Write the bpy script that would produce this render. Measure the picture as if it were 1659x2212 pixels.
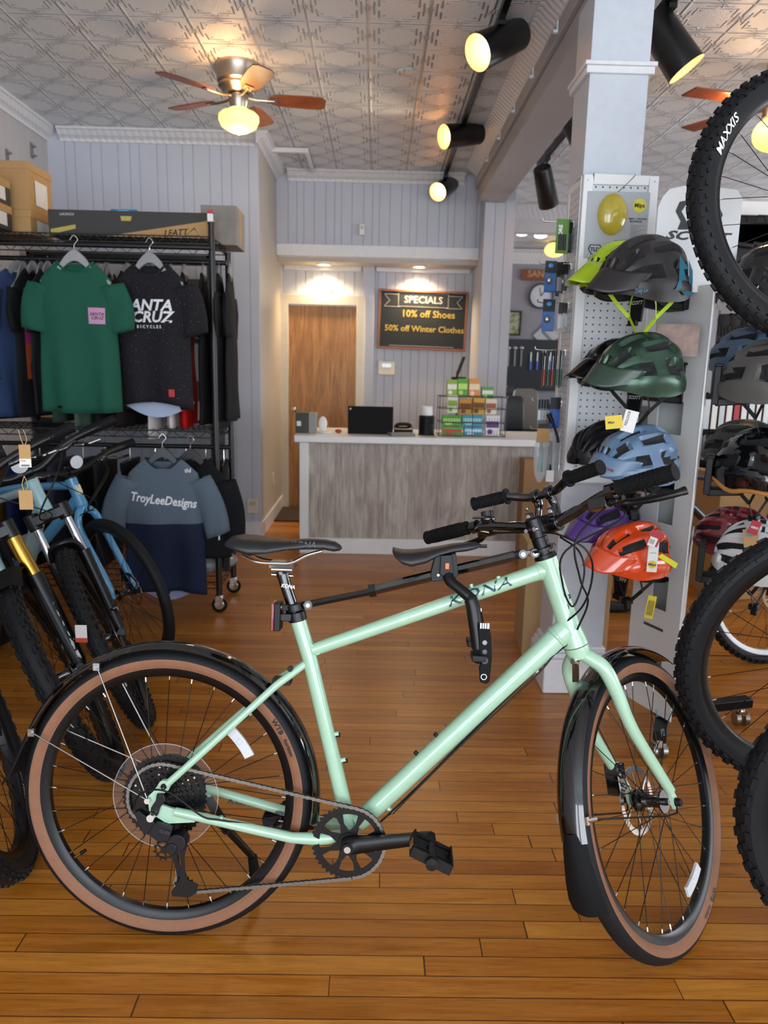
import bpy, bmesh, math, random
from mathutils import Vector as V, Matrix, Quaternion
random.seed(7)
PI = math.pi
for o in list(bpy.data.objects): bpy.data.objects.remove(o)
sc = bpy.context.scene
C = sc.collection
# ------------------------------------------------------------------ camera
H = 1.335; FPX = 1600.0
EY = V((813-829.5, -(795-1106), -FPX)).normalized()
EX = V((1, -.019, 0)); EX.z = -(EX.x*EY.x+EX.y*EY.y)/EY.z; EX.normalize()
EZ = EX.cross(EY)
CR = Matrix((EX, EY, EZ))
cam = bpy.data.cameras.new('camera'); co = bpy.data.objects.new('camera', cam); C.objects.link(co)
co.matrix_world = Matrix.Translation((0, 0, H)) @ CR.to_4x4()
cam.sensor_fit = 'VERTICAL'; cam.sensor_height = 36; cam.lens = FPX/2212*36; cam.clip_start = .05; cam.clip_end = 60
cam.dof.use_dof = True; cam.dof.focus_distance = 1.75; cam.dof.aperture_fstop = 4.6
sc.camera = co
# ------------------------------------------------------------------ light
w = bpy.data.worlds.new('world'); sc.world = w; w.use_nodes = True
bg = w.node_tree.nodes['Background']; bg.inputs[0].default_value = (.80, .88, 1, 1); bg.inputs[1].default_value = 1.15
def area(name, loc, rot, sx, sy, e, col):
    l = bpy.data.lights.new(name, 'AREA'); l.shape = 'RECTANGLE'; l.size = sx; l.size_y = sy; l.energy = e; l.color = col
    o = bpy.data.objects.new(name, l); C.objects.link(o); o.location = loc; o.rotation_euler = rot; return o
# daylight through the shop window behind the camera: two tall panes and the door
for i, (x, e) in enumerate(((-2.1, 50), (.35, 55), (2.9, 55))):
    area('window_daylight', (x, -2.3, 1.5), (math.radians(112), 0, 0), 1.9, 2.3, e, (.86, .93, 1))
area('side_fill_light', (6.1, 2.2, 1.6), (math.radians(110), 0, math.radians(90)), 5.0, 2.2, 190, (.9, .95, 1))  # unseen fill added to brighten the deep room and the ceiling
area('side_fill_light', (6.1, 7.6, 1.6), (math.radians(105), 0, math.radians(90)), 3.6, 2.0, 110, (.9, .95, 1))  # second added fill farther back; the right wall has no window
sc.view_settings.view_transform = 'Standard'; sc.view_settings.look = 'None'; sc.view_settings.gamma = 1
sc.view_settings.use_curve_mapping = False; sc.view_settings.exposure = 0.62
try: sc.cycles.max_bounces = 8; sc.cycles.use_denoising = True; sc.cycles.transparent_max_bounces = 12
except Exception: pass
# ------------------------------------------------------------------ projection helpers (photo pixel -> point on a real plane)
def ray(px, py): return CR @ V(((px-829.5)/FPX, -(py-1106)/FPX, -1))
def atY(px, py, Y): r = ray(px, py); return V((0, 0, H))+r*(Y/r.y)
def atZ(px, py, Z): r = ray(px, py); return V((0, 0, H))+r*((Z-H)/r.z)
def atX(px, py, X): r = ray(px, py); return V((0, 0, H))+r*(X/r.x)
# ------------------------------------------------------------------ materials
def lin(h):
    if isinstance(h, tuple): return (*h, 1)
    h = h.lstrip('#'); h = h if len(h) == 6 else ''.join(q*2 for q in h); c = [int(h[i:i+2], 16)/255 for i in (0, 2, 4)]
    return (*[(x/12.92 if x <= .04045 else ((x+.055)/1.055)**2.4) for x in c], 1)
MC = {}
def mat(name, col='#808080', rough=.5, metal=0, noise=0, nscale=30, bump=0, bscale=60, coat=0, alpha=1, emit=None, es=1, trans=0, spec=None, sheen=0):
    if name in MC: return MC[name]
    m = bpy.data.materials.new(name); m.use_nodes = True; n = m.node_tree.nodes; L = m.node_tree.links
    p = n['Principled BSDF']; c = lin(col)
    p.inputs['Base Color'].default_value = c; p.inputs['Roughness'].default_value = rough; p.inputs['Metallic'].default_value = metal
    if coat: p.inputs['Coat Weight'].default_value = coat; p.inputs['Coat Roughness'].default_value = .04
    if alpha < 1: p.inputs['Alpha'].default_value = alpha
    if trans: p.inputs['Transmission Weight'].default_value = trans
    if sheen: p.inputs['Sheen Weight'].default_value = sheen
    if spec is not None: p.inputs['Specular IOR Level'].default_value = spec
    if emit: p.inputs['Emission Color'].default_value = lin(emit); p.inputs['Emission Strength'].default_value = es
    tc = n.new('ShaderNodeTexCoord')
    nz = n.new('ShaderNodeTexNoise'); nz.inputs['Scale'].default_value = nscale; nz.inputs['Detail'].default_value = 3
    L.new(tc.outputs['Object'], nz.inputs['Vector'])
    a = max(noise, .03)
    rp = n.new('ShaderNodeValToRGB'); rp.color_ramp.elements[0].position = .3; rp.color_ramp.elements[1].position = .7
    rp.color_ramp.elements[0].color = (*[x*(1-a) for x in c[:3]], 1); rp.color_ramp.elements[1].color = (*[min(1, x*(1+a)) for x in c[:3]], 1)
    L.new(nz.outputs['Fac'], rp.inputs['Fac']); L.new(rp.outputs['Color'], p.inputs['Base Color'])
    if bump:
        b = n.new('ShaderNodeBump'); b.inputs['Strength'].default_value = bump; b.inputs['Distance'].default_value = .002
        n2 = n.new('ShaderNodeTexNoise'); n2.inputs['Scale'].default_value = bscale; L.new(tc.outputs['Object'], n2.inputs['Vector'])
        L.new(n2.outputs['Fac'], b.inputs['Height']); L.new(b.outputs['Normal'], p.inputs['Normal'])
    MC[name] = m; return m
class NT:
    """tiny node-expression helper"""
    def __init__(s, name):
        s.m = bpy.data.materials.new(name); s.m.use_nodes = True; s.n = s.m.node_tree.nodes; s.L = s.m.node_tree.links; s.p = s.n['Principled BSDF']
        MC[name] = s.m
    def inp(s, sock, v):
        if hasattr(v, 'links') or isinstance(v, bpy.types.NodeSocket): s.L.new(v, sock)
        else: sock.default_value = v
    def math(s, op, a, b=0, c=None, clamp=False):
        q = s.n.new('ShaderNodeMath'); q.operation = op; q.use_clamp = clamp; s.inp(q.inputs[0], a); s.inp(q.inputs[1], b)
        if c is not None: s.inp(q.inputs[2], c)
        return q.outputs[0]
    def coords(s, kind='Object'):
        t = s.n.new('ShaderNodeTexCoord'); x = s.n.new('ShaderNodeSeparateXYZ'); s.L.new(t.outputs[kind], x.inputs[0]); return t.outputs[kind], x.outputs[0], x.outputs[1], x.outputs[2]
    def comb(s, x, y, z):
        q = s.n.new('ShaderNodeCombineXYZ'); s.inp(q.inputs[0], x); s.inp(q.inputs[1], y); s.inp(q.inputs[2], z); return q.outputs[0]
    def white(s, vec):
        q = s.n.new('ShaderNodeTexWhiteNoise'); q.noise_dimensions = '3D'; s.L.new(vec, q.inputs['Vector']); return q.outputs['Value']
    def noise(s, vec, scale, detail=4, rough=.55, dist=0):
        q = s.n.new('ShaderNodeTexNoise'); q.inputs['Scale'].default_value = scale; q.inputs['Detail'].default_value = detail; q.inputs['Roughness'].default_value = rough; q.inputs['Distortion'].default_value = dist
        s.L.new(vec, q.inputs['Vector']); return q.outputs['Fac']
    def ramp(s, f, stops):
        q = s.n.new('ShaderNodeValToRGB'); e = q.color_ramp.elements
        while len(e) < len(stops): e.new(.5)
        for el, (p, c) in zip(e, stops): el.position = p; el.color = lin(c)
        s.inp(q.inputs[0], f); return q.outputs[0]
    def mix(s, f, a, b, mode='MIX'):
        q = s.n.new('ShaderNodeMix'); q.data_type = 'RGBA'; q.blend_type = mode; s.inp(q.inputs[0], f)
        s.inp(q.inputs[6], lin(a) if isinstance(a, (str, tuple)) else a); s.inp(q.inputs[7], lin(b) if isinstance(b, (str, tuple)) else b); return q.outputs[2]
    def bump(s, h, strength, dist=.003):
        q = s.n.new('ShaderNodeBump'); q.inputs['Strength'].default_value = strength; q.inputs['Distance'].default_value = dist; s.L.new(h, q.inputs['Height']); s.L.new(q.outputs[0], s.p.inputs['Normal'])
    def col(s, c): s.inp(s.p.inputs['Base Color'], c)
    def rough(s, r): s.inp(s.p.inputs['Roughness'], r)
# oak strip floor, boards run left to right
def floor_mat():
    t = NT('oak floor'); co_, x, y, z = t.coords()
    W = .0572; ry = t.math('DIVIDE', y, W); row = t.math('FLOOR', ry)
    r1 = t.white(t.comb(row, 3.1, .5)); L_ = t.math('ADD', t.math('MULTIPLY', t.white(t.comb(row, 9.7, 2.5)), .7), .75)
    rx = t.math('DIVIDE', t.math('ADD', x, t.math('MULTIPLY', r1, 7.0)), L_); colm = t.math('FLOOR', rx)
    rnd = t.white(t.comb(row, colm, 1.7)); rnd2 = t.white(t.comb(row, colm, 8.3))
    gv = t.comb(t.math('ADD', t.math('MULTIPLY', x, 1.6), t.math('MULTIPLY', rnd, 9)), t.math('MULTIPLY', y, 22), row)
    g = t.noise(gv, 2.2, 5, .6, .6)
    fine = t.noise(t.comb(t.math('MULTIPLY', x, 6), t.math('MULTIPLY', y, 240), rnd), 2, 2, .6)
    c = t.ramp(g, [(.25, '#7a420d'), (.45, '#a5611a'), (.62, '#b8752a'), (.8, '#cf9042')])
    c2 = t.ramp(rnd, [(0, '#8e5418'), (.5, '#b07024'), (1, '#c68a38')])
    c = t.mix(.38, c, c2)
    c = t.mix(t.math('MULTIPLY', t.math('GREATER_THAN', rnd2, .8), .30), c, '#7e4312')
    dk = t.math('SUBTRACT', 1, t.math('MULTIPLY', t.ramp(fine, [(.30, '#ffffff'), (.46, '#000000')]), .35))
    c = t.mix(1, c, t.comb(dk, dk, dk), 'MULTIPLY')
    # grey worn patches and old stains
    wn = t.noise(t.comb(t.math('MULTIPLY', x, .8), t.math('MULTIPLY', y, 3), 3), 2.4, 5, .7)
    c = t.mix(t.ramp(wn, [(.60, '#000000'), (.75, '#4a4a4a')]), c, '#5a3512')
    fy = t.math('ABSOLUTE', t.math('SUBTRACT', t.math('FRACT', ry), .5)); fx_ = t.math('ABSOLUTE', t.math('SUBTRACT', t.math('FRACT', rx), .5))
    sy = t.math('GREATER_THAN', fy, .478); sx = t.math('GREATER_THAN', fx_, .4985)
    seam = t.math('MAXIMUM', sy, sx); c = t.mix(t.math('MULTIPLY', seam, .85), c, '#241106')
    t.col(c); t.rough(t.math('ADD', .24, t.math('MULTIPLY', g, .16)))
    t.bump(t.math('SUBTRACT', t.math('MULTIPLY', g, .25), seam), .35, .001)
    return t.m
def ceil_mat():
    t = NT('pressed tin ceiling'); co_, x, y, z = t.coords()
    P = .29
    def cell(v, off): return t.math('SUBTRACT', t.math('FRACT', t.math('DIVIDE', t.math('ADD', v, off), P)), .5)
    u = cell(x, .071+P*20); v = cell(y, .1)
    au = t.math('ABSOLUTE', u); av = t.math('ABSOLUTE', v)
    seamu = t.math('SUBTRACT', 1, t.math('MULTIPLY', t.math('SUBTRACT', .5, au), 26), clamp=True)
    seamv = t.math('SUBTRACT', 1, t.math('MULTIPLY', t.math('SUBTRACT', .5, av), 34), clamp=True)
    # stepped zig-zag frame: distance field |u|+|v| broken with steps
    st = t.math('MULTIPLY', t.math('ROUND', t.math('MULTIPLY', au, 7)), .143)
    st2 = t.math('MULTIPLY', t.math('ROUND', t.math('MULTIPLY', av, 7)), .143)
    d = t.math('MAXIMUM', t.math('ADD', au, t.math('MULTIPLY', st2, .55)), t.math('ADD', av, t.math('MULTIPLY', st, .55)))
    def ridge(c0, wd):
        return t.math('SUBTRACT', 1, t.math('DIVIDE', t.math('ABSOLUTE', t.math('SUBTRACT', d, c0)), wd), clamp=True)
    r1 = ridge(.40, .022); r2 = ridge(.475, .018)
    # leaf sprays at edge middles and corners
    ang = t.math('ARCTAN2', t.math('SUBTRACT', .5, au), av); rad = t.math('SQRT', t.math('ADD', t.math('POWER', t.math('SUBTRACT', .5, au), 2), t.math('POWER', av, 2)))
    leaf = t.math('MULTIPLY', t.math('COSINE', t.math('MULTIPLY', ang, 10)), t.math('SUBTRACT', 1, t.math('DIVIDE', rad, .2), clamp=True))
    ang2 = t.math('ARCTAN2', t.math('SUBTRACT', .5, av), au); rad2 = t.math('SQRT', t.math('ADD', t.math('POWER', t.math('SUBTRACT', .5, av), 2), t.math('POWER', au, 2)))
    leaf2 = t.math('MULTIPLY', t.math('COSINE', t.math('MULTIPLY', ang2, 10)), t.math('SUBTRACT', 1, t.math('DIVIDE', rad2, .2), clamp=True))
    hgt = t.math('ADD', t.math('ADD', t.math('MAXIMUM', seamu, seamv), t.math('MAXIMUM', r1, r2)), t.math('MAXIMUM', leaf, leaf2))
    hgt = t.math('ADD', hgt, t.math('MULTIPLY', t.noise(co_, 160, 2), .25))
    t.col('#cdcac8' if False else lin('#d9dcdf')); t.rough(.33); t.bump(hgt, 1.0, .013)
    return t.m
def wood_mat(name, c0, c1, c2, sx, sy, sz, rough=.45):
    t = NT(name); co_, x, y, z = t.coords()
    g = t.noise(t.comb(t.math('MULTIPLY', x, sx), t.math('MULTIPLY', y, sy), t.math('MULTIPLY', z, sz)), 1, 6, .6, 1.2)
    t.col(t.ramp(g, [(.3, c0), (.5, c1), (.7, c2)])); t.rough(rough); t.bump(g, .2, .001); return t.m
def counter_mat():
    t = NT('weathered plank laminate'); co_, x, y, z = t.coords()
    k = t.math('FLOOR', t.math('DIVIDE', x, .105)); r = t.white(t.comb(k, 1, 2))
    g = t.noise(t.comb(t.math('ADD', t.math('MULTIPLY', x, 9), t.math('MULTIPLY', r, 7)), 1, t.math('MULTIPLY', z, 1.7)), 1.6, 6, .65, .6)
    f = t.noise(t.comb(t.math('MULTIPLY', x, 60), r, t.math('MULTIPLY', z, 5)), 1.5, 3)
    c = t.ramp(g, [(.28, '#6d6259'), (.42, '#958a7f'), (.56, '#b4aca2'), (.72, '#cfcac1')])
    c = t.mix(.3, c, t.ramp(f, [(.3, '#7c6f63'), (.7, '#d0cbc3')]))
    c = t.mix(t.math('MULTIPLY', r, .25), c, '#8a7b6c')
    sm = t.math('GREATER_THAN', t.math('ABSOLUTE', t.math('SUBTRACT', t.math('FRACT', t.math('DIVIDE', x, .105)), .5)), .482)
    t.col(t.mix(t.math('MULTIPLY', sm, .5), c, '#5c5148')); t.rough(.5); return t.m
def brushed(name, c, r=.25):
    t = NT(name); co_, x, y, z = t.coords(); g = t.noise(t.comb(t.math('MULTIPLY', x, 3), t.math('MULTIPLY', y, 3), t.math('MULTIPLY', z, 400)), 1, 2)
    t.col(lin(c)); t.p.inputs['Metallic'].default_value = 1; t.rough(t.math('ADD', r, t.math('MULTIPLY', g, .12))); return t.m
def peg_mat(name, c, hole, pitch=.0254, a='X', r=.13):
    t = NT(name); co_, x, y, z = t.coords(); h = x if a == 'X' else y
    u = t.math('SUBTRACT', t.math('FRACT', t.math('DIVIDE', h, pitch)), .5); v = t.math('SUBTRACT', t.math('FRACT', t.math('DIVIDE', z, pitch)), .5)
    d = t.math('SQRT', t.math('ADD', t.math('POWER', u, 2), t.math('POWER', v, 2))); m = t.math('LESS_THAN', d, r)
    t.col(t.mix(m, c, hole)); t.rough(.45); t.bump(t.math('SUBTRACT', 1, m), .5, .002); return t.m
def fabric(name, c, c2=None, pat=None, sc_=8):
    if name in MC: return MC[name]
    t = NT(name); co_, x, y, z = t.coords()
    n1 = t.noise(co_, 350, 2); col = t.ramp(n1, [(.3, tuple(v*.86 for v in lin(c)[:3])), (.7, tuple(min(1, v*1.12) for v in lin(c)[:3]))])
    if pat == 'camo': col = t.mix(t.ramp(t.noise(co_, sc_, 3), [(.48, '#000000'), (.5, '#ffffff')]), col, c2)
    if pat == 'speck': col = t.mix(t.ramp(t.noise(co_, 220, 1), [(.73, '#000000'), (.76, '#ffffff')]), col, c2)
    if pat == 'grad': col = t.mix(t.math('MULTIPLY', t.math('ADD', z, sc_), 2.2, clamp=True), c2, c)
    t.col(col); t.rough(.85); t.p.inputs['Specular IOR Level'].default_value = .2; t.bump(t.noise(co_, 14, 3), .25, .01); return t.m
# ------------------------------------------------------------------ mesh builder
class MB:
    def __init__(s, M=None): s.v = []; s.f = []; s.m = []; s.M = M; s.mats = []
    def mi(s, m):
        if m is None: return 0
        if m not in s.mats: s.mats.append(m)
        return s.mats.index(m)
    def add(s, vs, fs, m=None):
        b = len(s.v); k = s.mi(m)
        s.v += [tuple(s.M @ V(p)) if s.M else tuple(p) for p in vs]
        for f in fs: s.f.append([i+b for i in f]); s.m.append(k)
        return s
    def box(s, x0, x1, y0, y1, z0, z1, m=None):
        vs = [(x, y, z) for x in (x0, x1) for y in (y0, y1) for z in (z0, z1)]
        return s.add(vs, [(0, 1, 3, 2), (4, 6, 7, 5), (0, 4, 5, 1), (2, 3, 7, 6), (0, 2, 6, 4), (1, 5, 7, 3)], m)
    def obox(s, c, R, h, m=None):
        c = V(c); R = R.to_3x3() if hasattr(R, 'to_3x3') else Matrix(R)
        vs = [c+R @ V((x*h[0], y*h[1], z*h[2])) for x in (-1, 1) for y in (-1, 1) for z in (-1, 1)]
        return s.add(vs, [(0, 1, 3, 2), (4, 6, 7, 5), (0, 4, 5, 1), (2, 3, 7, 6), (0, 2, 6, 4), (1, 5, 7, 3)], m)
    def bar(s, a, b, wd, th, m=None, up=(0, 0, 1)):
        a = V(a); b = V(b); d = (b-a); L = d.length; d.normalize(); u = V(up); sd = d.cross(u)
        if sd.length < 1e-4: sd = d.cross(V((1, 0, 0)))
        sd.normalize(); u = sd.cross(d)
        R = Matrix((d, sd, u)).transposed(); return s.obox((a+b)/2, R, (L/2, wd/2, th/2), m)
    def loft(s, rings, m=None, cap=True, closed=True, mfun=None):
        n = len(rings[0]); vs = [p for r in rings for p in r]; b = len(s.v)
        s.v += [tuple(s.M @ V(p)) if s.M else tuple(p) for p in vs]
        k = s.mi(m)
        for i in range(len(rings)-1):
            for j in range(n if closed else n-1):
                j2 = (j+1) % n
                s.f.append([b+i*n+j, b+i*n+j2, b+(i+1)*n+j2, b+(i+1)*n+j]); s.m.append(s.mi(mfun(i, j)) if mfun else k)
        if cap and closed:
            s.f.append([b+j for j in range(n)][::-1]); s.m.append(s.mi(mfun(0, 0)) if mfun else k)
            s.f.append([b+(len(rings)-1)*n+j for j in range(n)]); s.m.append(s.mi(mfun(len(rings)-2, 0)) if mfun else k)
        return s
    def tube(s, pts, r, n=12, m=None, cap=True, flat=None, up=None, closed=False):
        pts = [V(p) for p in pts]; N = len(pts); rs = r if isinstance(r, (list, tuple)) else [r]*N
        T = []
        for i in range(N):
            if closed: t = pts[(i+1) % N]-pts[i-1]
            else: t = pts[min(i+1, N-1)]-pts[max(i-1, 0)]
            T.append(t.normalized())
        u = V(up) if up else (V((0, 0, 1)) if abs(T[0].z) < .9 else V((1, 0, 0)))
        u = (u-T[0]*u.dot(T[0])).normalized(); rings = []
        for i in range(N):
            u = (u-T[i]*u.dot(T[i])).normalized(); sd = T[i].cross(u); fl = flat or 1
            rings.append([pts[i]+u*math.cos(a)*rs[i]+sd*math.sin(a)*rs[i]*fl for a in [2*PI*k/n for k in range(n)]])
        if closed: rings.append(rings[0])
        return s.loft(rings, m, cap and not closed)
    def cyl(s, a, b, r, n=20, m=None, r2=None): return s.tube([a, b], [r, r if r2 is None else r2], n, m)
    def rev(s, prof, origin=(0, 0, 0), axis='Y', n=48, m=None, closed=False, mfun=None, a0=0, a1=2*PI):
        """prof: (radius, height along axis)"""
        o = V(origin); full = abs(a1-a0-2*PI) < 1e-6; cnt = n if full else n+1; rings = []
        for k in range(cnt):
            a = a0+(a1-a0)*k/n; c, q = math.cos(a), math.sin(a)
            if axis == 'Y': rings.append([o+V((r*c, h, r*q)) for r, h in prof])
            elif axis == 'Z': rings.append([o+V((r*c, r*q, h)) for r, h in prof])
            else: rings.append([o+V((h, r*c, r*q)) for r, h in prof])
        if full: rings.append(rings[0])
        return s.loft(rings, m, cap=False, closed=closed, mfun=(lambda i, j: mfun(j)) if mfun else None)
    def prism(s, poly, o=(0, 0, 0), u=(1, 0, 0), v=(0, 0, 1), d=(0, .01, 0), m=None):
        o = V(o); u = V(u); v = V(v); d = V(d); n = len(poly); vs = [o+u*a+v*b for a, b in poly]; vs += [p+d for p in vs]
        return s.add(vs, [list(range(n))[::-1], list(range(n, 2*n))]+[(i, (i+1) % n, n+(i+1) % n, n+i) for i in range(n)], m)
    def ball(s, c, r, n=16, m=None, k=10, top=0, bot=PI):
        c = V(c); r = V((r, r, r)) if not hasattr(r, '__len__') else V(r); rings = []
        for i in range(k+1):
            t = top+(bot-top)*i/k; t = min(max(t, .01), PI-.01)
            rings.append([c+V((r.x*math.sin(t)*math.cos(a), r.y*math.sin(t)*math.sin(a), r.z*math.cos(t))) for a in [2*PI*j/n for j in range(n)]])
        return s.loft(rings, m)
    def grid(s, fn, nu, nv, m=None, mfun=None):
        vs = [fn(i/nu, j/nv) for i in range(nu+1) for j in range(nv+1)]; b = len(s.v)
        s.v += [tuple(s.M @ V(p)) if s.M else tuple(p) for p in vs]
        for i in range(nu):
            for j in range(nv):
                a = b+i*(nv+1)+j; s.f.append([a, a+1, a+nv+2, a+nv+1]); s.m.append(s.mi(mfun((i+.5)/nu, (j+.5)/nv) if mfun else m))
        return s
    def text(s, txt, size, fn, m=None, shear=0, ext=0, bold=0, sx=1, align='CENTER'):
        """fn maps (u, v, w) to a 3-D point"""
        cu = bpy.data.curves.new('t', 'FONT'); cu.body = txt; cu.size = size; cu.align_x = align; cu.align_y = 'CENTER'; cu.shear = shear; cu.offset = bold*size; cu.extrude = ext; cu.resolution_u = 2
        ob = bpy.data.objects.new('t', cu); C.objects.link(ob); dg = bpy.context.evaluated_depsgraph_get()
        me = bpy.data.meshes.new_from_object(ob.evaluated_get(dg)); s.add([fn(v.co.x*sx, v.co.y, v.co.z) for v in me.vertices], [list(p.vertices) for p in me.polygons], m)
        bpy.data.objects.remove(ob); bpy.data.curves.remove(cu); bpy.data.meshes.remove(me); return s
    def build(s, name, parent=None, mats=None, ang=40, ml=None, bev=0, sub=0, solid=0, flip=False):
        me = bpy.data.meshes.new(name); me.from_pydata(s.v, [], s.f)
        for m in (s.mats or mats or [MC['black plastic']]): me.materials.append(m)
        me.polygons.foreach_set('material_index', s.m)
        me.validate()
        bm = bmesh.new(); bm.from_mesh(me); bmesh.ops.remove_doubles(bm, verts=bm.verts, dist=1e-6); bmesh.ops.recalc_face_normals(bm, faces=bm.faces); bm.to_mesh(me); bm.free()
        me.polygons.foreach_set('use_smooth', [True]*len(me.polygons)); me.set_sharp_from_angle(angle=math.radians(ang))
        o = bpy.data.objects.new(name, me); C.objects.link(o)
        if parent: o.parent = parent
        if ml is not None: o.matrix_local = ml
        if bev: b = o.modifiers.new('bevel', 'BEVEL'); b.width = bev; b.segments = 2; b.limit_method = 'ANGLE'; b.angle_limit = math.radians(35)
        if solid: q = o.modifiers.new('solid', 'SOLIDIFY'); q.thickness = solid; q.offset = 0
        if sub: q = o.modifiers.new('sub', 'SUBSURF'); q.levels = sub; q.render_levels = sub
        return o
def tag(o, label, cat, group=None, kind=None):
    o['label'] = label; o['category'] = cat
    if group: o['group'] = group
    if kind: o['kind'] = kind
    return o
def struct(o): o['kind'] = 'structure'; return o
def thing(name, label, cat, M=None, group=None):
    o = bpy.data.objects.new(name, None); o.empty_display_size = .05; C.objects.link(o)
    if M is not None: o.matrix_world = M if isinstance(M, Matrix) else Matrix.Translation(M)
    return tag(o, label, cat, group)
def copy_tree(o, parent=None):
    c = o.copy(); C.objects.link(c)
    if parent: c.parent = parent
    for ch in o.children: copy_tree(ch, c)
    return c
def frame(o, x, z, y=None):
    """matrix with given x and z axes"""
    x = V(x).normalized(); z = V(z); z = (z-x*z.dot(x)).normalized(); y = z.cross(x); M = Matrix((x, y, z)).transposed().to_4x4(); M.translation = V(o); return M
def Tm(x=0, y=0, z=0): return Matrix.Translation((x, y, z))
def Rz(d): return Matrix.Rotation(math.radians(d), 4, 'Z')
def Ry(d): return Matrix.Rotation(math.radians(d), 4, 'Y')
def Rx(d): return Matrix.Rotation(math.radians(d), 4, 'X')
def spl(pts, n=6):
    """catmull-rom"""
    P = [V(p) for p in pts]; P = [P[0]*2-P[1]]+P+[P[-1]*2-P[-2]]; out = []
    for i in range(1, len(P)-2):
        for k in range(n):
            t = k/n; a, b, c, d = P[i-1:i+3]
            out.append(.5*((2*b)+(c-a)*t+(2*a-5*b+4*c-d)*t*t+(3*b-a-3*c+d)*t**3))
    return out+[P[-2]]
# common materials
BLK = mat('black plastic', '#0c0c0d', .45, bump=.1, bscale=300, spec=.3)
RUB = mat('black rubber', '#0e0f10', .75, bump=.15, bscale=200, spec=.2)
TRD = mat('tyre rubber', '#111215', .62, noise=.15, bump=.3, bscale=150, spec=.28)
GLB = mat('gloss black', '#08090a', .08, coat=1)
MBK = mat('satin black metal', '#0e0f10', .32, metal=.3)
CHR = mat('polished steel', '#d9d9d6', .15, metal=1)
STL = mat('dull steel', '#9c9c9a', .32, metal=1)
WHT = mat('white paint', '#dfe0e0', .4, noise=.03, nscale=6)
# ================================================================== ROOM
ZC = 2.97
FLOOR = floor_mat(); CEIL = ceil_mat()
WALL = mat('lavender grey wall paint', '#bbbfca', .5, noise=.04, nscale=2.5)
WARMW = mat('warm grey wall paint', '#b9b2a8', .5, noise=.05, nscale=2)
PURP = mat('mauve grey wall paint', '#8e8b92', .6)
TRIM = mat('glossy white trim paint', '#dcdde0', .3)
COLP = mat('pale blue grey column paint', '#c3c9d1', .35)
BEAMP = mat('grey beam paint', '#a3a1a3', .5, noise=.04, nscale=3)
def grooved(name, a, b, z0, z1, widths, m, back=.03, gw=.008, gd=.007):
    """vertical tongue-and-groove boarding between floor points a and b; face side is to the left of a->b rotated -90"""
    a = V((*a, 0)); b = V((*b, 0)); d = (b-a); L = d.length; d.normalize(); nrm = V((d.y, -d.x, 0)); pr = [(0, 0)]; x = 0; i = 0
    while x < L:
        x += widths[i % len(widths)]; i += 1
        if x > L-.02: break
        pr += [(x-gw/2, 0), (x-gw*.15, -gd), (x+gw*.15, -gd), (x+gw/2, 0)]
    pr += [(L, 0)]; pr = pr+[(L, -back), (0, -back)]
    g = MB(); vs = [a+d*u+nrm*w for u, w in pr]; n = len(vs)
    g.add([(p.x, p.y, z0) for p in vs]+[(p.x, p.y, z1) for p in vs], [list(range(n))[::-1], list(range(n, 2*n))]+[(k, (k+1) % n, n+(k+1) % n, n+k) for k in range(n)], m)
    return struct(g.build(name, ang=20))
# floor and ceiling
struct(MB().box(-2.6, 6.2, -2.6, 11.2, -.05, 0, FLOOR).build('floor'))
struct(MB().box(-2.6, 6.2, -2.6, 11.2, ZC, ZC+.05, CEIL).build('ceiling'))
BW_ = [.125, .07, .115, .075, .12, .085, .07]
grooved('wall_left', (-2.40, -2.6), (-2.40, 5.76), 0, ZC, [.09], mat('grey beige wall paint', '#b0acac', .5, noise=.04, nscale=2.5))
grooved('wall_back_left', (-2.40, 5.76), (-.885, 5.76), 0, ZC, BW_, WALL)
struct(MB().box(-.925, -.885, 5.795, 7.1, 0, ZC, WARMW).build('wall_alcove_left'))
grooved('wall_header', (-.884, 6.75), (.87, 6.75), 2.36, ZC, [.10, .075, .06, .09], WALL)
struct(MB().box(-.884, .87, 6.725, 6.80, 2.275, 2.375, TRIM).build('trim_1', bev=.004))
grooved('wall_alcove_back', (-.884, 7.1), (-.815, 7.1), 0, 2.24, [.1], WALL)
grooved('wall_alcove_above_door', (-.815, 7.1), (-.16, 7.1), 1.98, 2.24, [.06, .09], WALL)
grooved('wall_alcove_right', (-.16, 7.1), (.87, 7.1), 0, 2.24, [.075, .085], WALL)
struct(MB().box(-.884, .87, 6.80, 7.14, 2.24, 2.275, WARMW).build('ceiling_alcove'))
for x0, x1, n in ((-.86, -.15, 2), (-.02, .84, 3)):
    struct(MB().box(x0, x1, 7.06, 7.1, 2.20, 2.24, TRIM).build('trim_%d' % n, bev=.004))
struct(MB().box(-.14, -.03, 7.02, 7.1, 0, 2.24, WALL).build('trim_4', bev=.003))
# pier carrying the beam end, boarded on the room side
grooved('wall_pier', (.87, 6.45), (1.12, 6.45), 0, 2.93, [.085], WALL)
struct(MB().box(.871, 1.119, 6.481, 7.3, 0, 2.93, WALL).build('wall_pier_core'))
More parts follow.
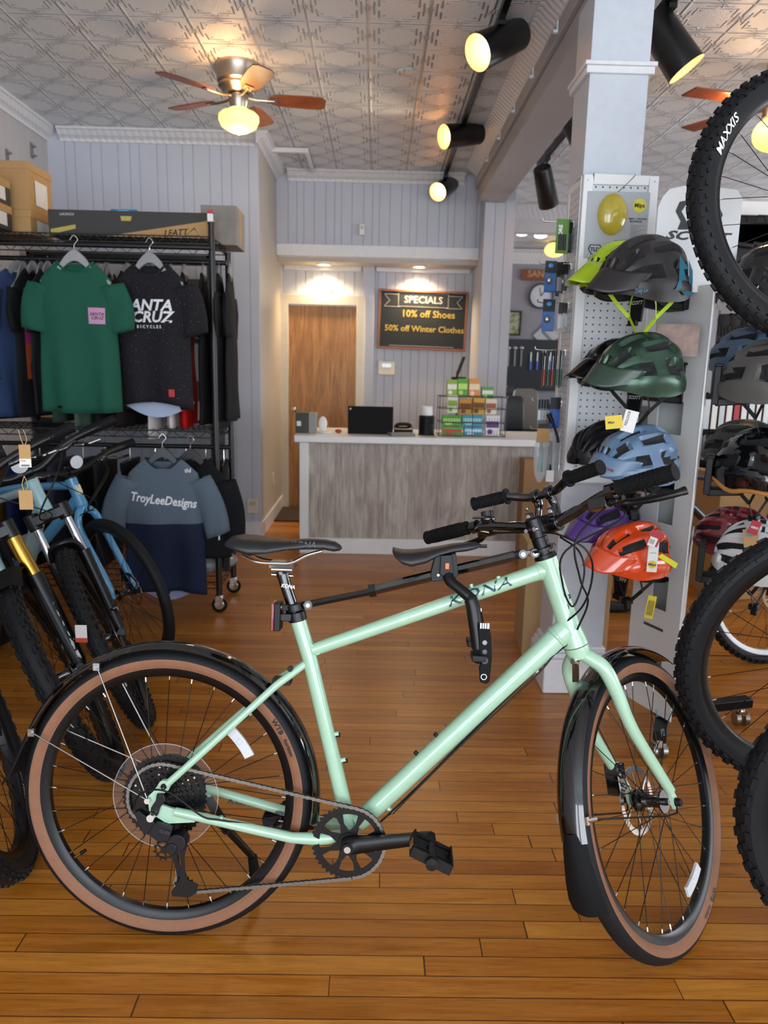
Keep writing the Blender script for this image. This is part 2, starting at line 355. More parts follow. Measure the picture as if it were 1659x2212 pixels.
# beam + crown along it
bm_ = MB(); bm_.box(.80, 1.03, -2.0, 6.45, 2.69, ZC-.001, BEAMP)
bm_.box(.775, .80, -2.0, 6.45, 2.79, 2.86, BEAMP); bm_.box(1.03, 1.055, -2.0, 6.45, 2.79, 2.86, BEAMP)
struct(bm_.build('beam', bev=.004))
EGG = NT('egg and dart crown'); _c, _x, _y, _z = EGG.coords()
_e = EGG.math('ABSOLUTE', EGG.math('SINE', EGG.math('MULTIPLY', EGG.math('ADD', EGG.math('ADD', _x, _y), EGG.math('MULTIPLY', _z, 1.2)), 62)))
EGG.col(lin('#d3d3d6')); EGG.rough(.35); EGG.bump(_e, .5, .006); EGG = EGG.m
def crown(name, a, b, side, dz=.085, dy=.085, z=ZC, m=EGG):
    a = V((*a, 0)); b = V((*b, 0)); s = V((*side, 0)); g = MB(); rings = []
    prof = [(.0, -dz), (.012, -dz), (.016, -dz+.018), (.03, -dz+.03), (dy*.55, -.05), (dy*.85, -.022), (dy, -.018), (dy, -.001), (0, -.001)]
    for p in (a, b): rings.append([p+s*u+V((0, 0, z+w)) for u, w in prof])
    g.loft(rings, m, closed=True); return struct(g.build(name, ang=30))
crown('trim_5', (-2.40, -2.6), (-2.40, 5.76), (1, 0)); crown('trim_6', (-2.30, 5.76), (-.885, 5.76), (0, -1)); crown('trim_7', (-.885, 5.66), (-.885, 6.75), (1, 0))
crown('trim_8', (-.785, 6.75), (.72, 6.75), (0, -1)); crown('trim_9', (.80, -2.0), (.80, 6.45), (-1, 0), .10, .10)
crown('trim_10', (1.03, -2.0), (1.03, 6.45), (1, 0), .10, .10)
# loose quarter-round moulding running across the ceiling by the header
gq = MB(); p0 = atZ(560, 333, 2.94); p1 = atZ(640, 333, 2.94); gq.box(-.87, -.55, 6.05, 6.08, 2.93, 2.965, TRIM); gq.box(-.58, -.55, 6.08, 6.66, 2.93, 2.965, TRIM); struct(gq.build('trim_11', bev=.005))
# baseboards
struct(MB().box(-2.37, -.884, 5.735, 5.76, 0, .12, TRIM).build('baseboard_back_left', bev=.004))
struct(MB().box(-.885, -.87, 5.76, 7.04, 0, .12, TRIM).build('baseboard_alcove', bev=.003))
# small step and mat in the alcove
struct(MB().box(-.884, .5, 6.35, 7.1, 0, .012, mat('dark door mat', '#3a2d22', .9, bump=.4)).build('trim_12'))
# right-hand room
struct(MB().box(1.12, 6.2, 10.6, 10.65, 0, ZC, PURP).build('wall_far_right'))
struct(MB().box(6.2, 6.25, -2.6, 10.65, 0, ZC, PURP).build('wall_right'))
struct(MB().box(1.12, 6.2, 7.9, 8.05, 2.72, ZC, mat('white header paint', '#cfccca', .5)).build('wall_right_header'))
crown('trim_13', (1.12, 10.6), (6.2, 10.6), (0, -1), .18, .12, 2.96); crown('trim_14', (1.12, 7.9), (6.2, 7.9), (0, -1), .12, .09)
# column with collar and moulded base
cb = MB(); cb.box(.758, .975, 2.95, 3.17, 0, 2.69, COLP); struct(cb.build('column', bev=.002))
cc = MB(); cc.box(.742, .991, 2.934, 3.186, 2.405, 2.43, TRIM); cc.box(.735, .998, 2.927, 3.193, 2.43, 2.445, TRIM); struct(cc.build('trim_15', bev=.003))
cc = MB(); cc.box(.728, 1.005, 2.92, 3.20, 0, .15, TRIM); cc.box(.737, .996, 2.93, 3.19, .15, .172, TRIM); cc.box(.747, .986, 2.94, 3.18, .172, .20, TRIM); struct(cc.build('baseboard_column', bev=.006))
# white cable clips on the beam side
for i in range(6):
    g = MB(); yy = 3.1+i*.52; g.box(.770, .775, yy, yy+.012, 2.815, 2.86, WHT); g.box(.755, .775, yy-.004, yy+.016, 2.81, 2.822, WHT)
    tag(g.build('hook'), 'small white plastic hook stuck on the grey ceiling beam', 'hook', 'white hooks along the beam')
# ------------------------------------------------------------------ door in the alcove
OAK = wood_mat('varnished oak door', '#85592f', '#a87744', '#c29256', 22, 3, 2.2)
CREAM = mat('cream gloss frame paint', '#d9d2bf', .4)
d = thing('door_1', 'varnished oak veneer door in a cream frame in the lit alcove', 'door', (-.50, 7.08, 0)); d['kind'] = 'structure'
x0, x1 = -.815, -.19
g = MB(Tm(.50, -7.08)); g.box(x0, x1, 7.03, 7.075, .0, 1.885, OAK); g.build('door_leaf', d, bev=.002)
g = MB(Tm(.50, -7.08)); g.box(x0-.075, x0, 7.00, 7.09, 0, 1.98, CREAM); g.box(x1, x1+.075, 7.00, 7.09, 0, 1.98, CREAM); g.box(x0, x1, 7.00, 7.09, 1.89, 1.98, CREAM); g.build('door_frame', d, bev=.004)
g = MB(Tm(.50, -7.08)); k = atY(636, 884, 6.99); g.rev([(.0, -.0), (.02, .0), (.022, .015), (.012, .02), (.012, .035), (.0, .036)], (k.x, 6.99, k.z), 'Y', 20, CHR); g.ball((k.x, 6.985, k.z), .026, 16, CHR); g.build('door_knob', d)
# recessed downlights
for px, py in ((697, 565), (908, 569)):
    p = atZ(px, py, 2.24); t_ = thing('downlight', ('recessed warm ceiling downlight above the oak door' if px < 800 else 'recessed warm ceiling downlight above the chalkboard'), 'light', (p.x, 6.95, 2.24))
    MB().rev([(.05, 0), (.075, 0), (.078, -.008), (.052, -.010), (.05, 0)], m=WHT, axis='Z').build('trim_ring', t_)
    MB().rev([(.0001, -.002), (.03, -.006), (.05, -.002)], m=mat('warm lamp glass', '#ffffff', .4, emit='#ffe6bd', es=9), axis='Z').build('lamp', t_)
    l = bpy.data.lights.new('downlight_glow', 'SPOT'); l.energy = 40; l.spot_size = math.radians(140); l.spot_blend = .8; l.shadow_soft_size = .05; l.color = (1, .72, .42)
    o = bpy.data.objects.new('downlight_glow', l); C.objects.link(o); o.parent = t_; o.location = (0, 0, -.02)
# chime, thermostat, sensor, outlets
def plate(name, px, py, Y, w_, h_, label, cat, m=CREAM, d_=.02, kids=None, side=None):
    p = atY(px, py, Y) if side is None else atX(px, py, side)
    t_ = thing(name, label, cat, p)
    g = MB()
    if side is None: g.box(-w_/2, w_/2, -d_, 0, -h_/2, h_/2, m)
    else: g.box(0, d_, -w_/2, w_/2, -h_/2, h_/2, m)
    g.build('cover', t_, bev=.004)
    g = MB()
    if side is None: g.box(-w_*.28, w_*.28, -d_-.004, -d_, h_*.05, h_*.32, STL if kids else mat('cream detail', '#bfb6a2', .5)); g.build('display', t_)
    else: g.box(d_, d_+.003, -w_*.2, w_*.2, h_*.05, h_*.3, CREAM); g.box(d_, d_+.003, -w_*.2, w_*.2, -h_*.3, -h_*.05, CREAM); g.build('socket', t_)
    return t_
plate('door_chime', 703, 628, 7.08, .11, .10, 'small cream box on the boarding above the oak door', 'door chime', d_=.035)
plate('thermostat', 835, 795, 7.09, .155, .125, 'beige wall controller box below the chalkboard', 'thermostat', kids=1)
plate('motion_sensor', 782, 497, 6.73, .045, .09, 'little white sensor on the grey boarded header above the counter', 'sensor', WHT, .03)
plate('light_switch', 610, 855, 0, .07, .115, 'cream switch on the alcove side wall by the door frame', 'switch', side=-.885, d_=.006)
plate('wall_outlet', 590, 1035, 0, .07, .115, 'cream outlet low on the alcove side wall', 'outlet', side=-.885, d_=.006)
plate('wall_outlet', 546, 1093, 5.75, .09, .115, 'cream outlet on the boarded wall behind the clothes rack', 'outlet', d_=.008)
# ------------------------------------------------------------------ chalkboard
a = atY(818, 625, 7.06); b = atY(1006, 758, 7.06); cx, cz = (a.x+b.x)/2, (a.z+b.z)/2; W_, H_ = (b.x-a.x), (a.z-b.z)
t_ = thing('chalkboard', 'wood-framed chalkboard listing specials on the alcove wall', 'chalkboard', Tm(cx, 7.06, cz) @ Ry(1.0))
BROWN = mat('copper brown frame', '#8d5a3c', .5)
MB().box(-W_/2+.015, W_/2-.015, 0, .02, -H_/2+.015, H_/2-.015, mat('slate board', '#20262a', .7)).build('board', t_)
g = MB(); f = .02
for q in ((-W_/2, W_/2, H_/2-f, H_/2), (-W_/2, W_/2, -H_/2, -H_/2+f), (-W_/2, -W_/2+f, -H_/2+f, H_/2-f), (W_/2-f, W_/2, -H_/2+f, H_/2-f)): g.box(q[0], q[1], -.012, .02, q[2], q[3], BROWN)
g.build('frame', t_, bev=.002)
CHK = mat('white chalk', '#b9b8b2', .9); YCH = mat('yellow chalk', '#c9ae52', .9)
def flat(x, z, y): return lambda u, v, w: V((x+u, y-w, z+v))
g = MB(); g.text('SPECIALS', .088, flat(.0, H_*.335, -.002), CHK, bold=.01); g.build('heading', t_); g = MB(); g.text('10% off Shoes', .088, flat(.05, H_*.10, -.002), YCH, bold=.014); g.build('lettering', t_); g = MB()
g.text('50% off Winter Clothes', .076, flat(.02, -H_*.15, -.002), YCH, bold=.014); g.build('lettering', t_)
g = MB()
def stroke(mb, pts, w_, y, m, s=None):
    for p, q in zip(pts, pts[1:]): mb.bar((p[0], y, p[1]), (q[0], y, q[1]), w_, .002, m, up=(0, -1, 0))
zz = H_*.335
stroke(g, [(-.23, zz-.06), (.23, zz-.06), (.23, zz+.06), (-.23, zz+.06), (-.23, zz-.06)], .004, -.002, CHK)
for s_ in (-1, 1): stroke(g, [(.23*s_, zz+.045), (.36*s_, zz+.045), (.31*s_, zz-.01), (.36*s_, zz-.065), (.21*s_, zz-.065)], .004, -.002, CHK)
g.build('drawn_banner', t_); g = MB(); stroke(g, [(-.30, -H_*.44), (.30, -H_*.44)], .004, -.002, CHK)
g.build('drawn_underline', t_)
# ------------------------------------------------------------------ service counter
CNT = counter_mat()
t_ = thing('service_counter', 'long service counter clad in weathered grey planks with white top', 'counter', (.35, 5.26, 0))
g = MB(Tm(-.35, -5.26)); g.box(-.47, 1.95, 5.26, 5.29, .115, .81, CNT); g.build('plank_front', t_)
g = MB(Tm(-.35, -5.26)); g.box(-.535, -.47, 5.25, 5.9, 0, .81, WHT); g.build('end_panel', t_, bev=.003)
g = MB(Tm(-.35, -5.26)); g.box(-.47, 1.95, 5.245, 5.29, 0, .115, WHT); g.build('base_board', t_, bev=.004)
g = MB(Tm(-.35, -5.26)); g.box(-.57, 1.98, 5.215, 5.95, .81, .86, WHT); g.build('worktop', t_, bev=.006)

for py, pz in ((15, 340), (68, 325)):
    p = atX(py, pz, -2.40); t_ = thing('wall_bracket', 'small empty metal wall bracket on the left wall, %s of two' % ('nearer' if py < 40 else 'farther'), 'bracket', Tm(-2.40, p.y, p.z)); MB().box(0, .006, -.02, .02, -.05, .05, STL).build('plate', t_); g = MB(); g.box(.006, .03, -.012, .012, .02, .032, STL); g.build('upper_hook', t_); MB().box(.006, .03, -.012, .012, -.04, -.028, STL).build('lower_hook', t_)
p = atZ(880, 155, ZC); o = MB().rev([(.0001, -.004), (.055, -.004), (.06, -.0005)], axis='Z', m=CEIL, n=32).build('ceiling_cover_plate'); o.location = (p.x, p.y, ZC); tag(o, 'round painted cover plate on the tin ceiling left of the track', 'cover plate')
# ================================================================== COUNTER TOP THINGS
ZT = .861; YT = 5.45
def topx(px, Y=YT): return atY(px, 930, Y).x
def wid(px0, px1, Y=YT): return topx(px1, Y)-topx(px0, Y)
def onct(px): return Tm(topx(px), YT, ZT)
hp = 1/ (1600/5.4)  # metres per pixel there
PSC = .00335
t_ = thing('product_box', 'dark grey small box with a white square label at the counter\'s left end', 'box', onct(662))
MB().box(-.075, .02, -.05, .05, 0, .145, mat('dark grey card', '#3b3c38', .6)).build('box_front', t_, bev=.002)
MB().box(.0205, .075, -.05, .05, 0, .145, mat('grey card', '#8d8f8c', .6)).build('box_side', t_, bev=.002)
MB().box(-.065, -.035, -.052, -.05, .05, .085, WHT).build('label', t_)
t_ = thing('charging_stand', 'white oval gadget stand on the counter left of the laptop', 'gadget', onct(703))
MB().rev([(.0001, 0), (.055, 0), (.055, .010), (.0001, .012)], axis='Z', m=WHT, n=24).build('base', t_)
MB(Tm(-.02, 0, .065) @ Rx(-10)).ball((0, 0, 0), (.032, .012, .055), 20, WHT).build('oval_head', t_)
o = MB(); o.ball((0, 0, .015), (.025, .02, .015), 12, mat('red plastic', '#a8322c', .4)); o = o.build('toy'); o.matrix_world = onct(731); tag(o, 'small red round trinket on the counter beside the laptop', 'trinket')
t_ = thing('laptop', 'black laptop seen from behind its open lid on the counter', 'laptop', Tm(topx(800), YT-.03, ZT))
MB().box(-.165, .165, 0, .22, 0, .018, BLK).build('base', t_, bev=.003)
MB(Rx(-8)).box(-.165, .165, -.012, 0, .005, .20, mat('laptop lid', '#0b0b0d', .6, spec=.15)).build('lid', t_, bev=.004)
MB(Rx(-8)).ball((-.148, -.013, .18), (.008, .002, .008), 10, STL).build('emblem', t_)
t_ = thing('cup_stack', 'stack of black ribbed takeaway cups and lids on the counter', 'cup stack', onct(921))
pr = [(.0001, 0)]
for i in range(9): pr += [(.054, i*.0155), (.061, i*.0155+.003), (.061, i*.0155+.009), (.055, i*.0155+.011)]
MB().rev(pr+[(.055, .142), (.0001, .142)], axis='Z', m=BLK, n=32).build('cup_sleeve', t_)
o = MB().rev([(.0001, 0), (.04, 0), (.042, .004), (.042, .062), (.038, .066), (.0001, .066)], axis='Z', m=mat('white paper', '#eef0f0', .7), n=28).build('paper_roll'); o.matrix_world = Tm(topx(921), YT, ZT+.1425); tag(o, 'white paper roll standing on the black cup stack', 'paper roll')
t_ = thing('desk_phone', 'dark desk phone low on the counter right of the laptop', 'phone', Tm(topx(872), YT+.05, ZT))
MB(Rx(12)).box(-.07, .07, 0, .12, 0, .03, BLK).build('body', t_, bev=.006)
MB().tube(spl([(-.06, .08, .05), (-.03, .08, .065), (.03, .08, .065), (.06, .08, .05)]), .013, 10, BLK).build('handset', t_)
o = MB(Rz(15)).box(-.09, .09, -.05, .06, 0, .02, mat('grey folder', '#6f7276', .6)).build('folder', bev=.003); o.matrix_world = Tm(topx(866), 5.33, ZT); tag(o, 'grey folder lying flat on the counter near the cups', 'folder')
# price scanner on the alcove wall
t_ = thing('card_reader_arm', 'black tablet arm standing above the snack boxes', 'tablet arm', Tm(atY(990, 800, 5.8).x, 5.8, .861))
MB().tube(spl([(0, 0, 0), (0, 0, .25), (-.01, 0, .40), (0, 0, .46)]), .009, 8, BLK).build('arm', t_)
MB(Tm(0, 0, .46) @ Ry(20)).box(-.008, .008, -.05, .05, -.02, .12, BLK).build('tablet', t_, bev=.003)
MB(Tm(0, 0, .42)).box(-.05, .06, -.03, .03, -.02, .0, BLK).build('tray', t_, bev=.005)
# wire snack rack and boxes
rk = thing('wire_snack_rack', 'black wire countertop rack holding energy bar boxes', 'rack', Tm(topx(1015), 5.36, ZT)); g = MB(); a_, b_ = -.235, .245
WIRE = mat('black wire', '#0d0d0e', .4)
for z in (.005, .10, .20, .285):
    dpt = .20
    g.tube([(a_, 0, z), (b_, 0, z), (b_, dpt, z), (a_, dpt, z)], .0028, 6, WIRE, closed=True)
for i in range(9):
    x = a_+(b_-a_)*i/8
    if i in (0, 8, 4): g.tube([(x, 0, 0), (x, 0, .285)], .0028, 6, WIRE); g.tube([(x, .20, 0), (x, .20, .285)], .0028, 6, WIRE)
    g.tube([(x, 0, .012), (x, .20, .012)], .0018, 5, WIRE)
for z0 in (.02, .11, .21):
    for i in range(25): x = a_+(b_-a_)*i/24; g.tube([(x, 0, z0-.015), (x, 0, z0+.03)], .0012, 4, WIRE)
g.build('wire_frame', rk)
def sbox(px0, px1, py0, py1, Y, c, lab, c2, txt=None):
    p = atY((px0+px1)/2, py1, Y); q = atY((px0+px1)/2, py0, Y); ww = abs(atY(px1, py1, Y).x-atY(px0, py1, Y).x)/2; hh = q.z-p.z
    t = thing('snack_box', lab, 'snack box', Tm(p.x, Y, max(p.z, .868)))
    hh = q.z-max(p.z, .868)
    MB().box(-ww, ww, 0, .06, 0, hh, mat('card '+c, c, .5)).build('carton', t, bev=.001)
    g = MB(); g.box(-ww*.9, ww*.9, -.0015, 0, hh*.40, hh*.72, mat('card '+c2, c2, .5)); g.build('printed_band', t)
    g = MB(); g.ball((-ww*.35, -.001, hh*.2), (ww*.4, .002, hh*.13), 12, mat('card '+c2, c2, .5)); g.build('printed_picture', t)
SB = [(965, 987, 820, 855, 5.56, '#8fae3c', '#e8e6da', 'white and green snack box, top left of the rack stack'), (988, 1010, 818, 856, 5.56, '#5fa032', '#bfe07a', 'green snack box standing upright in the top row'),
 (1012, 1036, 818, 858, 5.56, '#d99058', '#f0d9b8', 'orange and cream snack box in the top row'), (1040, 1066, 836, 862, 5.57, '#5c9c46', '#e0e6da', 'small green snack box on the right of the top row'),
 (966, 988, 854, 892, 5.47, '#dfe2cf', '#8cae34', 'white snack box with green top in the second row'), (992, 1018, 862, 895, 5.47, '#c98a24', '#7a3b1c', 'amber and brown snack box in the middle row'),
 (1020, 1046, 860, 895, 5.47, '#d0a125', '#7a3b1c', 'golden yellow snack box in the middle row'), (1048, 1072, 862, 895, 5.47, '#ddd3c2', '#a45a38', 'white snack box with rust print in the middle row'),
 (955, 996, 897, 920, 5.375, '#4e9434', '#a9d672', 'leaf green wide snack box in the wire rack'), (998, 1042, 897, 920, 5.40, '#3d93a8', '#a5d8de', 'turquoise wide snack box in the wire rack'), (1048, 1078, 898, 942, 5.40, '#e1dde0', '#5b3a74', 'white snack box with purple print at the rack\'s right'),
 (955, 998, 922, 943, 5.375, '#5f9a3c', '#c5403a', 'green snack box with red corner, bottom of the rack'), (1002, 1042, 922, 943, 5.40, '#3f8fb0', '#cfe8ee', 'blue snack box lying at the bottom of the rack')]
for a_, b_, c_, d_, e_, f_, g_, h_ in SB: sbox(a_, b_, c_, d_, e_, f_, h_, g_)
# cardboard cartons leaning by the counter's right end
CARD = mat('corrugated cardboard', '#9a7650', .8, noise=.06, nscale=5)
t_ = thing('bicycle_carton', 'tall brown cardboard bicycle carton standing before the counter', 'carton', Tm(1.03, 5.05, 0))
MB().box(0, .9, 0, .16, 0, .74, CARD).build('carton_body', t_, bev=.003)
MB().box(.0, .9, .07, .09, .7405, .7425, mat('brown tape', '#7c5a36', .4)).build('tape', t_)
t_ = thing('small_carton', 'brown carton on the floor behind the white column', 'carton', Tm(.72, 3.35, 0) @ Rz(-4))
MB().box(0, .4, 0, .3, 0, .55, mat('light cardboard', '#a8895f', .8)).build('carton_body', t_, bev=.003)
MB().box(.17, .23, -.001, .301, .05, .551, mat('brown tape', '#7c5a36', .4)).build('tape', t_)
# ================================================================== CEILING FAN
NIC = brushed('brushed nickel', '#a49c90'); CHER = wood_mat('cherry fan blade', '#5e2c14', '#7d3f20', '#96522c', 3, 3, 12, .4)
F0 = atZ(515, 140, ZC); F0 = V((-.80, 4.52, ZC))
fan = thing('ceiling_fan', 'brushed nickel ceiling fan with cherry blades and a lit schoolhouse globe', 'ceiling fan', Tm(*F0))
MB().rev([(.0001, -.0005), (.125, -.0005), (.125, -.02), (.118, -.035), (.118, -.09), (.108, -.10), (.112, -.115), (.09, -.135), (.082, -.15), (.0001, -.152)], axis='Z', m=NIC, n=48).build('motor_housing', fan)
MB().rev([(.03, -.152), (.055, -.155), (.055, -.175), (.05, -.20), (.042, -.235), (.0001, -.235)], axis='Z', m=NIC, n=32).build('switch_housing', fan)
MB().rev([(.04, -.225), (.052, -.225), (.052, -.238), (.098, -.248), (.112, -.262), (.113, -.285), (.098, -.318), (.055, -.342), (.022, -.352), (.0001, -.362)], axis='Z', n=40, m=mat('lit opal glass', '#e8d9a0', .35, emit='#ffd768', es=1.05)).build('globe', fan)
l = bpy.data.lights.new('fan_glow', 'POINT'); l.energy = 5; l.color = (1, .66, .34); l.shadow_soft_size = .10; o = bpy.data.objects.new('fan_glow', l); C.objects.link(o); o.parent = fan; o.location = (0, 0, -.42)
l = bpy.data.lights.new('fan_glow', 'SPOT'); l.energy = 6; l.color = (1, .5, .2); l.shadow_soft_size = .06; l.spot_size = math.radians(150); l.spot_blend = .9; o = bpy.data.objects.new('fan_glow', l); C.objects.link(o); o.parent = fan; o.location = (.0, -.17, -.25); o.rotation_euler = (PI, 0, 0)
def fblade(ang):
    M = Tm(0, 0, -.165) @ Rz(ang) @ Rx(-11)
    out = [(.17, -.035), (.22, -.058), (.40, -.066), (.465, -.060), (.488, -.035), (.488, .035), (.465, .060), (.40, .066), (.22, .058), (.17, .035)]
    b = MB(M).prism(out, (0, 0, -.004), (1, 0, 0), (0, 1, 0), (0, 0, .006), CHER).build('fan_blade', fan, bev=.002)
    k = MB(M); k.tube([(.05, 0, .0), (.10, .0, -.008), (.16, 0, -.009), (.2, 0, -.007)], .008, 8, NIC); k.bar((.16, 0, -.008), (.22, 0, -.008), .05, .004, NIC); k.build('blade_bracket', fan)
for a_ in (8, 80, 152, 224, 296): fblade(a_)
# ================================================================== TRACK LIGHTS
CAN = mat('black lamp can', '#0f0f10', .35); INR = mat('lit lamp interior', '#f2c27a', .5, emit='#ffb45a', es=1.1); BULB = mat('lit bulb', '#fff', .4, emit='#ffe2ae', es=7)
def track(name, x, y0, y1, label, tilt=0):
    g = MB(); g.box(-.016, .016, y0, y1, -.035, -.001, MBK); o = g.build(name, bev=.002); o.location = (x, 0, ZC); return tag(o, label, 'light track')
track('light_track', .55, 2.3, 6.75, 'black ceiling light track left of the grey beam'); track('light_track', 1.27, 2.3, 6.35, 'black ceiling light track right of the grey beam')
def spot(X, Y, zc, aim, L_, R_, label, lit=True):
    top = V((X, Y, ZC-.036)); c = V((X, Y, zc)); aim = V(aim).normalized(); t = thing('track_spotlight', label, 'spotlight', Tm(*top))
    g = MB(); g.tube([(0, 0, 0), (0, 0, zc-top.z+R_*.7)], .008, 8, CAN); g.box(-.018, .018, -.05, .05, -.02, 0, CAN); g.build('stem', t)
    M = frame(c-top, aim, (0, 0, 1)); g = MB(M); g.rev([(.0001, -L_*.5), (R_*.80, -L_*.5), (R_*.86, -L_*.47), (R_, L_*.5), (R_*.965, L_*.5), (R_*.8, -L_*.25)], axis='X', m=CAN, n=40); g.build('can', t, ang=50)
    g = MB(M); g.rev([(R_*.965, L_*.495), (R_*.62, L_*.02), (.0001, L_*.0)], axis='X', m=INR if lit else CAN, n=32); g.build('reflector', t)
    g = MB(M); g.ball((L_*.16, 0, 0), (L_*.2, R_*.55, R_*.55), 16, BULB); g.build('bulb', t)
    if lit:
        l = bpy.data.lights.new('spot_glow', 'SPOT'); l.energy = 10; l.color = (1, .78, .5); l.spot_size = math.radians(75); l.spot_blend = .6; l.shadow_soft_size = .03
        o = bpy.data.objects.new('spot_glow', l); C.objects.link(o); o.parent = t; o.matrix_local = M @ Tm(L_*.52, 0, 0) @ Ry(-90)
    return t
def spp(px, py, X): p = atX(px, py, X); return p
p = atX(1078, 93, .55); spot(.55, p.y, p.z, (-.75, -.50, -.50), .30, .082, 'black can spotlight nearest the camera on the left track')
p = atX(998, 292, .55); spot(.55, p.y, p.z, (-.85, -.45, -.22), .30, .078, 'black can spotlight, middle one of the left track')
p = atX(961, 405, .55); spot(.55, p.y, p.z, (-.42, -.66, -.38), .28, .076, 'black can spotlight at the far end of the left track')
p = atX(1440, 85, 1.27); spot(1.27, p.y, p.z, (.52, -.12, -.72), .32, .085, 'black can spotlight just right of the column\'s top')
p = atX(1248, 285, 1.27); spot(1.27, p.y, p.z, (.5, .3, -.62), .30, .08, 'black can spotlight half hidden behind the column\'s left edge')
p = atX(1178, 403, 1.27); spot(1.27, p.y, p.z, (.28, .45, -.62), .30, .078, 'black can spotlight hanging over the doorway left of the column')
# ================================================================== FAR RIGHT ROOM
YF = 10.58
def fpt(px, py, Y=YF): return atY(px, py, Y)
p = fpt(1178, 596); t_ = thing('wall_sign', 'brown wooden sign with carved letters on the far mauve wall', 'sign', Tm(*p) @ Ry(1))
MB().box(-.33, .40, -.03, 0, -.07, .07, mat('brown sign wood', '#7a4630', .6)).build('board', t_, bev=.004)
MB().text('SANTA', .12, flat(-.06, .015, -.032), mat('tan letters', '#b98a66', .6), bold=.02).build('lettering', t_)
p = fpt(1168, 640); t_ = thing('wall_clock', 'round white-faced wall clock with a dark rim on the far wall', 'clock', Tm(*p))
MB().rev([(.15, 0), (.17, 0), (.172, -.03), (.15, -.035)], m=mat('dark blue rim', '#2b3038', .4), n=40).build('rim', t_); MB().rev([(.0001, -.012), (.152, -.012)], m=mat('clock face', '#c8ccd4', .4), n=40).build('face', t_)
g = MB(); g.bar((0, -.016, 0), (.05, -.016, .07), .01, .003, BLK, up=(0, -1, 0)); g.bar((0, -.016, 0), (-.02, -.016, .11), .007, .003, BLK, up=(0, -1, 0)); g.build('hands', t_)
p = fpt(1108, 698); t_ = thing('framed_picture', 'dark framed small landscape picture on the far wall', 'picture', Tm(*p) @ Ry(1))
g = MB()
for q in ((-.12, .11, .145, .165), (-.12, .11, -.165, -.145), (-.12, -.10, -.145, .145), (.09, .11, -.145, .145)): g.box(q[0], q[1], -.02, 0, q[2], q[3], BLK)
g.build('frame', t_); MB().box(-.1, .09, -.008, 0, -.145, .145, fabric('picture print', '#7d8a5a', '#a8a793', 'camo', 14)).build('print', t_)
p = fpt(1180, 725); t_ = thing('shield_sign', 'white diamond shaped badge sign on the far wall', 'sign', Tm(*p) @ Ry(45)); MB().box(-.13, .13, -.015, 0, -.13, .13, mat('pale badge', '#b6b7ba', .5)).build('plate', t_); MB().box(-.09, .09, -.018, -.015, -.02, .02, mat('mid grey', '#777a80', .5)).build('stripe', t_)
# tool pegboard
p = fpt(1130, 790); t_ = thing('tool_pegboard', 'black pegboard behind the repair bench', 'pegboard', Tm(p.x, YF, p.z)); MB().box(-.32, 1.0, -.03, 0, -.34, .36, peg_mat('black pegboard', '#24272c', '#0b0c0e')).build('board', t_)
TB = mat('tool blue', '#2450a8', .4)
for i in range(9):
    px = 1098+i*14+(6 if i > 2 else 0); py = 772 if i < 3 else 780; q = atY(px, py, YF-.045); t = thing('wrench', ['steel spanner', 'blue-handled tool', 'steel spanner'][i % 3 if i > 2 else 0]+' hanging on the black tool pegboard', 'tool', Tm(*q), 'tools on the far pegboard')
    if i < 3 or i % 3 == 2: MB().bar((0, 0, -.12), (0, 0, .12), .022, .008, STL, up=(0, 1, 0)).build('shank', t); MB().ball((0, 0, .13), (.028, .008, .026), 10, STL).build('jaw', t)
    else: MB().tube([(0, 0, -.12), (0, 0, 0)], .016, 8, TB).build('grip', t); MB().tube([(0, 0, 0), (0, 0, .12)], .008, 8, STL).build('shank', t)
# repair bench with a bike on it
t_ = thing('repair_bench', 'dark repair bench at the back of the right room', 'bench', Tm(1.7, 9.6, 0)); MB().box(-.2, 2.6, 0, .7, .86, .9, mat('dark bench top', '#2b2b2d', .5)).build('bench_top', t_); MB().box(-.2, 2.6, .04, .7, .0, .86, mat('bench front', '#3a3937', .6)).build('cabinet', t_)
for i, (px, py, cc_, sx_, sz_) in enumerate(((1110, 885, '#141517', .10, .14), (1135, 850, '#77726c', .14, .05), (1125, 905, '#1b1c1e', .12, .08), (1150, 890, '#0f1012', .05, .12), (1100, 845, '#2a2c30', .05, .06), (1143, 868, '#d8d4cc', .09, .03))):
    q = atY(px, py, 7.6+.1*i); o = MB(); q.z = max(q.z, .742+sz_*.6); top_ = q.z+sz_-.742; o.loft([[V((a*sx_*k_, c*.06*k_, z_)) for a, c in ((-1, -1), (1, -1), (1, 1), (-1, 1))] for z_, k_ in ((0, .95), (top_*.12, 1), (top_*.75, .92), (top_*.95, .8), (top_, .55))], mat('item '+cc_, cc_, .4)); o = o.build('bench_item', bev=.012)
    o.location = (q.x, q.y, .742); tag(o, ['black equipment case', 'pale folded garment', 'dark gear bag', 'black bottle', 'dark grey part', 'cream paper packet'][i]+' in the clutter behind the counter', 'workshop clutter')
t_ = thing('work_table', 'low dark work table behind the counter\'s right end', 'table', Tm(1.3, 7.4, 0)); MB().box(-.16, 1.2, 0, 1.0, .70, .74, mat('dark bench top', '#2b2b2d', .5)).build('table_top', t_)
for x in (-.06, 1.14):
    for y in (.05, .93): MB().box(x, x+.04, y, y+.04, 0, .70, MBK).build('leg', t_)
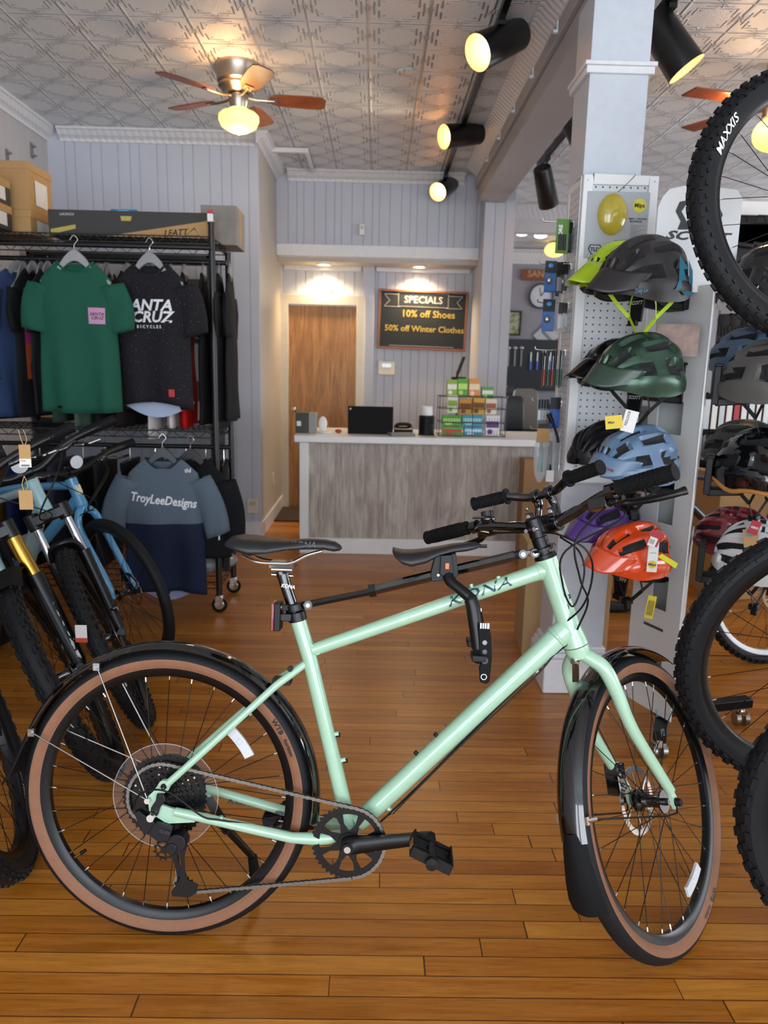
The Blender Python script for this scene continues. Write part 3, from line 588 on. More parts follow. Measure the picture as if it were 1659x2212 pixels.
# far lights
for k, (px, py, Y) in enumerate(((1128, 500, 9.2), (1168, 505, 9.2))):
    q = atY(px, py, Y); t = thing('small_spotlight', ('left' if k == 0 else 'right')+' one of two small white lamps hanging from the far room\'s track', 'spotlight', Tm(*q)); MB().rev([(.02, .09), (.045, .06), (.085, -.02), (.08, -.02)], axis='Z', n=24, m=mat('grey lamp', '#8d8f92', .4)).build('shade', t)
    MB().ball((0, 0, -.02), (.075, .075, .03), 14, mat('cool bulb', '#fff', .4, emit='#e8f2ff', es=3)).build('bulb', t); MB().tube([(0, 0, .09), (0, 0, 2.93-q.z)], .008, 6, mat('grey lamp', '#8d8f92', .4)).build('stem', t)
track('light_track', 0, 0, 1, 'grey light track spanning the far room\'s ceiling').matrix_world = Tm(1.2, 9.2, 2.965) @ Rz(-90) @ Matrix.Diagonal((1, 3.2, 1, 1))
q = atY(1198, 540, 9.9); t = thing('far_ceiling_fan', 'distant ceiling fan with glowing yellow globe behind the pegboard packs', 'ceiling fan', Tm(q.x, q.y, q.z))
MB().ball((0, 0, 0), (.13, .13, .09), 20, mat('lit opal glass', '#e8d9a0', .35)).build('globe', t); MB().cyl((0, 0, .08), (0, 0, ZC-q.z-.001), .07, 20, NIC).build('motor_housing', t)
for a_ in range(5): MB(Rz(72*a_+20)).box(.08, .55, -.06, .06, .17, .178, CHER).build('fan_blade', t)
q = atZ(1672, 290, 2.62); t = thing('near_ceiling_fan', 'ceiling fan with a lit globe glimpsed through the hanging wheel', 'ceiling fan', Tm(q.x, q.y, 2.62))
MB().ball((0, 0, 0), (.11, .11, .09), 20, mat('lit opal glass', '#e8d9a0', .35)).build('globe', t); MB().cyl((0, 0, .08), (0, 0, ZC-2.62-.001), .07, 20, NIC).build('motor_housing', t)
for a_ in range(5): MB(Rz(72*a_+50)).box(.1, .55, -.06, .06, .15, .158, CHER).build('fan_blade', t)
l = bpy.data.lights.new('fan_glow', 'POINT'); l.energy = 5; l.color = (1, .6, .3); l.shadow_soft_size = .1; o = bpy.data.objects.new('fan_glow', l); C.objects.link(o); o.parent = t; o.location = (-.25, -.1, .1)
# ================================================================== BICYCLE KIT
TAN = mat('tan tyre sidewall', '#83593f', .7, noise=.06, nscale=40, bump=.1)
RIMB = mat('black anodised rim', '#101113', .28, metal=.4); SPK = mat('black spoke', '#141416', .3, metal=.6)
MINT = mat('mint green frame paint', '#a1c6aa', .24, coat=.8, noise=.015)
TEAL = mat('dark teal decal', '#0d3b46', .4)
PLAT = mat('clear plastic', '#c8ccd0', .12, alpha=.035)
PLE = mat('clear plastic edge', '#c8ccd0', .12, alpha=.35)
REFL = mat('clear reflector', '#c9cdd2', .12, coat=1, bump=.6, bscale=500)
def toothed(mb, R, r, n, y0, y1, m, th=.006, depth=.004):
    """annulus with teeth, axis Y"""
    o = []; i = []
    for k in range(n*4):
        a = 2*PI*k/(n*4); rr = R if k % 4 in (1, 2) else R-depth; o.append((rr*math.cos(a), rr*math.sin(a))); i.append((r*math.cos(a), r*math.sin(a)))
    N = len(o); vs = [(x, y, z) for y in (y0, y1) for L_ in (o, i) for x, z in L_]; fs = []
    for k in range(N):
        q = (k+1) % N; fs += [(k, q, N+q, N+k), (2*N+k, 3*N+k, 3*N+q, 2*N+q), (k, 2*N+k, 2*N+q, q), (N+k, N+q, 3*N+q, 3*N+k)]
    mb.add(vs, fs, m)
SPM = {}
def wheel(root, name, M, R=.3425, w=.047, tan=None, knob=0, spokes=32, rimd=.019, rimm=None, hub=.026, kw=1.0, kn=62, tyre=None, spk=None, hubm=None, rimtxt=None, tyretxt=None, ttm=None, nip=CHR, tt0=0, hubw=.032, simple=False):
    rimm = rimm or RIMB; tyre = tyre or TRD; spk = spk or SPK; Rb = R-w*.90; Ri = Rb-rimd; rw = w*.30
    rim = MB().rev([(Rb, -rw), (Rb+.003, -rw*1.05), (Rb+.003, -rw*.85), (Rb-.002, -rw*.8), (Rb-.002, rw*.8), (Rb+.003, rw*.85), (Rb+.003, rw*1.05), (Rb, rw), (Ri+.006, rw*.8), (Ri, rw*.5), (Ri, -rw*.5), (Ri+.006, -rw*.8)], n=96, m=rimm, closed=True).build(name, root, ml=M, ang=35)
    t = MB(); prof = []; N_ = 20
    for k in range(N_+1):
        a = -PI*.86+2*PI*.86*k/N_; prof.append((R-w/2+w/2*math.cos(a), w/2*math.sin(a)*(1 if abs(a) < 1.6 else .92)))
    prof[0] = (Rb, -rw); prof[-1] = (Rb, rw)
    def mf(j):
        rr = (prof[j][0]+prof[min(j+1, N_)][0])/2
        return (tan if (tan and rr < R-w*.33) else tyre)
    t.rev(prof, n=120, mfun=mf)
    if knob:
        rows = ((-.36, .0, 1), (.36, .5, 1), (-.15, .25, .8), (.15, .75, .8), (-.27, .5, .7), (.27, 0, .7)) if knob == 1 else ((-.3, 0, .8), (.3, .5, .8), (-.1, .25, .9), (.1, .75, .9), (-.42, .3, .6), (.42, .8, .6))
        for ro, ph, sz in rows:
            al = ro*PI*kw; rr = R-w/2+w/2*math.cos(al); yy = w/2*math.sin(al)
            for k in range(kn):
                a = 2*PI*(k+ph)/kn; er = V((math.cos(a), 0, math.sin(a))); et = V((-math.sin(a), 0, math.cos(a))); ey = V((0, 1, 0))
                nrm = er*math.cos(al)+ey*math.sin(al); lat = ey*math.cos(al)-er*math.sin(al)
                t.obox(er*rr+ey*yy+nrm*.0012, Matrix((et, lat, nrm)).transposed(), (PI*R/kn*.56*sz, w*.070*sz, .0046), tyre)
    else:
        for yy in (-w*.17, -w*.06, w*.06, w*.17):  # shallow tread lines
            rr = R-w/2+math.sqrt((w/2)**2-yy*yy); t.rev([(rr-.001, yy-.0012), (rr+.0006, yy), (rr-.001, yy+.0012)], n=96, m=tyre)
    to = t.build('tire', rim, ang=30 if knob else 50)
    if tyretxt:
        g = MB()
        for (txt, size, a0, rr, mm, side, yoff, shr) in tyretxt:
            def fn(u, v, w_, a0=a0, rr=rr, side=side):
                r_ = rr+v; a = math.radians(a0)+(-u/rr)*side; c_ = (r_-(R-w/2))/(w/2); y = -side*(w/2)*math.sqrt(max(0, 1-c_*c_))
                return V((r_*math.cos(a), y*1.0-side*(.0008+w_), r_*math.sin(a)))
            g.text(txt, size, fn, mm, shear=shr, bold=.02, sx=1.05)
        g.build('lettering', rim)
    if rimtxt:
        g = MB()
        for (txt, size, a0, mm, side) in rimtxt:
            rr = (Rb+Ri)/2+.003
            g.text(txt, size, lambda u, v, w_: V(((rr+v)*math.cos(math.radians(a0)-u/rr*side), -side*(rw*.97+.0008), (rr+v)*math.sin(math.radians(a0)-u/rr*side))), mm, shear=.2, bold=.02)
        g.build('rim_lettering', rim)
    hb_ = MB().rev([(.0001, -hubw-.012), (.008, -hubw-.012), (.009, -hubw), (hub, -hubw), (hub, -hubw+.004), (.016, -hubw+.010), (.0145, 0), (.016, hubw-.010), (hub, hubw-.004), (hub, hubw), (.009, hubw), (.008, hubw+.012), (.0001, hubw+.012)], m=hubm or GLB, n=32).build('hub', rim)
    key = (R, w, rimd, hub, spokes, spk.name, nip.name)
    if key not in SPM:
        L_ = []
        for k in range(4):
            side = 1 if k % 2 == 0 else -1; dr = 1 if k < 2 else -1; ph = 2*PI*k/spokes; fa = ph+dr*1.15
            g = MB(); a_ = V((hub*.88*math.cos(fa), side*(hubw-.002), hub*.88*math.sin(fa))); b_ = V(((Ri+.002)*math.cos(ph), side*.003, (Ri+.002)*math.sin(ph))); c_ = a_.lerp(b_, 1-.013/(b_-a_).length)
            g.tube([a_, c_], .00105, 6, spk); g.tube([c_, b_], .0019, 6, nip); L_.append(g)
        SPM[key] = L_; wheel.cache = {}
    for k in range(spokes):
        j = k % 4; ck = (key, j)
        if ck not in wheel.cache: o = SPM[key][j].build('spoke', rim); wheel.cache[ck] = o.data
        else: o = bpy.data.objects.new('spoke', wheel.cache[ck]); C.objects.link(o); o.parent = rim
        o.matrix_local = Matrix.Rotation(-2*PI*(k-j)/spokes, 4, 'Y')
    return rim
wheel.cache = {}
def rotor(rim, y, r=.08):
    g = MB(); g.rev([(r, y), (r-.014, y), (r-.014, y+.0018), (r, y+.0018)], n=60, m=CHR, closed=True)
    for k in range(6):
        a = 2*PI*k/6; g.tube([(.02*math.cos(a), y+.001, .02*math.sin(a)), ((r-.012)*math.cos(a+.6), y+.001, (r-.012)*math.sin(a+.6))], .004, 6, CHR, flat=.25)
    g.rev([(.026, y), (.014, y), (.014, y+.002), (.026, y+.002)], n=30, m=GLB, closed=True); return g.build('brake_rotor', rim)
def arcfender(root, name, M, R, w, a0, a1, m, n=40, drop=.010, flare=0):
    rings = []
    for k in range(n+1):
        a = math.radians(a0+(a1-a0)*k/n); er = V((math.cos(a), 0, math.sin(a))); ey = V((0, 1, 0)); ring = []
        pr = []
        for q in range(9): t = -1+q/4; pr.append((R-drop*abs(t)**3-.002*t*t, w/2*t))
        pr += [(p[0]-.0022, p[1]*.96) for p in pr[::-1]]
        rings.append([er*r_+ey*y_ for r_, y_ in pr])
    return MB().loft(rings, m).build(name, root, ml=M, ang=40)
# ================================================================== HERO: mint commuter bicycle
BO = V((-.476, 1.550, 0)); YAW = -.054; LEAN = math.radians(8.0)
fx = V((math.cos(YAW), math.sin(YAW), 0)); side = V((math.sin(YAW), -math.cos(YAW), 0)); upv = V((0, 0, 1))*math.cos(LEAN)-side*math.sin(LEAN); sd2 = side*math.cos(LEAN)+V((0, 0, 1))*math.sin(LEAN)
BM = Matrix((fx, -sd2, upv)).transposed().to_4x4(); BM.translation = BO
def BL(px, py, s=0.0):
    """photo pixel -> bike-frame point on the plane lying s metres to the drive side"""
    r = ray(px, py); o = V((0, 0, H))-BO-sd2*s; P = V((0, 0, H))+r*(-(o.dot(sd2))/r.dot(sd2))-BO
    return V((P.dot(fx), -s, P.dot(upv)))
def poly(pts, s): return [(BL(x, y, s).x, BL(x, y, s).z) for x, y in pts]
bike = thing('bicycle', 'mint green commuter bicycle with tan-wall tyres and a child seat on its top tube', 'bicycle', BM)
RA = V((0, 0, .3425)); BB = BL(757, 1797); HT = BL(1180, 1207); HB = BL(1244, 1393); SJ = BL(668, 1418); ST = BL(642, 1332)
dST = (SJ-BB).normalized(); AX = (HT-HB).normalized()
fr = MB()
fr.tube([BB, BB.lerp(SJ, .6), SJ, ST], [.0185, .0175, .0178, .0185], 24, MINT)                      # seat tube
T0 = BL(676, 1404); T1 = BL(1190, 1226); fr.tube([T0, T0.lerp(T1, .5), T0.lerp(T1, .9), T1], [.0150, .0165, .0180, .0215], 24, MINT)
D0 = BL(775, 1776); D1 = BL(1224, 1358); fr.tube([D0, D0.lerp(D1, .5), D0.lerp(D1, .88), D1], [.0225, .0238, .0245, .0285], 24, MINT)
fr.tube([HT+AX*.002, HT-AX*.012, HT-AX*.03, HB+AX*.04, HB+AX*.012, HB], [.0255, .0250, .0240, .0250, .0280, .0290], 28, MINT)
fr.tube([BB+V((0, -.036, 0)), BB+V((0, .036, 0))], .0235, 28, MINT)
# welds and gusset
for c_, r_ in ((T1, .0235), (D1, .031)): pass
for A_, B_, r_ in ((T0, T1, .0195), (D0, D1, .0275)):
    d_ = (B_-A_).normalized(); e_ = B_-d_*.030
    fr.tube([e_-d_*.004, e_-d_*.001, e_+d_*.002, e_+d_*.006], [r_*.96, r_*1.07, r_*1.07, r_*1.12], 24, MINT)
gp = [BL(655, 1368), BL(668, 1385), BL(684, 1395), BL(702, 1394), BL(690, 1412), BL(664, 1412)]
fr.prism([(p.x, p.z) for p in gp], (0, -.011, 0), (1, 0, 0), (0, 0, 1), (0, .022, 0), MINT)
# rear triangle
for s in (1, -1):
    y = -s
    a_ = BL(655, 1436, .0); a_ = V((a_.x, 0, a_.z)); drop_ = V((-.012, y*.066, .3425+.012))
    us = V((.012, y*.066, .385)); fr.tube([a_+V((.006, y*.004, .004)), a_+V((-.03, y*.021, -.022)), a_+V((-.055, y*.032, -.040)), V((.06, y*.062, .43)), us], [.0085, .0090, .0088, .0082, .0088], 14, MINT)
    cs = V((.075, y*.070, .325)); fr.tube([BB+V((-.01, y*.024, .002)), BB+V((-.075, y*.040, .000)), BB+V((-.13, y*.056, .008)), cs, V((.04, y*.068, .330))], [.0150, .0145, .0120, .0105, .0100], 16, MINT, up=(0, 0, 1))
    # dropout plate
    pl = [(.022, .398), (.004, .398), (-.010, .376), (-.024, .362), (-.020, .330), (-.006, .318), (.022, .302), (.085, .308), (.088, .330), (.03, .338), (.008, .345), (.010, .366), (.030, .392)]
    fr.prism(pl, (0, y*.0625, 0), (1, 0, 0), (0, 0, 1), (0, y*.007, 0), MINT)
    fr.cyl((.014, y*.060, .389), (.014, y*.072, .389), .0135, 20, MINT)
fr.tube([BB+V((-.075, -.038, .004)), BB+V((-.075, .038, .004))], .011, 12, MINT)
fr.cyl(BL(478, 1774, .07)+V((0, 0, -.006)), BL(478, 1774, .07)+V((0, 0, .012)), .0045, 10, MINT)
for px, py in ((733, 1587), (748, 1643)):
    p = BL(px-14, py, 0); fr.cyl(p, p+V((.014, 0, .003)), .0055, 10, MINT)
for px, py in ((945, 1592), (903, 1630)):
    p = BL(px, py, 0); fr.cyl(p+V((.012, 0, -.012)), p, .0055, 10, MINT)
for px, py in ((1159, 1440), (1000, 1592), (842, 1748)):
    p = BL(px, py, 0); fr.cyl(p+V((-.014, 0, .012)), p+V((.004, -.004, -.004)), .006, 10, MINT)
FR = fr.build('frame', bike, ang=50)
def bolt(A_, B_, r_, m, nm='bolt', par=None, n=10): return MB().cyl(A_, B_, r_, n, m).build(nm, par or FR)
for px, py in ((734, 1587), (750, 1643), (942, 1588), (899, 1627), (1077, 1249), (1018, 1266)):
    p = BL(px, py, 0); d_ = V((1, 0, .2)) if px < 800 else V((-.7, 0, .75)) if py > 1500 else V((-.3, 0, 1)); d_.normalize(); p = p-d_*.004 if px < 800 else p; bolt(p-d_*.006, p+d_*.005, .0048, BLK if py > 1500 else MINT)
for px, py in ((1161, 1446), (1002, 1597), (845, 1752)): p = BL(px, py, 0); bolt(p+V((-.004, -.01, 0)), p+V((.006, .01, -.002)), .0055, CHR, 'cable_clip', n=8)
bolt((.014, -.071, .389), (.014, -.0745, .389), .007, BLK); p = BL(627, 1444, .02); bolt(p+V((0, .003, 0)), p+V((0, -.006, 0)), .0065, BLK)
def tubetext(A_, B_, r_, u0, txt, size, m, shear=.3, face=(0, -1, 0), bold=.02, sx=1.2, v0=0):
    d_ = (B_-A_).normalized(); f_ = V(face); f_ = (f_-d_*f_.dot(d_)).normalized(); n_ = d_.cross(f_)*1.0
    if n_.z < 0: n_ = -n_
    def fn(u, v, w_):
        a = (v+v0)/r_; return A_+d_*(u0+u)+f_*math.cos(a)*(r_+.0006+w_)+n_*math.sin(a)*(r_+.0006+w_)
    return lambda mb: mb.text(txt, size, fn, m, shear=shear, bold=bold, sx=sx)
g = MB(); tubetext(T0, T1, .0188, .405, 'KONA', .034, TEAL, v0=.004, sx=1.55, bold=.008)(g); g.build('lettering', FR)
g = MB(); tubetext(HT, HB, .0248, .10, 'K', .05, TEAL, face=(.85, -.55, 0), shear=0)(g); g.build('head_badge', FR)
g = MB()
A_ = BB+V((-.01, .024, .002)); B_ = V((.075, .070, .325))
g.text('KONA', .020, lambda u, v, w_: V((.165+u, .0565-.0, .300+v-.10*u)), TEAL, shear=.35, bold=.03, sx=1.3)
g.text('6061', .012, lambda u, v, w_: V((.262+u, .0395, .287+v-.10*u)), TEAL, shear=.3, bold=.03, sx=1.2); g.build('chainstay_lettering', FR)
# seat post, saddle
SPt = BL(606, 1232); g = MB(); g.tube([ST-dST*.03, ST.lerp(SPt, .72), SPt+V((.006, 0, -.008))], [.0136, .0136, .0142], 22, GLB); g.tube([SPt+V((.012, 0, -.028)), SPt+V((-.004, 0, .006))], [.0135, .012], 16, GLB)
p = SPt; g.tube([p+V((-.018, -.014, .004)), p+V((.03, -.014, .004))], .006, 10, CHR, flat=1); g.box(p.x-.022, p.x+.034, -.024, .024, p.z+.008, p.z+.022, GLB); g.cyl(p+V((-.02, 0, -.01)), p+V((.03, 0, -.012)), .0045, 10, CHR)
post = g.build('seat_post', bike); g = MB(); g.text('KONA', .012, lambda u, v, w_: BL(624, 1265)+V((u*.9, -.0142, v+u*-.1)), WHT, bold=.03, shear=.3); g.build('lettering', post)
g = MB(); c_ = ST; g.tube([c_-dST*.010, c_+dST*.012], .0215, 24, MBK); g.tube([c_+dST*.014, c_+dST*.032], .0225, 24, MBK); g.box(c_.x-.040, c_.x-.01, -.022, .006, c_.z-.008, c_.z+.010, MBK); g.build('seat_clamp', bike, bev=.002)
SADB = mat('black saddle cover', '#18191b', .42, bump=.15, bscale=500)
def saddle(pts, wprof, m=SADB, n=20, name='saddle', parent=None):
    """pts: list of (x, ztop, zbot); wprof half widths"""
    rings = []
    for (x, zt, zb), hw in zip(pts, wprof):
        ring = []
        for k in range(n):
            a = 2*PI*k/n; cx_, cz_ = math.cos(a), math.sin(a); yy = hw*(abs(cx_)**.62)*(1 if cx_ > 0 else -1)
            zm = zt-(zt-zb)*.45-.10*0; zz_ = zm+(zt-zm)*(abs(cz_)**.75) if cz_ > 0 else zm-(zm-zb)*(abs(cz_)**.42)*(.35+.65*abs(cx_)**.5 if hw > .03 else 1)
            zz_ -= .012*(abs(cx_)**3)*(hw/.07) if cz_ > 0 else 0
            ring.append(V((x, yy, zz_)))
        rings.append(ring)
    return MB().loft(rings, m).build(name, parent, ang=80)
up_ = [(486, 1170), (497, 1160), (515, 1157), (545, 1160), (580, 1166), (620, 1168), (665, 1166), (700, 1168), (720, 1172), (732, 1180), (736, 1186)]
lo_ = [(486, 1176), (497, 1184), (515, 1194), (545, 1205), (580, 1203), (620, 1193), (665, 1191), (700, 1192), (720, 1196), (732, 1194), (736, 1190)]
sp_ = []
for (ux, uy), (lx, ly) in zip(up_, lo_): a_ = BL(ux, uy, .03); b_ = BL(lx, ly, .05); sp_.append((a_.x, a_.z, b_.z))
S1 = saddle(sp_, [.035, .058, .070, .073, .062, .044, .030, .024, .021, .016, .006], parent=bike)
g = MB()
for s in (-1, 1):
    pr = [BL(528, 1196), BL(560, 1211), BL(600, 1215), BL(632, 1214), BL(665, 1199), BL(697, 1190)]
    g.tube(spl([V((p.x, s*(.022 if 1 < i < 4 else .03 if i < 2 else .012), p.z)) for i, p in enumerate(pr)], 5), .0036, 8, CHR)
g.build('saddle_rails', S1); g = MB(); q = BL(655, 1178, .02); g.text('KONA', .02, lambda u, v, w_: V((q.x+u, -.0295, q.z+.002+v)), mat('grey print', '#4a4b4d', .5), shear=.3); g.build('lettering', S1)
# rear wheel
RW = wheel(bike, 'rear_wheel', Tm(0, 0, .3425), tan=TAN, tyretxt=[('WTB', .017, 34, .3155, mat('dark tyre print', '#1a1512', .6), 1, 0, 0), ('horizon', .013, 24, .3155, mat('dark tyre print', '#1a1512', .6), 1, 0, 0)], hubw=.03)
g = MB(); ns = (11, 13, 15, 17, 20, 23, 28, 34, 41, 48)
for i, n_ in enumerate(ns):
    R_ = n_*.0127/(2*PI)+.003; y_ = -.056+i*.0036; toothed(g, R_, R_-.016 if i > 3 else .012, n_, y_, y_+.0018, MBK)
    if i > 3:
        for k in range(6): a = 2*PI*(k+i*.3)/6; g.bar((.014*math.cos(a), y_+.001, .014*math.sin(a)), ((R_-.015)*math.cos(a+.25), y_+.001, (R_-.015)*math.sin(a+.25)), .010, .0016, MBK, up=(0, 1, 0))
for i in (7, 8, 9):
    R_ = ns[i]*.0127/(2*PI)
    for k in range(6): a = 2*PI*k/6+i; g.cyl(((R_-.011)*math.cos(a), -.056+i*.0036-.001, (R_-.011)*math.sin(a)), ((R_-.011)*math.cos(a), -.056+i*.0036-.0022, (R_-.011)*math.sin(a)), .0026, 8, CHR)
g.build('cassette', RW)
MB().rev([(.03, -.0180), (.123, -.0180), (.1245, -.0185), (.1245, -.0175), (.123, -.0172), (.03, -.0172)], n=64, m=PLAT, closed=True).rev([(.1235, -.0185), (.1250, -.0185), (.1250, -.0170), (.1235, -.0170)], n=64, m=PLE, closed=True).build('spoke_protector', RW)
def refl(rim, a, r_=.20):
    g = MB()
    for k in range(7):
        t0 = math.radians(a-11+k*3.3); t1 = math.radians(a-11+(k+1)*3.3)
        vs = [V((q*math.cos(t_), y_, q*math.sin(t_))) for y_ in (-.022, -.014) for t_ in (t0, t1) for q in (r_-.012, r_+.012)]
        g.add(vs, [(0, 1, 3, 2), (4, 6, 7, 5), (0, 2, 6, 4), (1, 5, 7, 3), (0, 4, 5, 1), (2, 3, 7, 6)], REFL)
    t_ = math.radians(a); g.cyl((r_*math.cos(t_), -.024, r_*math.sin(t_)), (r_*math.cos(t_), -.010, r_*math.sin(t_)), .007, 14, REFL)
    return g.build('reflector', rim, bev=.001)
refl(RW, 38.5, .222)
def valve(rim, a, Ri):
    t_ = math.radians(a); e = V((math.cos(t_), 0, math.sin(t_))); g = MB(); g.tube([e*Ri, e*(Ri-.028)], .0032, 8, mat('brass', '#9a7a3a', .35, metal=1)); g.tube([e*(Ri-.020), e*(Ri-.034)], [.0048, .004], 10, BLK); return g.build('valve', rim)
valve(RW, 217, .281)
rotor(RW, .036)
# rear fender with stays and flap
RFm = Tm(0, 0, .3425)
rfd = arcfender(bike, 'rear_fender', RFm, .362, .056, -8, 160, GLB, n=60)
g = MB()
pf = [BL(62, 1575), BL(48, 1610), BL(32, 1650), BL(16, 1676)]; rings = []
for i, p in enumerate(pf):
    hw = .028+.006*i; rings.append([V((p.x-.004*abs(t)**2*-3, hw*t, p.z)) for t in (-1, -.6, -.2, .2, .6, 1)]+[V((p.x+.004-.004*abs(t)**2*-3, hw*t, p.z-.002)) for t in (1, .6, .2, -.2, -.6, -1)])
g.loft(rings, RUB); g.build('mud_flap', rfd, ml=RFm.inverted())
SS = mat('polished stay wire', '#8e8c88', .35, metal=1)
g = MB(); an = V((-.022, -.074, .356))
for tgt, s in (((209, 1440), 1), ((68, 1582), 1)):
    p = BL(*tgt, .036); g.tube([an, V((p.x, -.036, p.z))], .0018, 8, SS); g.box(p.x-.0075, p.x+.0075, -.040, -.032, p.z-.0085, p.z+.0085, SS); g.cyl(V((p.x, -.040, p.z)), V((p.x, -.044, p.z)), .0045, 10, CHR)
    q = V((an.x, .074, an.z)); g.tube([q, V((p.x, .036, p.z))], .0018, 8, SS)
g.cyl(an+V((0, 0, 0)), an+V((0, -.006, 0)), .0065, 12, CHR)
g.build('fender_stays', rfd, ml=RFm.inverted())
g = MB(); p = BL(618, 1465); g.box(p.x-.03, p.x+.012, -.02, .02, p.z-.012, p.z+.0, BLK); g.cyl(p+V((0, 0, 0)), p+V((.01, -.016, .006)), .004, 8, CHR); g.build('fender_bracket', rfd, ml=RFm.inverted())
# crank, chainring, pedals
CY = -.052
g = MB(M=Tm(BB.x, 0, BB.z)); toothed(g, .0855, .067, 42, CY, CY+.0025, MBK, depth=.0045)
for k in range(8):
    a = 2*PI*k/8+.35; c_, s_ = math.cos(a), math.sin(a)
    e = V((c_, 0, s_)); f = V((-s_, 0, c_))
    vs = [e*.02-f*.012, e*.02+f*.012, e*.045+f*.0045, e*.069+f*.009, e*.069-f*.009, e*.045-f*.0045]
    g.prism([(v.x, v.z) for v in vs], (0, CY-.001, 0), (1, 0, 0), (0, 0, 1), (0, .003, 0), MBK)
g.rev([(.0001, CY-.003), (.024, CY-.003), (.027, CY+.003), (.0001, CY+.003)], m=MBK, n=30)
crk = g.build('crankset', bike)
PE = BL(930, 1812, .085); PE = V((PE.x, 0, PE.z))
def crank(mb, y, s, A_, B_):
    secs = []
    for t, hw, th in ((-.09, .001, .010), (-.07, .012, .012), (0, .0175, .013), (.12, .0172, .012), (.5, .0150, .009), (.92, .0135, .009), (1.02, .0120, .009), (1.06, .006, .008)):
        p = A_.lerp(B_, t); d_ = (B_-A_).normalized(); n_ = V((-d_.z, 0, d_.x)); yy = y+s*(.010*t)
        secs.append([p+n_*a*hw+V((0, yy+b*th, 0)) for a, b in ((-1, -.5), (-.6, -1), (.6, -1), (1, -.5), (1, .5), (.6, 1), (-.6, 1), (-1, .5))])
    mb.loft(secs, MBK)
g = MB(); crank(g, CY-.016, -1, BB, PE); g.cyl(BB+V((0, CY-.026, 0)), BB+V((0, CY-.032, 0)), .013, 24, MBK); g.cyl(BB+V((0, CY-.031, 0)), BB+V((0, CY-.0335, 0)), .0075, 18, CHR); g.build('crank_arm', crk)
PL_ = BB-(PE-BB); g = MB(); crank(g, .068, 1, BB, PL_); g.build('crank_arm', crk)
def pedal(P, s, rot):
    M = Tm(P.x, P.y, P.z) @ Ry(rot); g = MB(M)
    y0, y1 = (s*.012, s*.100); ya, yb = min(y0, y1), max(y0, y1)
    g.tube([(0, s*-.006, 0), (0, s*.103, 0)], .010, 16, BLK)
    g.rev([(.0001, s*.103), (.013, s*.103), (.013, s*.108), (.0001, s*.109)], m=BLK, n=18)
    for x in (-.046, .040): g.box(x, x+.006, ya+.010, yb-.006, -.011, .011, BLK)
    for yy in (ya+.006, yb-.012): g.box(-.046, .046, yy, yy+.006, -.011, .011, BLK)
    for yy in (.3, .7):
        y_ = ya+(yb-ya)*yy; g.box(-.046, .046, y_-.002, y_+.002, -.008, .008, BLK)
    for k in range(8):
        for x in (-.043, .043): g.box(x-.002, x+.002, ya+.014+k*.0095, ya+.017+k*.0095, .011, .0145, BLK); g.box(x-.002, x+.002, ya+.014+k*.0095, ya+.017+k*.0095, -.0145, -.011, BLK)
    o = g.build('pedal', crk); g = MB(M); g.box(-.0475, -.046, ya+.03, yb-.03, -.007, .007, mat('amber reflector', '#b9741c', .2, coat=1)); g.build('pedal_reflector', crk); return o
pedal(PE+V((0, CY-.036, 0)), -1, 24); pedal(V((PL_.x, .094, PL_.z)), 1, -10)
# chain
CH = mat('chain steel', '#8c8b87', .3, metal=1)
cr = .0825; c1 = V((BB.x, 0, BB.z)); c2 = V((0, 0, .3425)); r2 = .083; g1 = BL(365, 1840, .05); g2 = BL(393, 1916, .05); path = []
def tang(ca, ra, cb, rb, sgn):
    d_ = cb-ca; L_ = d_.length; an_ = math.atan2(d_.z, d_.x); be = math.acos(max(-1, min(1, (ra-rb)/L_))); a = an_+sgn*be
    return V((ca.x+ra*math.cos(a), 0, ca.z+ra*math.sin(a))), V((cb.x+rb*math.cos(a), 0, cb.z+rb*math.sin(a))), a
pt, qt, at_ = tang(c1, cr, c2, r2, -1)
if pt.z < c1.z: pt, qt, at_ = tang(c1, cr, c2, r2, 1)
# lower run: chainring bottom to lower pulley
g2v = V((g2.x, 0, g2.z)); g1v = V((g1.x, 0, g1.z))
lo1, lo2, al_ = tang(c1, cr, g2v, .022, -1)
if lo1.z > c1.z: lo1, lo2, al_ = tang(c1, cr, g2v, .022, 1)
def arc(c_, r_, a0, a1, n=24): return [V((c_.x+r_*math.cos(a0+(a1-a0)*k/n), 0, c_.z+r_*math.sin(a0+(a1-a0)*k/n))) for k in range(n+1)]
aT = math.atan2(pt.z-c1.z, pt.x-c1.x); aB = math.atan2(lo1.z-c1.z, lo1.x-c1.x)
path = arc(c1, cr, aB, aT)                       # front of chainring, going up counter-clockwise
aQ = math.atan2(qt.z-c2.z, qt.x-c2.x); path += arc(c2, r2, aQ, math.radians(208))
path += [V((BL(352, 1822, .05).x, 0, BL(352, 1822, .05).z)), V((BL(378, 1850, .05).x, 0, BL(378, 1850, .05).z)), V((BL(379, 1900, .05).x, 0, BL(379, 1900, .05).z))]
aL = math.atan2(lo2.z-g2v.z, lo2.x-g2v.x); path += arc(g2v, .022, PI, 2*PI+aL, 10)
g = MB(); acc = 0; pts = [path[0]]
for a_, b_ in zip(path, path[1:]+[path[0]]):
    L_ = (b_-a_).length; s0 = .0127-acc
    while s0 <= L_: pts.append(a_.lerp(b_, s0/L_)); s0 += .0127
    acc = L_-(s0-.0127)
def ych(x): return -.0335-(.0165*max(0, min(1, x/.40)))
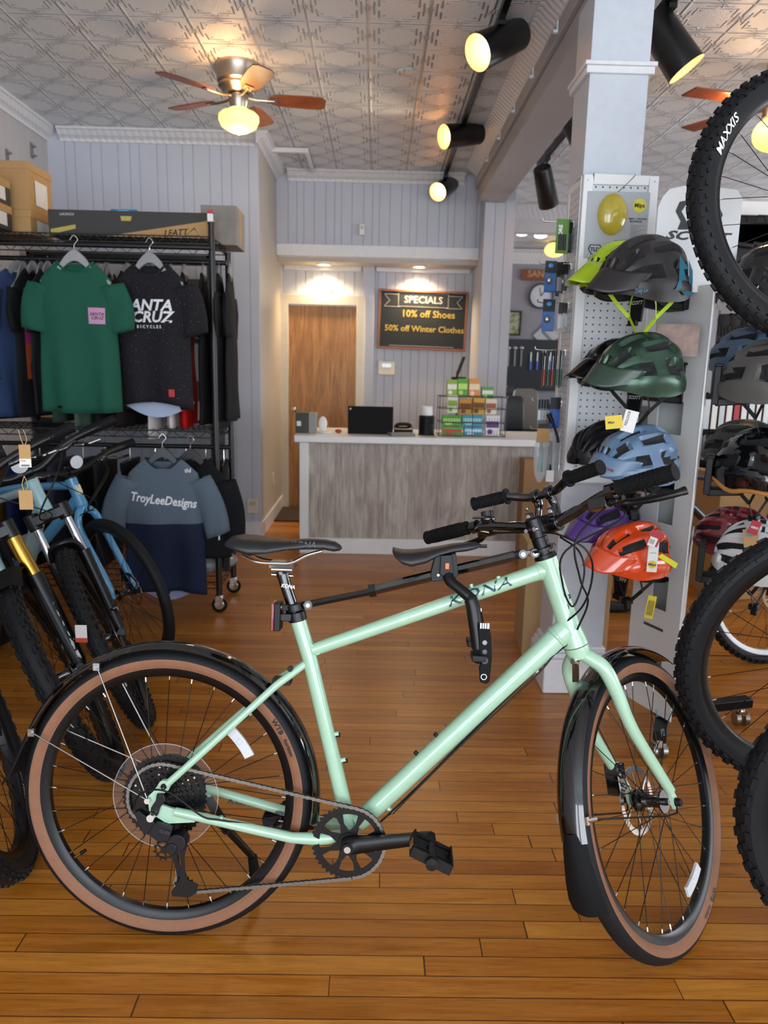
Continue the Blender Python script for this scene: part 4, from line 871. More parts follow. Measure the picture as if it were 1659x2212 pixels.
for k in range(len(pts)-1):
    a_, b_ = pts[k], pts[k+1]; d_ = (b_-a_).normalized(); n_ = V((-d_.z, 0, d_.x)); w_ = .0036 if k % 2 else .0026
    out = []
    for t_, h_ in ((-.22, .0), (-.14, .9), (.12, 1.0), (.5, .62), (.88, 1.0), (1.14, .9), (1.22, 0), (1.14, -.9), (.88, -1.0), (.5, -.62), (.12, -1), (-.14, -.9)): out.append(a_+d_*(.0127*t_)+n_*(h_*.0042))
    y_ = ych(a_.x)
    for yy in (-w_, w_): g.prism([(p.x, p.z) for p in out], (0, y_+yy-.0005, 0), (1, 0, 0), (0, 0, 1), (0, .001, 0), CH)
    g.cyl(a_+V((0, y_-.0045, 0)), a_+V((0, y_+.0045, 0)), .0022, 8, CH)
g.build('chain', bike, ang=30)
# rear derailleur
DM = mat('satin dark grey metal', '#1a1b20', .3, metal=.4); g = MB()
def bprism(mb, pts, s, th, m): mb.prism(poly(pts, s), (0, -s, 0), (1, 0, 0), (0, 0, 1), (0, th, 0), m)
bprism(g, [(338, 1716), (352, 1716), (358, 1730), (345, 1745), (340, 1762), (322, 1770), (326, 1745), (336, 1730)], .078, .010, DM)
bprism(g, [(289, 1755), (300, 1752), (316, 1765), (334, 1778), (332, 1800), (310, 1804), (300, 1785)], .082, .018, DM)
bprism(g, [(334, 1778), (372, 1790), (366, 1818), (340, 1818), (318, 1802)], .086, .026, DM)
p = BL(382, 1822, .085); g.cyl(V((p.x, -.088, p.z)), V((p.x, -.055, p.z)), .021, 24, DM); p = BL(371, 1832, .085); g.cyl(V((p.x, -.091, p.z)), V((p.x, -.06, p.z)), .013, 20, DM)
der = g.build('rear_derailleur', bike, bev=.0015)
g = MB(); p = BL(326, 1766, .088); g.cyl(V((p.x, -.094, p.z)), V((p.x, -.08, p.z)), .0085, 18, CHR); g.build('pivot_bolt', der)
g = MB(); p = BL(355, 1798, .09); g.text('CUES', .010, lambda u, v, w_: V((p.x+u, -.0895, p.z+v-.25*u)), mat('grey print', '#4a4b4d', .5), shear=.2); g.build('lettering', der)
g = MB(); bprism(g, [(382, 1822), (404, 1815), (404, 1830), (398, 1850), (399, 1880), (405, 1900), (428, 1912), (424, 1930), (408, 1938), (372, 1936), (370, 1926), (386, 1906), (392, 1880), (388, 1845)], .078, .0025, MBK)
bprism(g, [(366, 1830), (374, 1828), (392, 1880), (396, 1915), (386, 1918), (380, 1880)], .052, .0025, MBK); g.build('derailleur_cage', der)
for px, py in ((353, 1838), (397, 1918)):
    p = BL(px, py, .06); g = MB(Tm(p.x, 0, p.z)); toothed(g, .025, .018, 12, -.057, -.054, MBK, depth=.005); g.rev([(.0001, -.058), (.008, -.058), (.008, -.053), (.0001, -.053)], m=MBK, n=16)
    for k in range(5): a = 2*PI*k/5; g.bar((.005*math.cos(a), -.0555, .005*math.sin(a)), (.019*math.cos(a), -.0555, .019*math.sin(a)), .004, .002, MBK, up=(0, 1, 0))
    g.build('jockey_wheel', der)
# kickstand
g = MB(); a_ = BL(452, 1728, -.06); b_ = BL(490, 1790, -.10); c_ = BL(545, 1850, -.15); g.tube([a_, a_.lerp(b_, .6), b_], [.012, .012, .014], 12, MBK); g.tube([b_, b_.lerp(c_, .5), c_], [.0105, .0095, .009], 12, MBK); g.cyl(b_+V((0, -.012, 0)), b_+V((0, .012, 0)), .010, 12, MBK)
ks = g.build('kickstand', bike); g = MB(); w_ = BM @ c_; fl = BM.inverted() @ V((w_.x+.01, w_.y+.004, .003)); g.tube([c_, c_.lerp(fl, .5), fl+V((0, 0, .004)), fl], [.012, .014, .02, .021], 12, RUB); g.build('rubber_foot', ks)
# tail light
g = MB(); p = BL(598, 1328, .015); g.box(p.x-.004, p.x+.010, -.03, .012, p.z-.035, p.z+.028, BLK); q = BL(605, 1312, .02); g.box(q.x-.01, q.x+.035, -.018, -.010, q.z-.008, q.z+.006, BLK); g.cyl((q.x, -.02, q.z), (q.x, -.006, q.z), .005, 10, STL); tl = g.build('rear_light', bike, bev=.002)
g = MB(); g.box(p.x-.0115, p.x-.004, -.031, .013, p.z-.036, p.z+.030, mat('red lens', '#7e0f14', .15, coat=1)); g.build('red_lens', tl, bev=.002)
# ------------------------------------------------------------------ steered assembly
DEL = math.radians(50.0)
MS = Tm(*HT) @ Matrix.Rotation(DEL, 4, AX) @ Tm(*(-HT))
HUB = V((1.184, 0, .3545)); y_ = .052
g = MB(); g.tube([HB-AX*.002, HB-AX*.012, HB-AX*.028], [.029, .0285, .026], 26, MINT)
for s in (-1, 1):
    cr_ = HB-AX*.032
    g.tube(spl([cr_+AX*.012+V((0, s*.006, 0)), cr_+V((.004, s*.026, -.004)), cr_+V((.020, s*.046, -.030)), cr_+V((.048, s*.052, -.085)), V((HB.x+.1045, s*.0535, HB.z-.200)), V((HUB.x-.012, s*.0555, HUB.z+.028))], 6), [.0165, .0168, .017, .0172, .0172, .0172, .0172, .0172, .0172, .0172, .0172, .0170, .017, .017, .017, .0168, .0166, .0164, .016, .0158, .0155, .0150, .0145, .0142, .0138, .0135, .0132, .013, .0128, .0125, .0122][:31], 18, MINT)
    g.prism([(HUB.x-.020, HUB.z+.034), (HUB.x-.004, HUB.z+.030), (HUB.x+.012, HUB.z+.006), (HUB.x+.010, HUB.z-.012), (HUB.x-.006, HUB.z-.016), (HUB.x-.014, HUB.z-.004)], (0, s*.0555-.0035, 0), (1, 0, 0), (0, 0, 1), (0, .007, 0), MINT)
fk = g.build('fork', bike, ml=MS, ang=60)
g = MB(); p_ = V((HUB.x-.050, 0, HUB.z+.205)); g.text('K', .024, lambda u, v, w_: p_+V((.0+u*.9+.002, -.0712, v)), TEAL, bold=.03); g.text('P2', .022, lambda u, v, w_: p_+V((.016+u*.9, -.0706, -.045+v)), TEAL, bold=.03, shear=.2); g.build('lettering', fk)
for s in (-1, 1): MB().tube([HUB+V((0, s*.055, 0)), HUB+V((0, s*.072, 0))], [.011, .008], 16, BLK).build('axle_cap', fk)
g = MB(); c_ = V((HUB.x-.055, .060, HUB.z+.050)); g.box(c_.x-.020, c_.x+.016, .036, .074, c_.z-.030, c_.z+.045, GLB); g.cyl(c_+V((-.01, .012, .02)), c_+V((-.01, -.03, .02)), .011, 14, GLB); g.cyl(c_+V((-.008, .014, -.01)), c_+V((-.008, -.026, -.01)), .011, 14, GLB); g.build('brake_caliper', fk, bev=.004)
FWm = MS @ Tm(*HUB)
FW = wheel(bike, 'front_wheel', FWm, tan=TAN, tyretxt=[('WTB', .017, -52, .3155, mat('dark tyre print', '#1a1512', .6), 1, 0, 0), ('horizon', .013, -62, .3155, mat('dark tyre print', '#1a1512', .6), 1, 0, 0)], hubw=.031)
rotor(FW, .038); refl(FW, -62, .225)
ffd = arcfender(bike, 'front_fender', FWm, .368, .062, 62, 184, GLB, n=50)
rings = []
for i in range(9):
    a = math.radians(181+i*3.1); R_ = .373+.004*i*.3+(.002 if i > 4 else 0); hw = .024+.0026*i if i < 8 else .040; er = V((math.cos(a), 0, math.sin(a)))
    pr = [(R_-.016*t*t, hw*t) for t in (-1, -.7, -.35, 0, .35, .7, 1)]; pr += [(r_-.003, y__) for r_, y__ in pr[::-1]]; rings.append([er*r_+V((0, y__, 0)) for r_, y__ in pr])
MB().loft(rings, RUB).build('mud_flap', ffd)
g = MB(); a = math.radians(177); e = V((math.cos(a)*.352, 0, math.sin(a)*.352))
for s in (-1, 1): g.tube([V((0, s*.064, .010)), V((-.01, s*.062, -.022)), V((-.05, s*.058, -.022)), e+V((.02, s*.040, 0))], .0022, 8, SPK); g.cyl(e+V((.0, s*.032, 0)), e+V((.025, s*.040, 0)), .0055, 10, CHR); g.box(e.x-.004, e.x+.004, s*.033-.004, s*.033+.004, e.z-.008, e.z+.008, CHR)
g.build('fender_stays', ffd)
g = MB(); p = HB-AX*.050+V((.0, 0, 0)); q = FWm.inverted() @ MS; g = MB(q); g.bar(p+V((-.028, 0, .015)), p+V((-.040, 0, -.035)), .016, .003, mat('bronze bracket', '#8a6a55', .25, metal=1), up=(1, 0, .2)); g.cyl(p+V((-.032, 0, .010)), p+V((-.042, 0, .010)), .0065, 12, CHR); g.build('fender_bracket', ffd)
# headset, stem
g = MB(); g.tube([HT+AX*.002, HT+AX*.012], [.0262, .024], 26, MBK); g.tube([HT+AX*.012, HT+AX*.020], [.018, .018], 22, MBK); g.tube([HT+AX*.022, HT+AX*.028], .030, 28, MBK); g.tube([HT+AX*.028, HT+AX*.052], .0185, 22, MBK); g.tube([HT+AX*.054, HT+AX*.096], [.0195, .0195], 24, MBK); g.tube([HT+AX*.096, HT+AX*.1], [.0185, .014], 24, MBK)
BCn = V((.885, 0, 1.008)); sa = HT+AX*.075; g.tube([sa, BCn], [.0175, .0185], 18, MBK); g.tube([BCn+V((0, -.024, 0)), BCn+V((0, .024, 0))], .0225, 24, MBK)
for s in (-1, 1):
    g.cyl(sa+V((-.024, s*.011, -.008)), sa+V((-.016, s*.011, -.006)), .005, 10, CHR)
stem = g.build('stem', bike, ml=MS)
bar_ = [V((.845, .33, 1.040)), V((.850, .25, 1.040)), V((.866, .16, 1.036)), V((.882, .085, 1.020)), V((.885, .03, 1.008)), V((.885, 0, 1.008))]
full = bar_+[V((p.x, -p.y, p.z)) for p in bar_[-2::-1]]
HBAR = MB().tube(spl(full, 5), [.0111]*15+[.0135]*5+[.0155]*11+[.0135]*5+[.0111]*15, 18, GLB).build('handlebar', bike, ml=MS)
def grip(par, A_, B_, r_=.0165, ml=None, flange=False):
    g = MB(); d_ = (B_-A_); n = 26; pts = [A_+d_*(k/n) for k in range(n+1)]; g.tube(pts, [r_*(1.0+(.05 if k % 2 else -.03)) if 1 < k < n-1 else r_*1.06 for k in range(n+1)], 20, RUB)
    dn = d_.normalized()
    for k in range(5, n-3, 2):
        for j in range(8): 
            a = 2*PI*j/8+k; u = dn.orthogonal().normalized(); v = dn.cross(u); e = u*math.cos(a)+v*math.sin(a); g.obox(pts[k]+e*r_, Matrix((dn, dn.cross(e), e)).transposed(), (.0035, .004, .0012), RUB)
    if flange: g.tube([A_-dn*.001, A_+dn*.004], r_*1.45, 22, RUB); g.tube([B_-dn*.004, B_+dn*.001], r_*1.25, 22, RUB)
    return g.build('grip', par)
L0, L1 = V((.8545, .205, 1.040)), V((.845, .335, 1.040)); R0, R1 = V((L0.x, -L0.y, L0.z)), V((L1.x, -L1.y, L1.z))
L0 = V((.852, .205, 1.040)); R0 = V((.852, -.205, 1.040))
grip(HBAR, L0, L1); grip(HBAR, R0, R1)
def lever(s):
    g = MB(); c_ = V((.858, s*.185, 1.039)); g.cyl(c_+V((0, -.008, 0)), c_+V((0, .008, 0)), .0165, 18, GLB); g.tube([c_+V((.012, 0, -.008)), c_+V((.030, s*-.02, -.016))], .010, 12, GLB); g.tube([c_+V((.030, s*-.035, -.016)), c_+V((.030, s*.012, -.016))], .0095, 12, GLB)
    o = g.build('brake_lever_clamp', HBAR); g = MB(); g.tube(spl([c_+V((.030, s*-.005, -.018)), c_+V((.042, s*.02, -.024)), c_+V((.046, s*.07, -.028)), c_+V((.056, s*.115, -.026)), c_+V((.068, s*.132, -.022))], 5), [.0075]*4+[.0085]*14+[.0095]*3, 12, MBK, flat=.7); g.build('brake_lever', HBAR)
lever(-1); lever(1)
g = MB(); c_ = V((.866, .150, 1.050)); g.ball(c_, (.020, .018, .012), 16, GLB); g.cyl(c_+V((0, 0, .004)), c_+V((0, 0, .020)), .016, 18, GLB); g.bar(c_+V((-.015, .0, .004)), c_+V((-.035, .02, .006)), .010, .004, GLB); g.build('bell', HBAR)
g = MB(); c_ = V((.872, -.150, 1.020)); g.obox(c_, Matrix.Identity(3), (.018, .022, .012), GLB); g.tube([c_+V((-.01, -.02, -.002)), c_+V((-.02, -.05, -.006))], .004, 8, GLB); g.build('shifter', HBAR, bev=.004)
g = MB(); c_ = V((.878, -.112, 1.026)); g.text('======', .010, lambda u, v, w_: V((.868+v*.3, -.112+u, 1.0415)), BLK); 
rings = [[V((.884, -.10-.03*t, 1.0232+.0035*t))+V((-math.sin(a)*.0142, 0, math.cos(a)*.0142)) for a in (-.2, .15, .5, .85)] for t in (0, 1)]
g = MB(); g.loft(rings, WHT, cap=False, closed=False); g.build('label', HBAR, solid=.0006)
# cables
g = MB()
def cab(pts, r_=.0023): g.tube(spl(pts, 8), r_, 8, BLK)
RL = MS @ V((.88, -.17, 1.02)); LL = MS @ V((.88, .16, 1.02)); IN = MS @ V((.90, -.05, .99))
cab([RL, RL+V((.02, -.03, -.03)), BL(1222, 1190, .10), BL(1215, 1260, .08), BL(1238, 1310, .06), BL(1262, 1240, .06), BL(1250, 1190, .05), BL(1210, 1160, .0)], .0022)
cab([RL, BL(1245, 1165, .12), BL(1253, 1250, .10), BL(1270, 1300, .06), BL(1247, 1360, .03)])
cab([LL, BL(1170, 1150, 0), BL(1215, 1158, .08), BL(1268, 1190, .10), BL(1280, 1240, .08), BL(1258, 1310, .05), BL(1196, 1370, .0), BL(1176, 1438, .0)])
cab([BL(1225, 1392, .02), BL(1190, 1420, .01), BL(1160, 1446, .012), BL(1100, 1503, .015), BL(1002, 1599, .015), BL(930, 1672, .015), BL(846, 1753, .015), BL(822, 1775, .02)])
cab([BL(1196, 1415, .015), BL(1155, 1462, .02), BL(1002, 1604, .02), BL(848, 1758, .02)], .002)
cab([BL(700, 1812, .03), BL(600, 1790, .05), BL(478, 1772, .075), BL(440, 1765, .085), BL(400, 1736, .09), BL(365, 1712, .09), BL(330, 1706, .09), BL(300, 1718, .088), BL(290, 1740, .085), BL(292, 1756, .085)], .0022)
cab([BL(1330, 1500, -.05), BL(1290, 1570, -.07), BL(1300, 1660, -.07), BL(1312, 1680, -.06)], .0022) if False else None
g.build('cables', bike)
# ------------------------------------------------------------------ child seat on its own top bar (bolted to the bike)
g = MB(); p = BL(667, 1305, .0); q = BL(1128, 1196, .0); m_ = BL(800, 1276, 0)
g.tube([p, m_+V((.01, 0, 0))], .0082, 8, MBK); g.tube([m_, BL(1112, 1201, 0)], .0125, 8, GLB); g.tube([m_-V((.003, 0, .001)), m_+V((.012, 0, .002))], .0150, 8, MBK); g.tube([BL(1112, 1201, 0), q], .010, 8, MBK)
g.tube([q, BL(1156, 1193, 0)], .0075, 8, STL); g.tube([BL(650, 1308, 0), p], .009, 10, MBK)
ANO = mat('grey anodised knuckle', '#55585b', .4, metal=.5)
for pp in (q, BL(1154, 1194, 0), p): g.cyl(pp+V((0, -.014, 0)), pp+V((0, .014, 0)), .0100, 18, ANO); g.cyl(pp+V((0, -.017, 0)), pp+V((0, -.013, 0)), .005, 12, CHR)
cs_ = g.build('child_seat_bar', bike)
up_ = [(848, 1184), (855, 1187), (870, 1190), (890, 1190), (920, 1187), (950, 1182), (980, 1176), (1010, 1173), (1030, 1173), (1040, 1177)]
lo_ = [(848, 1192), (853, 1206), (866, 1221), (884, 1227), (910, 1220), (945, 1203), (980, 1196), (1010, 1193), (1030, 1188), (1040, 1183)]
sp_ = []
for (ux, uy), (lx, ly) in zip(up_, lo_): a_ = BL(ux, uy, .02); b_ = BL(lx, ly, .03); sp_.append((a_.x, a_.z, b_.z))
cs2 = saddle(sp_, [.030, .048, .056, .058, .050, .036, .028, .024, .020, .008], parent=cs_, name='child_saddle')
g = MB(); c_ = BL(965, 1228, .0); g.prism(poly([(940, 1200), (985, 1195), (990, 1240), (982, 1252), (932, 1256), (930, 1240)], .02), (0, -.024, 0), (1, 0, 0), (0, 0, 1), (0, .048, 0), BLK); g.prism(poly([(952, 1200), (976, 1198), (980, 1238), (960, 1246), (950, 1240)], .03), (0, -.034, 0), (1, 0, 0), (0, 0, 1), (0, .012, 0), BLK)
g.cyl((c_.x-.02, -.020, c_.z-.012), (c_.x-.02, -.03, c_.z-.012), .004, 10, CHR); g.build('saddle_clamp', cs_, bev=.003)
p = BL(966, 1224, .036); MB().box(p.x-.0045, p.x+.0045, -.0365, -.034, p.z-.006, p.z+.008, mat('orange button', '#e0661c', .4)).build('release_button', cs_, bev=.001)
MB().tube([BL(1030, 1180), BL(1052, 1180)], .004, 8, GLB).build('saddle_tip', cs_)
for s in (1, -1):
    g = MB(); g.tube(spl([BL(968, 1244, s*.03), BL(975, 1258, s*.04), BL(1005, 1282, s*.055), BL(1018, 1298, s*.06), BL(1026, 1340, s*.065), BL(1034, 1400, s*.07)], 5), [.0125]*14+[.0155]*12, 18, MBK)
    lg = g.build('leg_support', cs_)
    g = MB(); fp = [(1032, 1352), (1048, 1348), (1056, 1352), (1060, 1375), (1061, 1420), (1056, 1470), (1048, 1474), (1036, 1470), (1034, 1440), (1040, 1425), (1034, 1400)]
    g.prism(poly(fp, .075) if s > 0 else [(x, z) for x, z in poly(fp, .075)], (0, -s*.090, 0), (1, 0, 0), (0, 0, 1), (0, s*.012, 0), RUB); c_ = BL(1036, 1405, .07); g.box(c_.x-.018, c_.x+.012, min(-s*.045, -s*.095), max(-s*.045, -s*.095), c_.z-.020, c_.z-.006, BLK)
    ft = g.build('foot_rest', cs_, bev=.002)
    for py in (1388, 1408, 1427): p = BL(1047, py, .09); MB().cyl((p.x, -s*.0895, p.z), (p.x, -s*.0915, p.z), .0052 if py < 1420 else .0075, 14, GLB).build('snap_button', cs_)
    p = BL(1047, 1352, .09); MB().text('LOOK', .013, lambda u, v, w_: V((p.x+u*s, -s*.0907, p.z+v)), WHT, bold=.04).build('lettering', cs_) if False else None
    g = MB(); g.box(p.x-.010, p.x+.010, min(-s*.0902, -s*.0912), max(-s*.0902, -s*.0912), p.z-.006, p.z+.006, WHT)
    for k in range(3): g.box(p.x-.0066+k*.005, p.x-.0048+k*.005, min(-s*.0902, -s*.0914), max(-s*.0902, -s*.0914), p.z-.006, p.z+.006, BLK)
    g.build('striped_label', cs_)
    p = BL(1045, 1462, .09); MB().tube([V((p.x+.006*math.cos(a), -s*.0912, p.z+.006*math.sin(a))) for a in [2*PI*k/12 for k in range(12)]], .001, 5, WHT, closed=True).build('round_emblem', cs_)
# child handlebar on the stem
cb_ = [V((.852, .150, 1.094)), V((.864, .09, 1.094)), V((.884, .04, 1.082)), V((.886, 0, 1.080))]; full = cb_+[V((p.x, -p.y, p.z)) for p in cb_[-2::-1]]
CHB = MB().tube(spl(full, 5), .0105, 16, GLB).build('child_handlebar', bike, ml=MS)
for s in (-1, 1): grip(CHB, V((.866, s*.085, 1.094)), V((.850, s*.175, 1.094)), .0135, flange=True)
g = MB()
for s in (-1, 1):
    g.tube(spl([V((.886, s*.018, 1.080)), V((.896, s*.020, 1.060)), V((.896, s*.026, 1.035)), V((.886, s*.030, 1.008))], 4), [.011]*5+[.009]*5+[.012]*3, 12, GLB); g.tube([V((.886, s*.012, 1.080)), V((.886, s*.026, 1.080))], .017, 18, GLB); g.tube([V((.885, s*.024, 1.008)), V((.885, s*.036, 1.008))], .022, 20, GLB)
    g.cyl(V((.866, s*.030, 1.030)), V((.858, s*.030, 1.030)), .0055, 10, CHR); g.cyl(V((.872, s*.034, 1.052)), V((.872, s*.040, 1.052)), .005, 10, CHR); g.box(.862, .872, s*.030-.008, s*.030+.008, 1.018, 1.040, GLB)
g.build('child_handlebar_clamp', CHB, bev=.001)
# ================================================================== CLOTHES RACK
RY0, RY1 = 3.90, 4.26; ZSH = 1.93; ZLO = .965; XR = -.835; XL = -2.32
rack = thing('clothes_rack', 'black wire shelving rack on casters holding shirts and boxes', 'clothes rack', Tm(-1.5, 4.05, 0))
RM = Tm(1.5, -4.05, 0); RB = mat('black powder coat', '#0f1012', .4)
def post(x, y, zt): 
    g = MB(RM); g.cyl((x, y, .10), (x, y, zt), .0165, 16, RB); g.cyl((x, y, zt), (x, y, zt+.008), .018, 16, RB)
    for k in range(int(zt/.05)): g.tube([(x, y, .12+k*.05-.001), (x, y, .12+k*.05+.001)], .0172, 12, RB)
    o = g.build('post', rack); g = MB(RM)
    g.rev([(.0001, -.010), (.040, -.010), (.042, -.006), (.042, .006), (.040, .010), (.0001, .010)], (x, y, .042), 'Y', 24, RUB); g.box(x-.022, x+.022, y-.02, y+.02, .06, .10, CHR); g.rev([(.0001, -.014), (.028, -.013), (.028, .013), (.0001, .014)], (x, y, .045), 'Y', 18, CHR); g.build('caster', o, bev=.004)
for x, y, zt in ((XR, RY0, 2.02), (XR+.01, RY1, 1.93), (XL, RY0, 2.0), (XL, RY1, 2.0)): post(x, y, zt)
def wshelf(z, x0=XL, x1=XR, lab='wire_shelf', y0=RY0, y1=RY1, step=.03):
    g = MB(RM)
    for yy in (y0, y1):
        g.tube([(x0, yy, z), (x1, yy, z)], .0032, 6, RB); g.tube([(x0, yy, z-.035), (x1, yy, z-.035)], .0032, 6, RB)
        n = int((x1-x0)/.045); pts = [(x0+(x1-x0)*k/n, yy, z-(.035 if k % 2 else 0)) for k in range(n+1)]; g.tube(pts, .0022, 5, RB)
    for xx in (x0, x1):
        g.tube([(xx, y0, z), (xx, y1, z)], .0032, 6, RB); g.tube([(xx, y0, z-.035), (xx, y1, z-.035)], .0032, 6, RB); n = 8
        g.tube([(xx, y0+(y1-y0)*k/n, z-(.035 if k % 2 else 0)) for k in range(n+1)], .0022, 5, RB)
    n = int((x1-x0)/step)
    for k in range(n+1): x = x0+(x1-x0)*k/n; g.tube([(x, y0, z+.003), (x, y1, z+.003)], .0017, 4, RB)
    for k in (1, 2): yy = y0+(y1-y0)*k/3; g.tube([(x0, yy, z), (x1, yy, z)], .0025, 5, RB)
    return g.build(lab, rack)
wshelf(ZSH+.03); wshelf(ZLO+.025); wshelf(.17)
g = MB(RM); g.cyl((XL, 4.12, 1.865), (XR+.03, 4.12, 1.865), .0125, 14, RB); g.cyl((XL, 4.12, .885), (XR+.03, 4.12, .885), .0125, 14, RB); g.build('hanging_rail', rack)
g = MB(RM); g.cyl((XL, RY0-.015, 1.905), (XR, RY0-.015, 1.905), .012, 14, RB); g.build('front_rail', rack)
# ---- boxes on the rack
def carton(name, x0, x1, y0, y1, z0, z1, m, label, cat, side_m=None, lab_m=None, rot=0, grp=None):
    cx, cy = (x0+x1)/2, (y0+y1)/2; t = thing(name, label, cat, Tm(cx, cy, z0) @ Rz(rot), grp); a, b, h = (x1-x0)/2, (y1-y0)/2, z1-z0
    MB().box(-a, a, -b, b, 0, h, m).build('carton_body', t, bev=.002); MB().box(-a-.003, a+.003, -b-.003, b+.003, h-.035, h+.002, side_m or m).build('lid', t, bev=.002)
    if lab_m: MB().box(a+.0032, a+.0042, -b*.5, b*.5, h*.15, h*.68, lab_m).build('label', t)
    return t
SH = ZSH+.0355
KR = mat('kraft card', '#b08a58', .75, noise=.04); DG = mat('charcoal card', '#393836', .7); LBW = mat('white label print', '#d8d6d2', .5); BLC = mat('blue card', '#1f74a8', .5)
carton('shoe_box', -2.30, -1.765, 3.98, 4.26, SH, SH+.115, KR, 'tan shoe box with a blue label, lower one of the back stack', 'shoe box', KR, LBW)
carton('shoe_box', -2.30, -1.765, 3.98, 4.26, SH+.118, SH+.345, KR, 'tall tan shoe box on top of the rack\'s back stack', 'shoe box', KR, LBW)
carton('shoe_box', -2.34, -1.835, 3.70, 3.93, SH, SH+.115, DG, 'dark and tan shoe box at the front left, bottom of two', 'shoe box', KR, LBW)
carton('shoe_box', -2.34, -1.835, 3.70, 3.93, SH+.118, SH+.235, DG, 'dark and tan shoe box at the front left, upper of two', 'shoe box', KR, LBW)
# long carton with diagonal tan corner
a = atY(106, 508, 4.0); b = atY(447, 460, 4.0); t_ = thing('long_carton', 'long charcoal and tan carton lying along the top of the rack', 'carton', Tm(a.x, 4.0, SH)); Lc = b.x-a.x; hc = b.z-SH
MB().box(0, Lc, 0, .24, 0, hc, DG).build('carton_body', t_, bev=.002)
g = MB(); g.prism([(Lc*.36, .002), (Lc-.002, .002), (Lc-.002, hc*.68)], (0, -.0012, 0), (1, 0, 0), (0, 0, 1), (0, .001, 0), KR); g.box(Lc, Lc+.002, 0, .24, 0, hc, KR); g.prism([(.01, .004), (Lc*.17, .035), (Lc*.17, .055), (.01, .03)], (0, -.0012, 0), (1, 0, 0), (0, 0, 1), (0, .001, 0), mat('yellow foam', '#b5a75c', .9)); g.prism([(Lc*.46, hc*.62), (Lc*.52, hc*.62), (Lc*.525, hc*.8), (Lc*.455, hc*.8)], (0, -.0012, 0), (1, 0, 0), (0, 0, 1), (0, .001, 0), mat('yellow foam', '#b5a75c', .9)); g.build('printed_panels', t_)
g = MB(); g.text('LEATT', .042, lambda u, v, w_: V((Lc*.80+u, -.003-w_, hc*.20+v+u*.08)), BLK, shear=.2, bold=.015); g.build('lettering', t_); g = MB(); g.text('LAUNCH', .018, lambda u, v, w_: V((Lc*.12+u, -.003, hc*.82+v)), LBW); g.build('small_lettering', t_); g = MB(); g.tube([(Lc*.86, -.003, hc*.10), (Lc*.92, -.003, hc*.40), (Lc*.95, -.003, hc*.10)], .003, 4, BLK, closed=True); g.build('triangle_emblem', t_)
t_ = thing('carton', 'grey-brown worn carton end sticking out past the long carton', 'carton', Tm(-.93, 4.18, SH)); MB().box(-.02, .17, 0, .25, 0, .20, mat('grey brown card', '#86807a', .8, noise=.12, nscale=12)).build('carton_body', t_, bev=.002); MB().box(-.0205, .1705, .09, .13, .02, .201, KR).build('tape', t_)
p = atY(275, 458, 4.15); t_ = thing('blue_box', 'thin bright blue box lying on the long carton', 'box', Tm(p.x, 4.08, SH+hc+.001)); MB().box(-.065, .07, 0, .15, 0, .022, BLC).build('box_body', t_, bev=.001); MB().box(-.03, .03, -.001, 0, .004, .018, mat('light blue', '#6fb0d8', .5)).build('label', t_)
t_ = thing('price_tag_holder', 'small red and white tag clipped above the rack\'s front post', 'tag', Tm(XR, RY0-.02, 2.03)); MB().box(-.014, .014, 0, .003, 0, .036, WHT).build('card', t_); MB().box(-.014, .014, -.0005, 0.0035, .036, .055, mat('red plastic', '#a8322c', .4)).build('red_top', t_)
# boxes behind the hanging clothes (second shelving row at the wall)
BXC = [('#2c2b2a', 'charcoal'), ('#b08a58', 'tan'), ('#2a5f93', 'blue'), ('#3a3937', 'dark grey'), ('#8d8b88', 'grey')]
k = 0; back = thing('wall_shelving', 'dark shelving of shoe boxes against the wall behind the rack', 'shelving', Tm(-1.55, 5.2, 0))
for z in (.25, .95, 1.5, 2.05): MB().box(-.8, .42, 0, .4, z-.02, z, RB).build('shelf_board', back)
for x in (-.8, .40): MB().box(x, x+.02, 0, .4, 0, 2.05, RB).build('upright', back)
for zi, z in enumerate((1.501, .951)):
    for i in range(5):
        for j in range(3 if zi == 0 else 2):
            c_, nm = BXC[(i*2+j+zi) % 5]; m = mat('card '+nm, c_, .7); x = -2.32+i*.237
            t = thing('shoe_box', '%s shoe box on the wall shelving behind the hanging shirts' % nm, 'shoe box', Tm(x, 5.19, z+j*.132), 'shoe boxes on the shelving behind the rack')
            MB().box(0, .235, .0, .33, 0, .13, m).build('carton_body', t, bev=.002); MB().box(.05, .12, -.001, 0, .03, .10, LBW).build('label', t)
# ---- hangers & garments
HG = mat('grey hanger plastic', '#8b8c8d', .4); HK = mat('dark hanger', '#3a3b3c', .4)
def hanger(M, label, m=HG, grp=None, wd=.21, col='grey', thick=.012, hook=.10):
    t = thing('clothes_hanger', label, 'hanger', M, grp)
    g = MB(); wd *= .78; pts = spl([(-wd, 0, -.105), (-wd*.55, 0, -.062), (-.045, 0, -.008), (0, 0, .020), (.045, 0, -.008), (wd*.55, 0, -.062), (wd, 0, -.105)], 5); n = len(pts)
    rings = []
    for i, p in enumerate(pts):
        hh = .044-.030*abs(p.x)/wd; rings.append([p+V((0, -thick, -hh*.6)), p+V((0, thick, -hh*.6)), p+V((0, thick, hh*.6)), p+V((0, -thick, hh*.6))])
    g.loft(rings, m); g.build('shoulder_bar', t, bev=.003, ang=50)
    g = MB(); g.tube(spl([(0, 0, .012), (0, 0, hook-.035), (.018, 0, hook-.010), (0, 0, hook+.010), (-.018, 0, hook-.012)], 5), .0022, 6, CHR); g.build('hook', t); return t
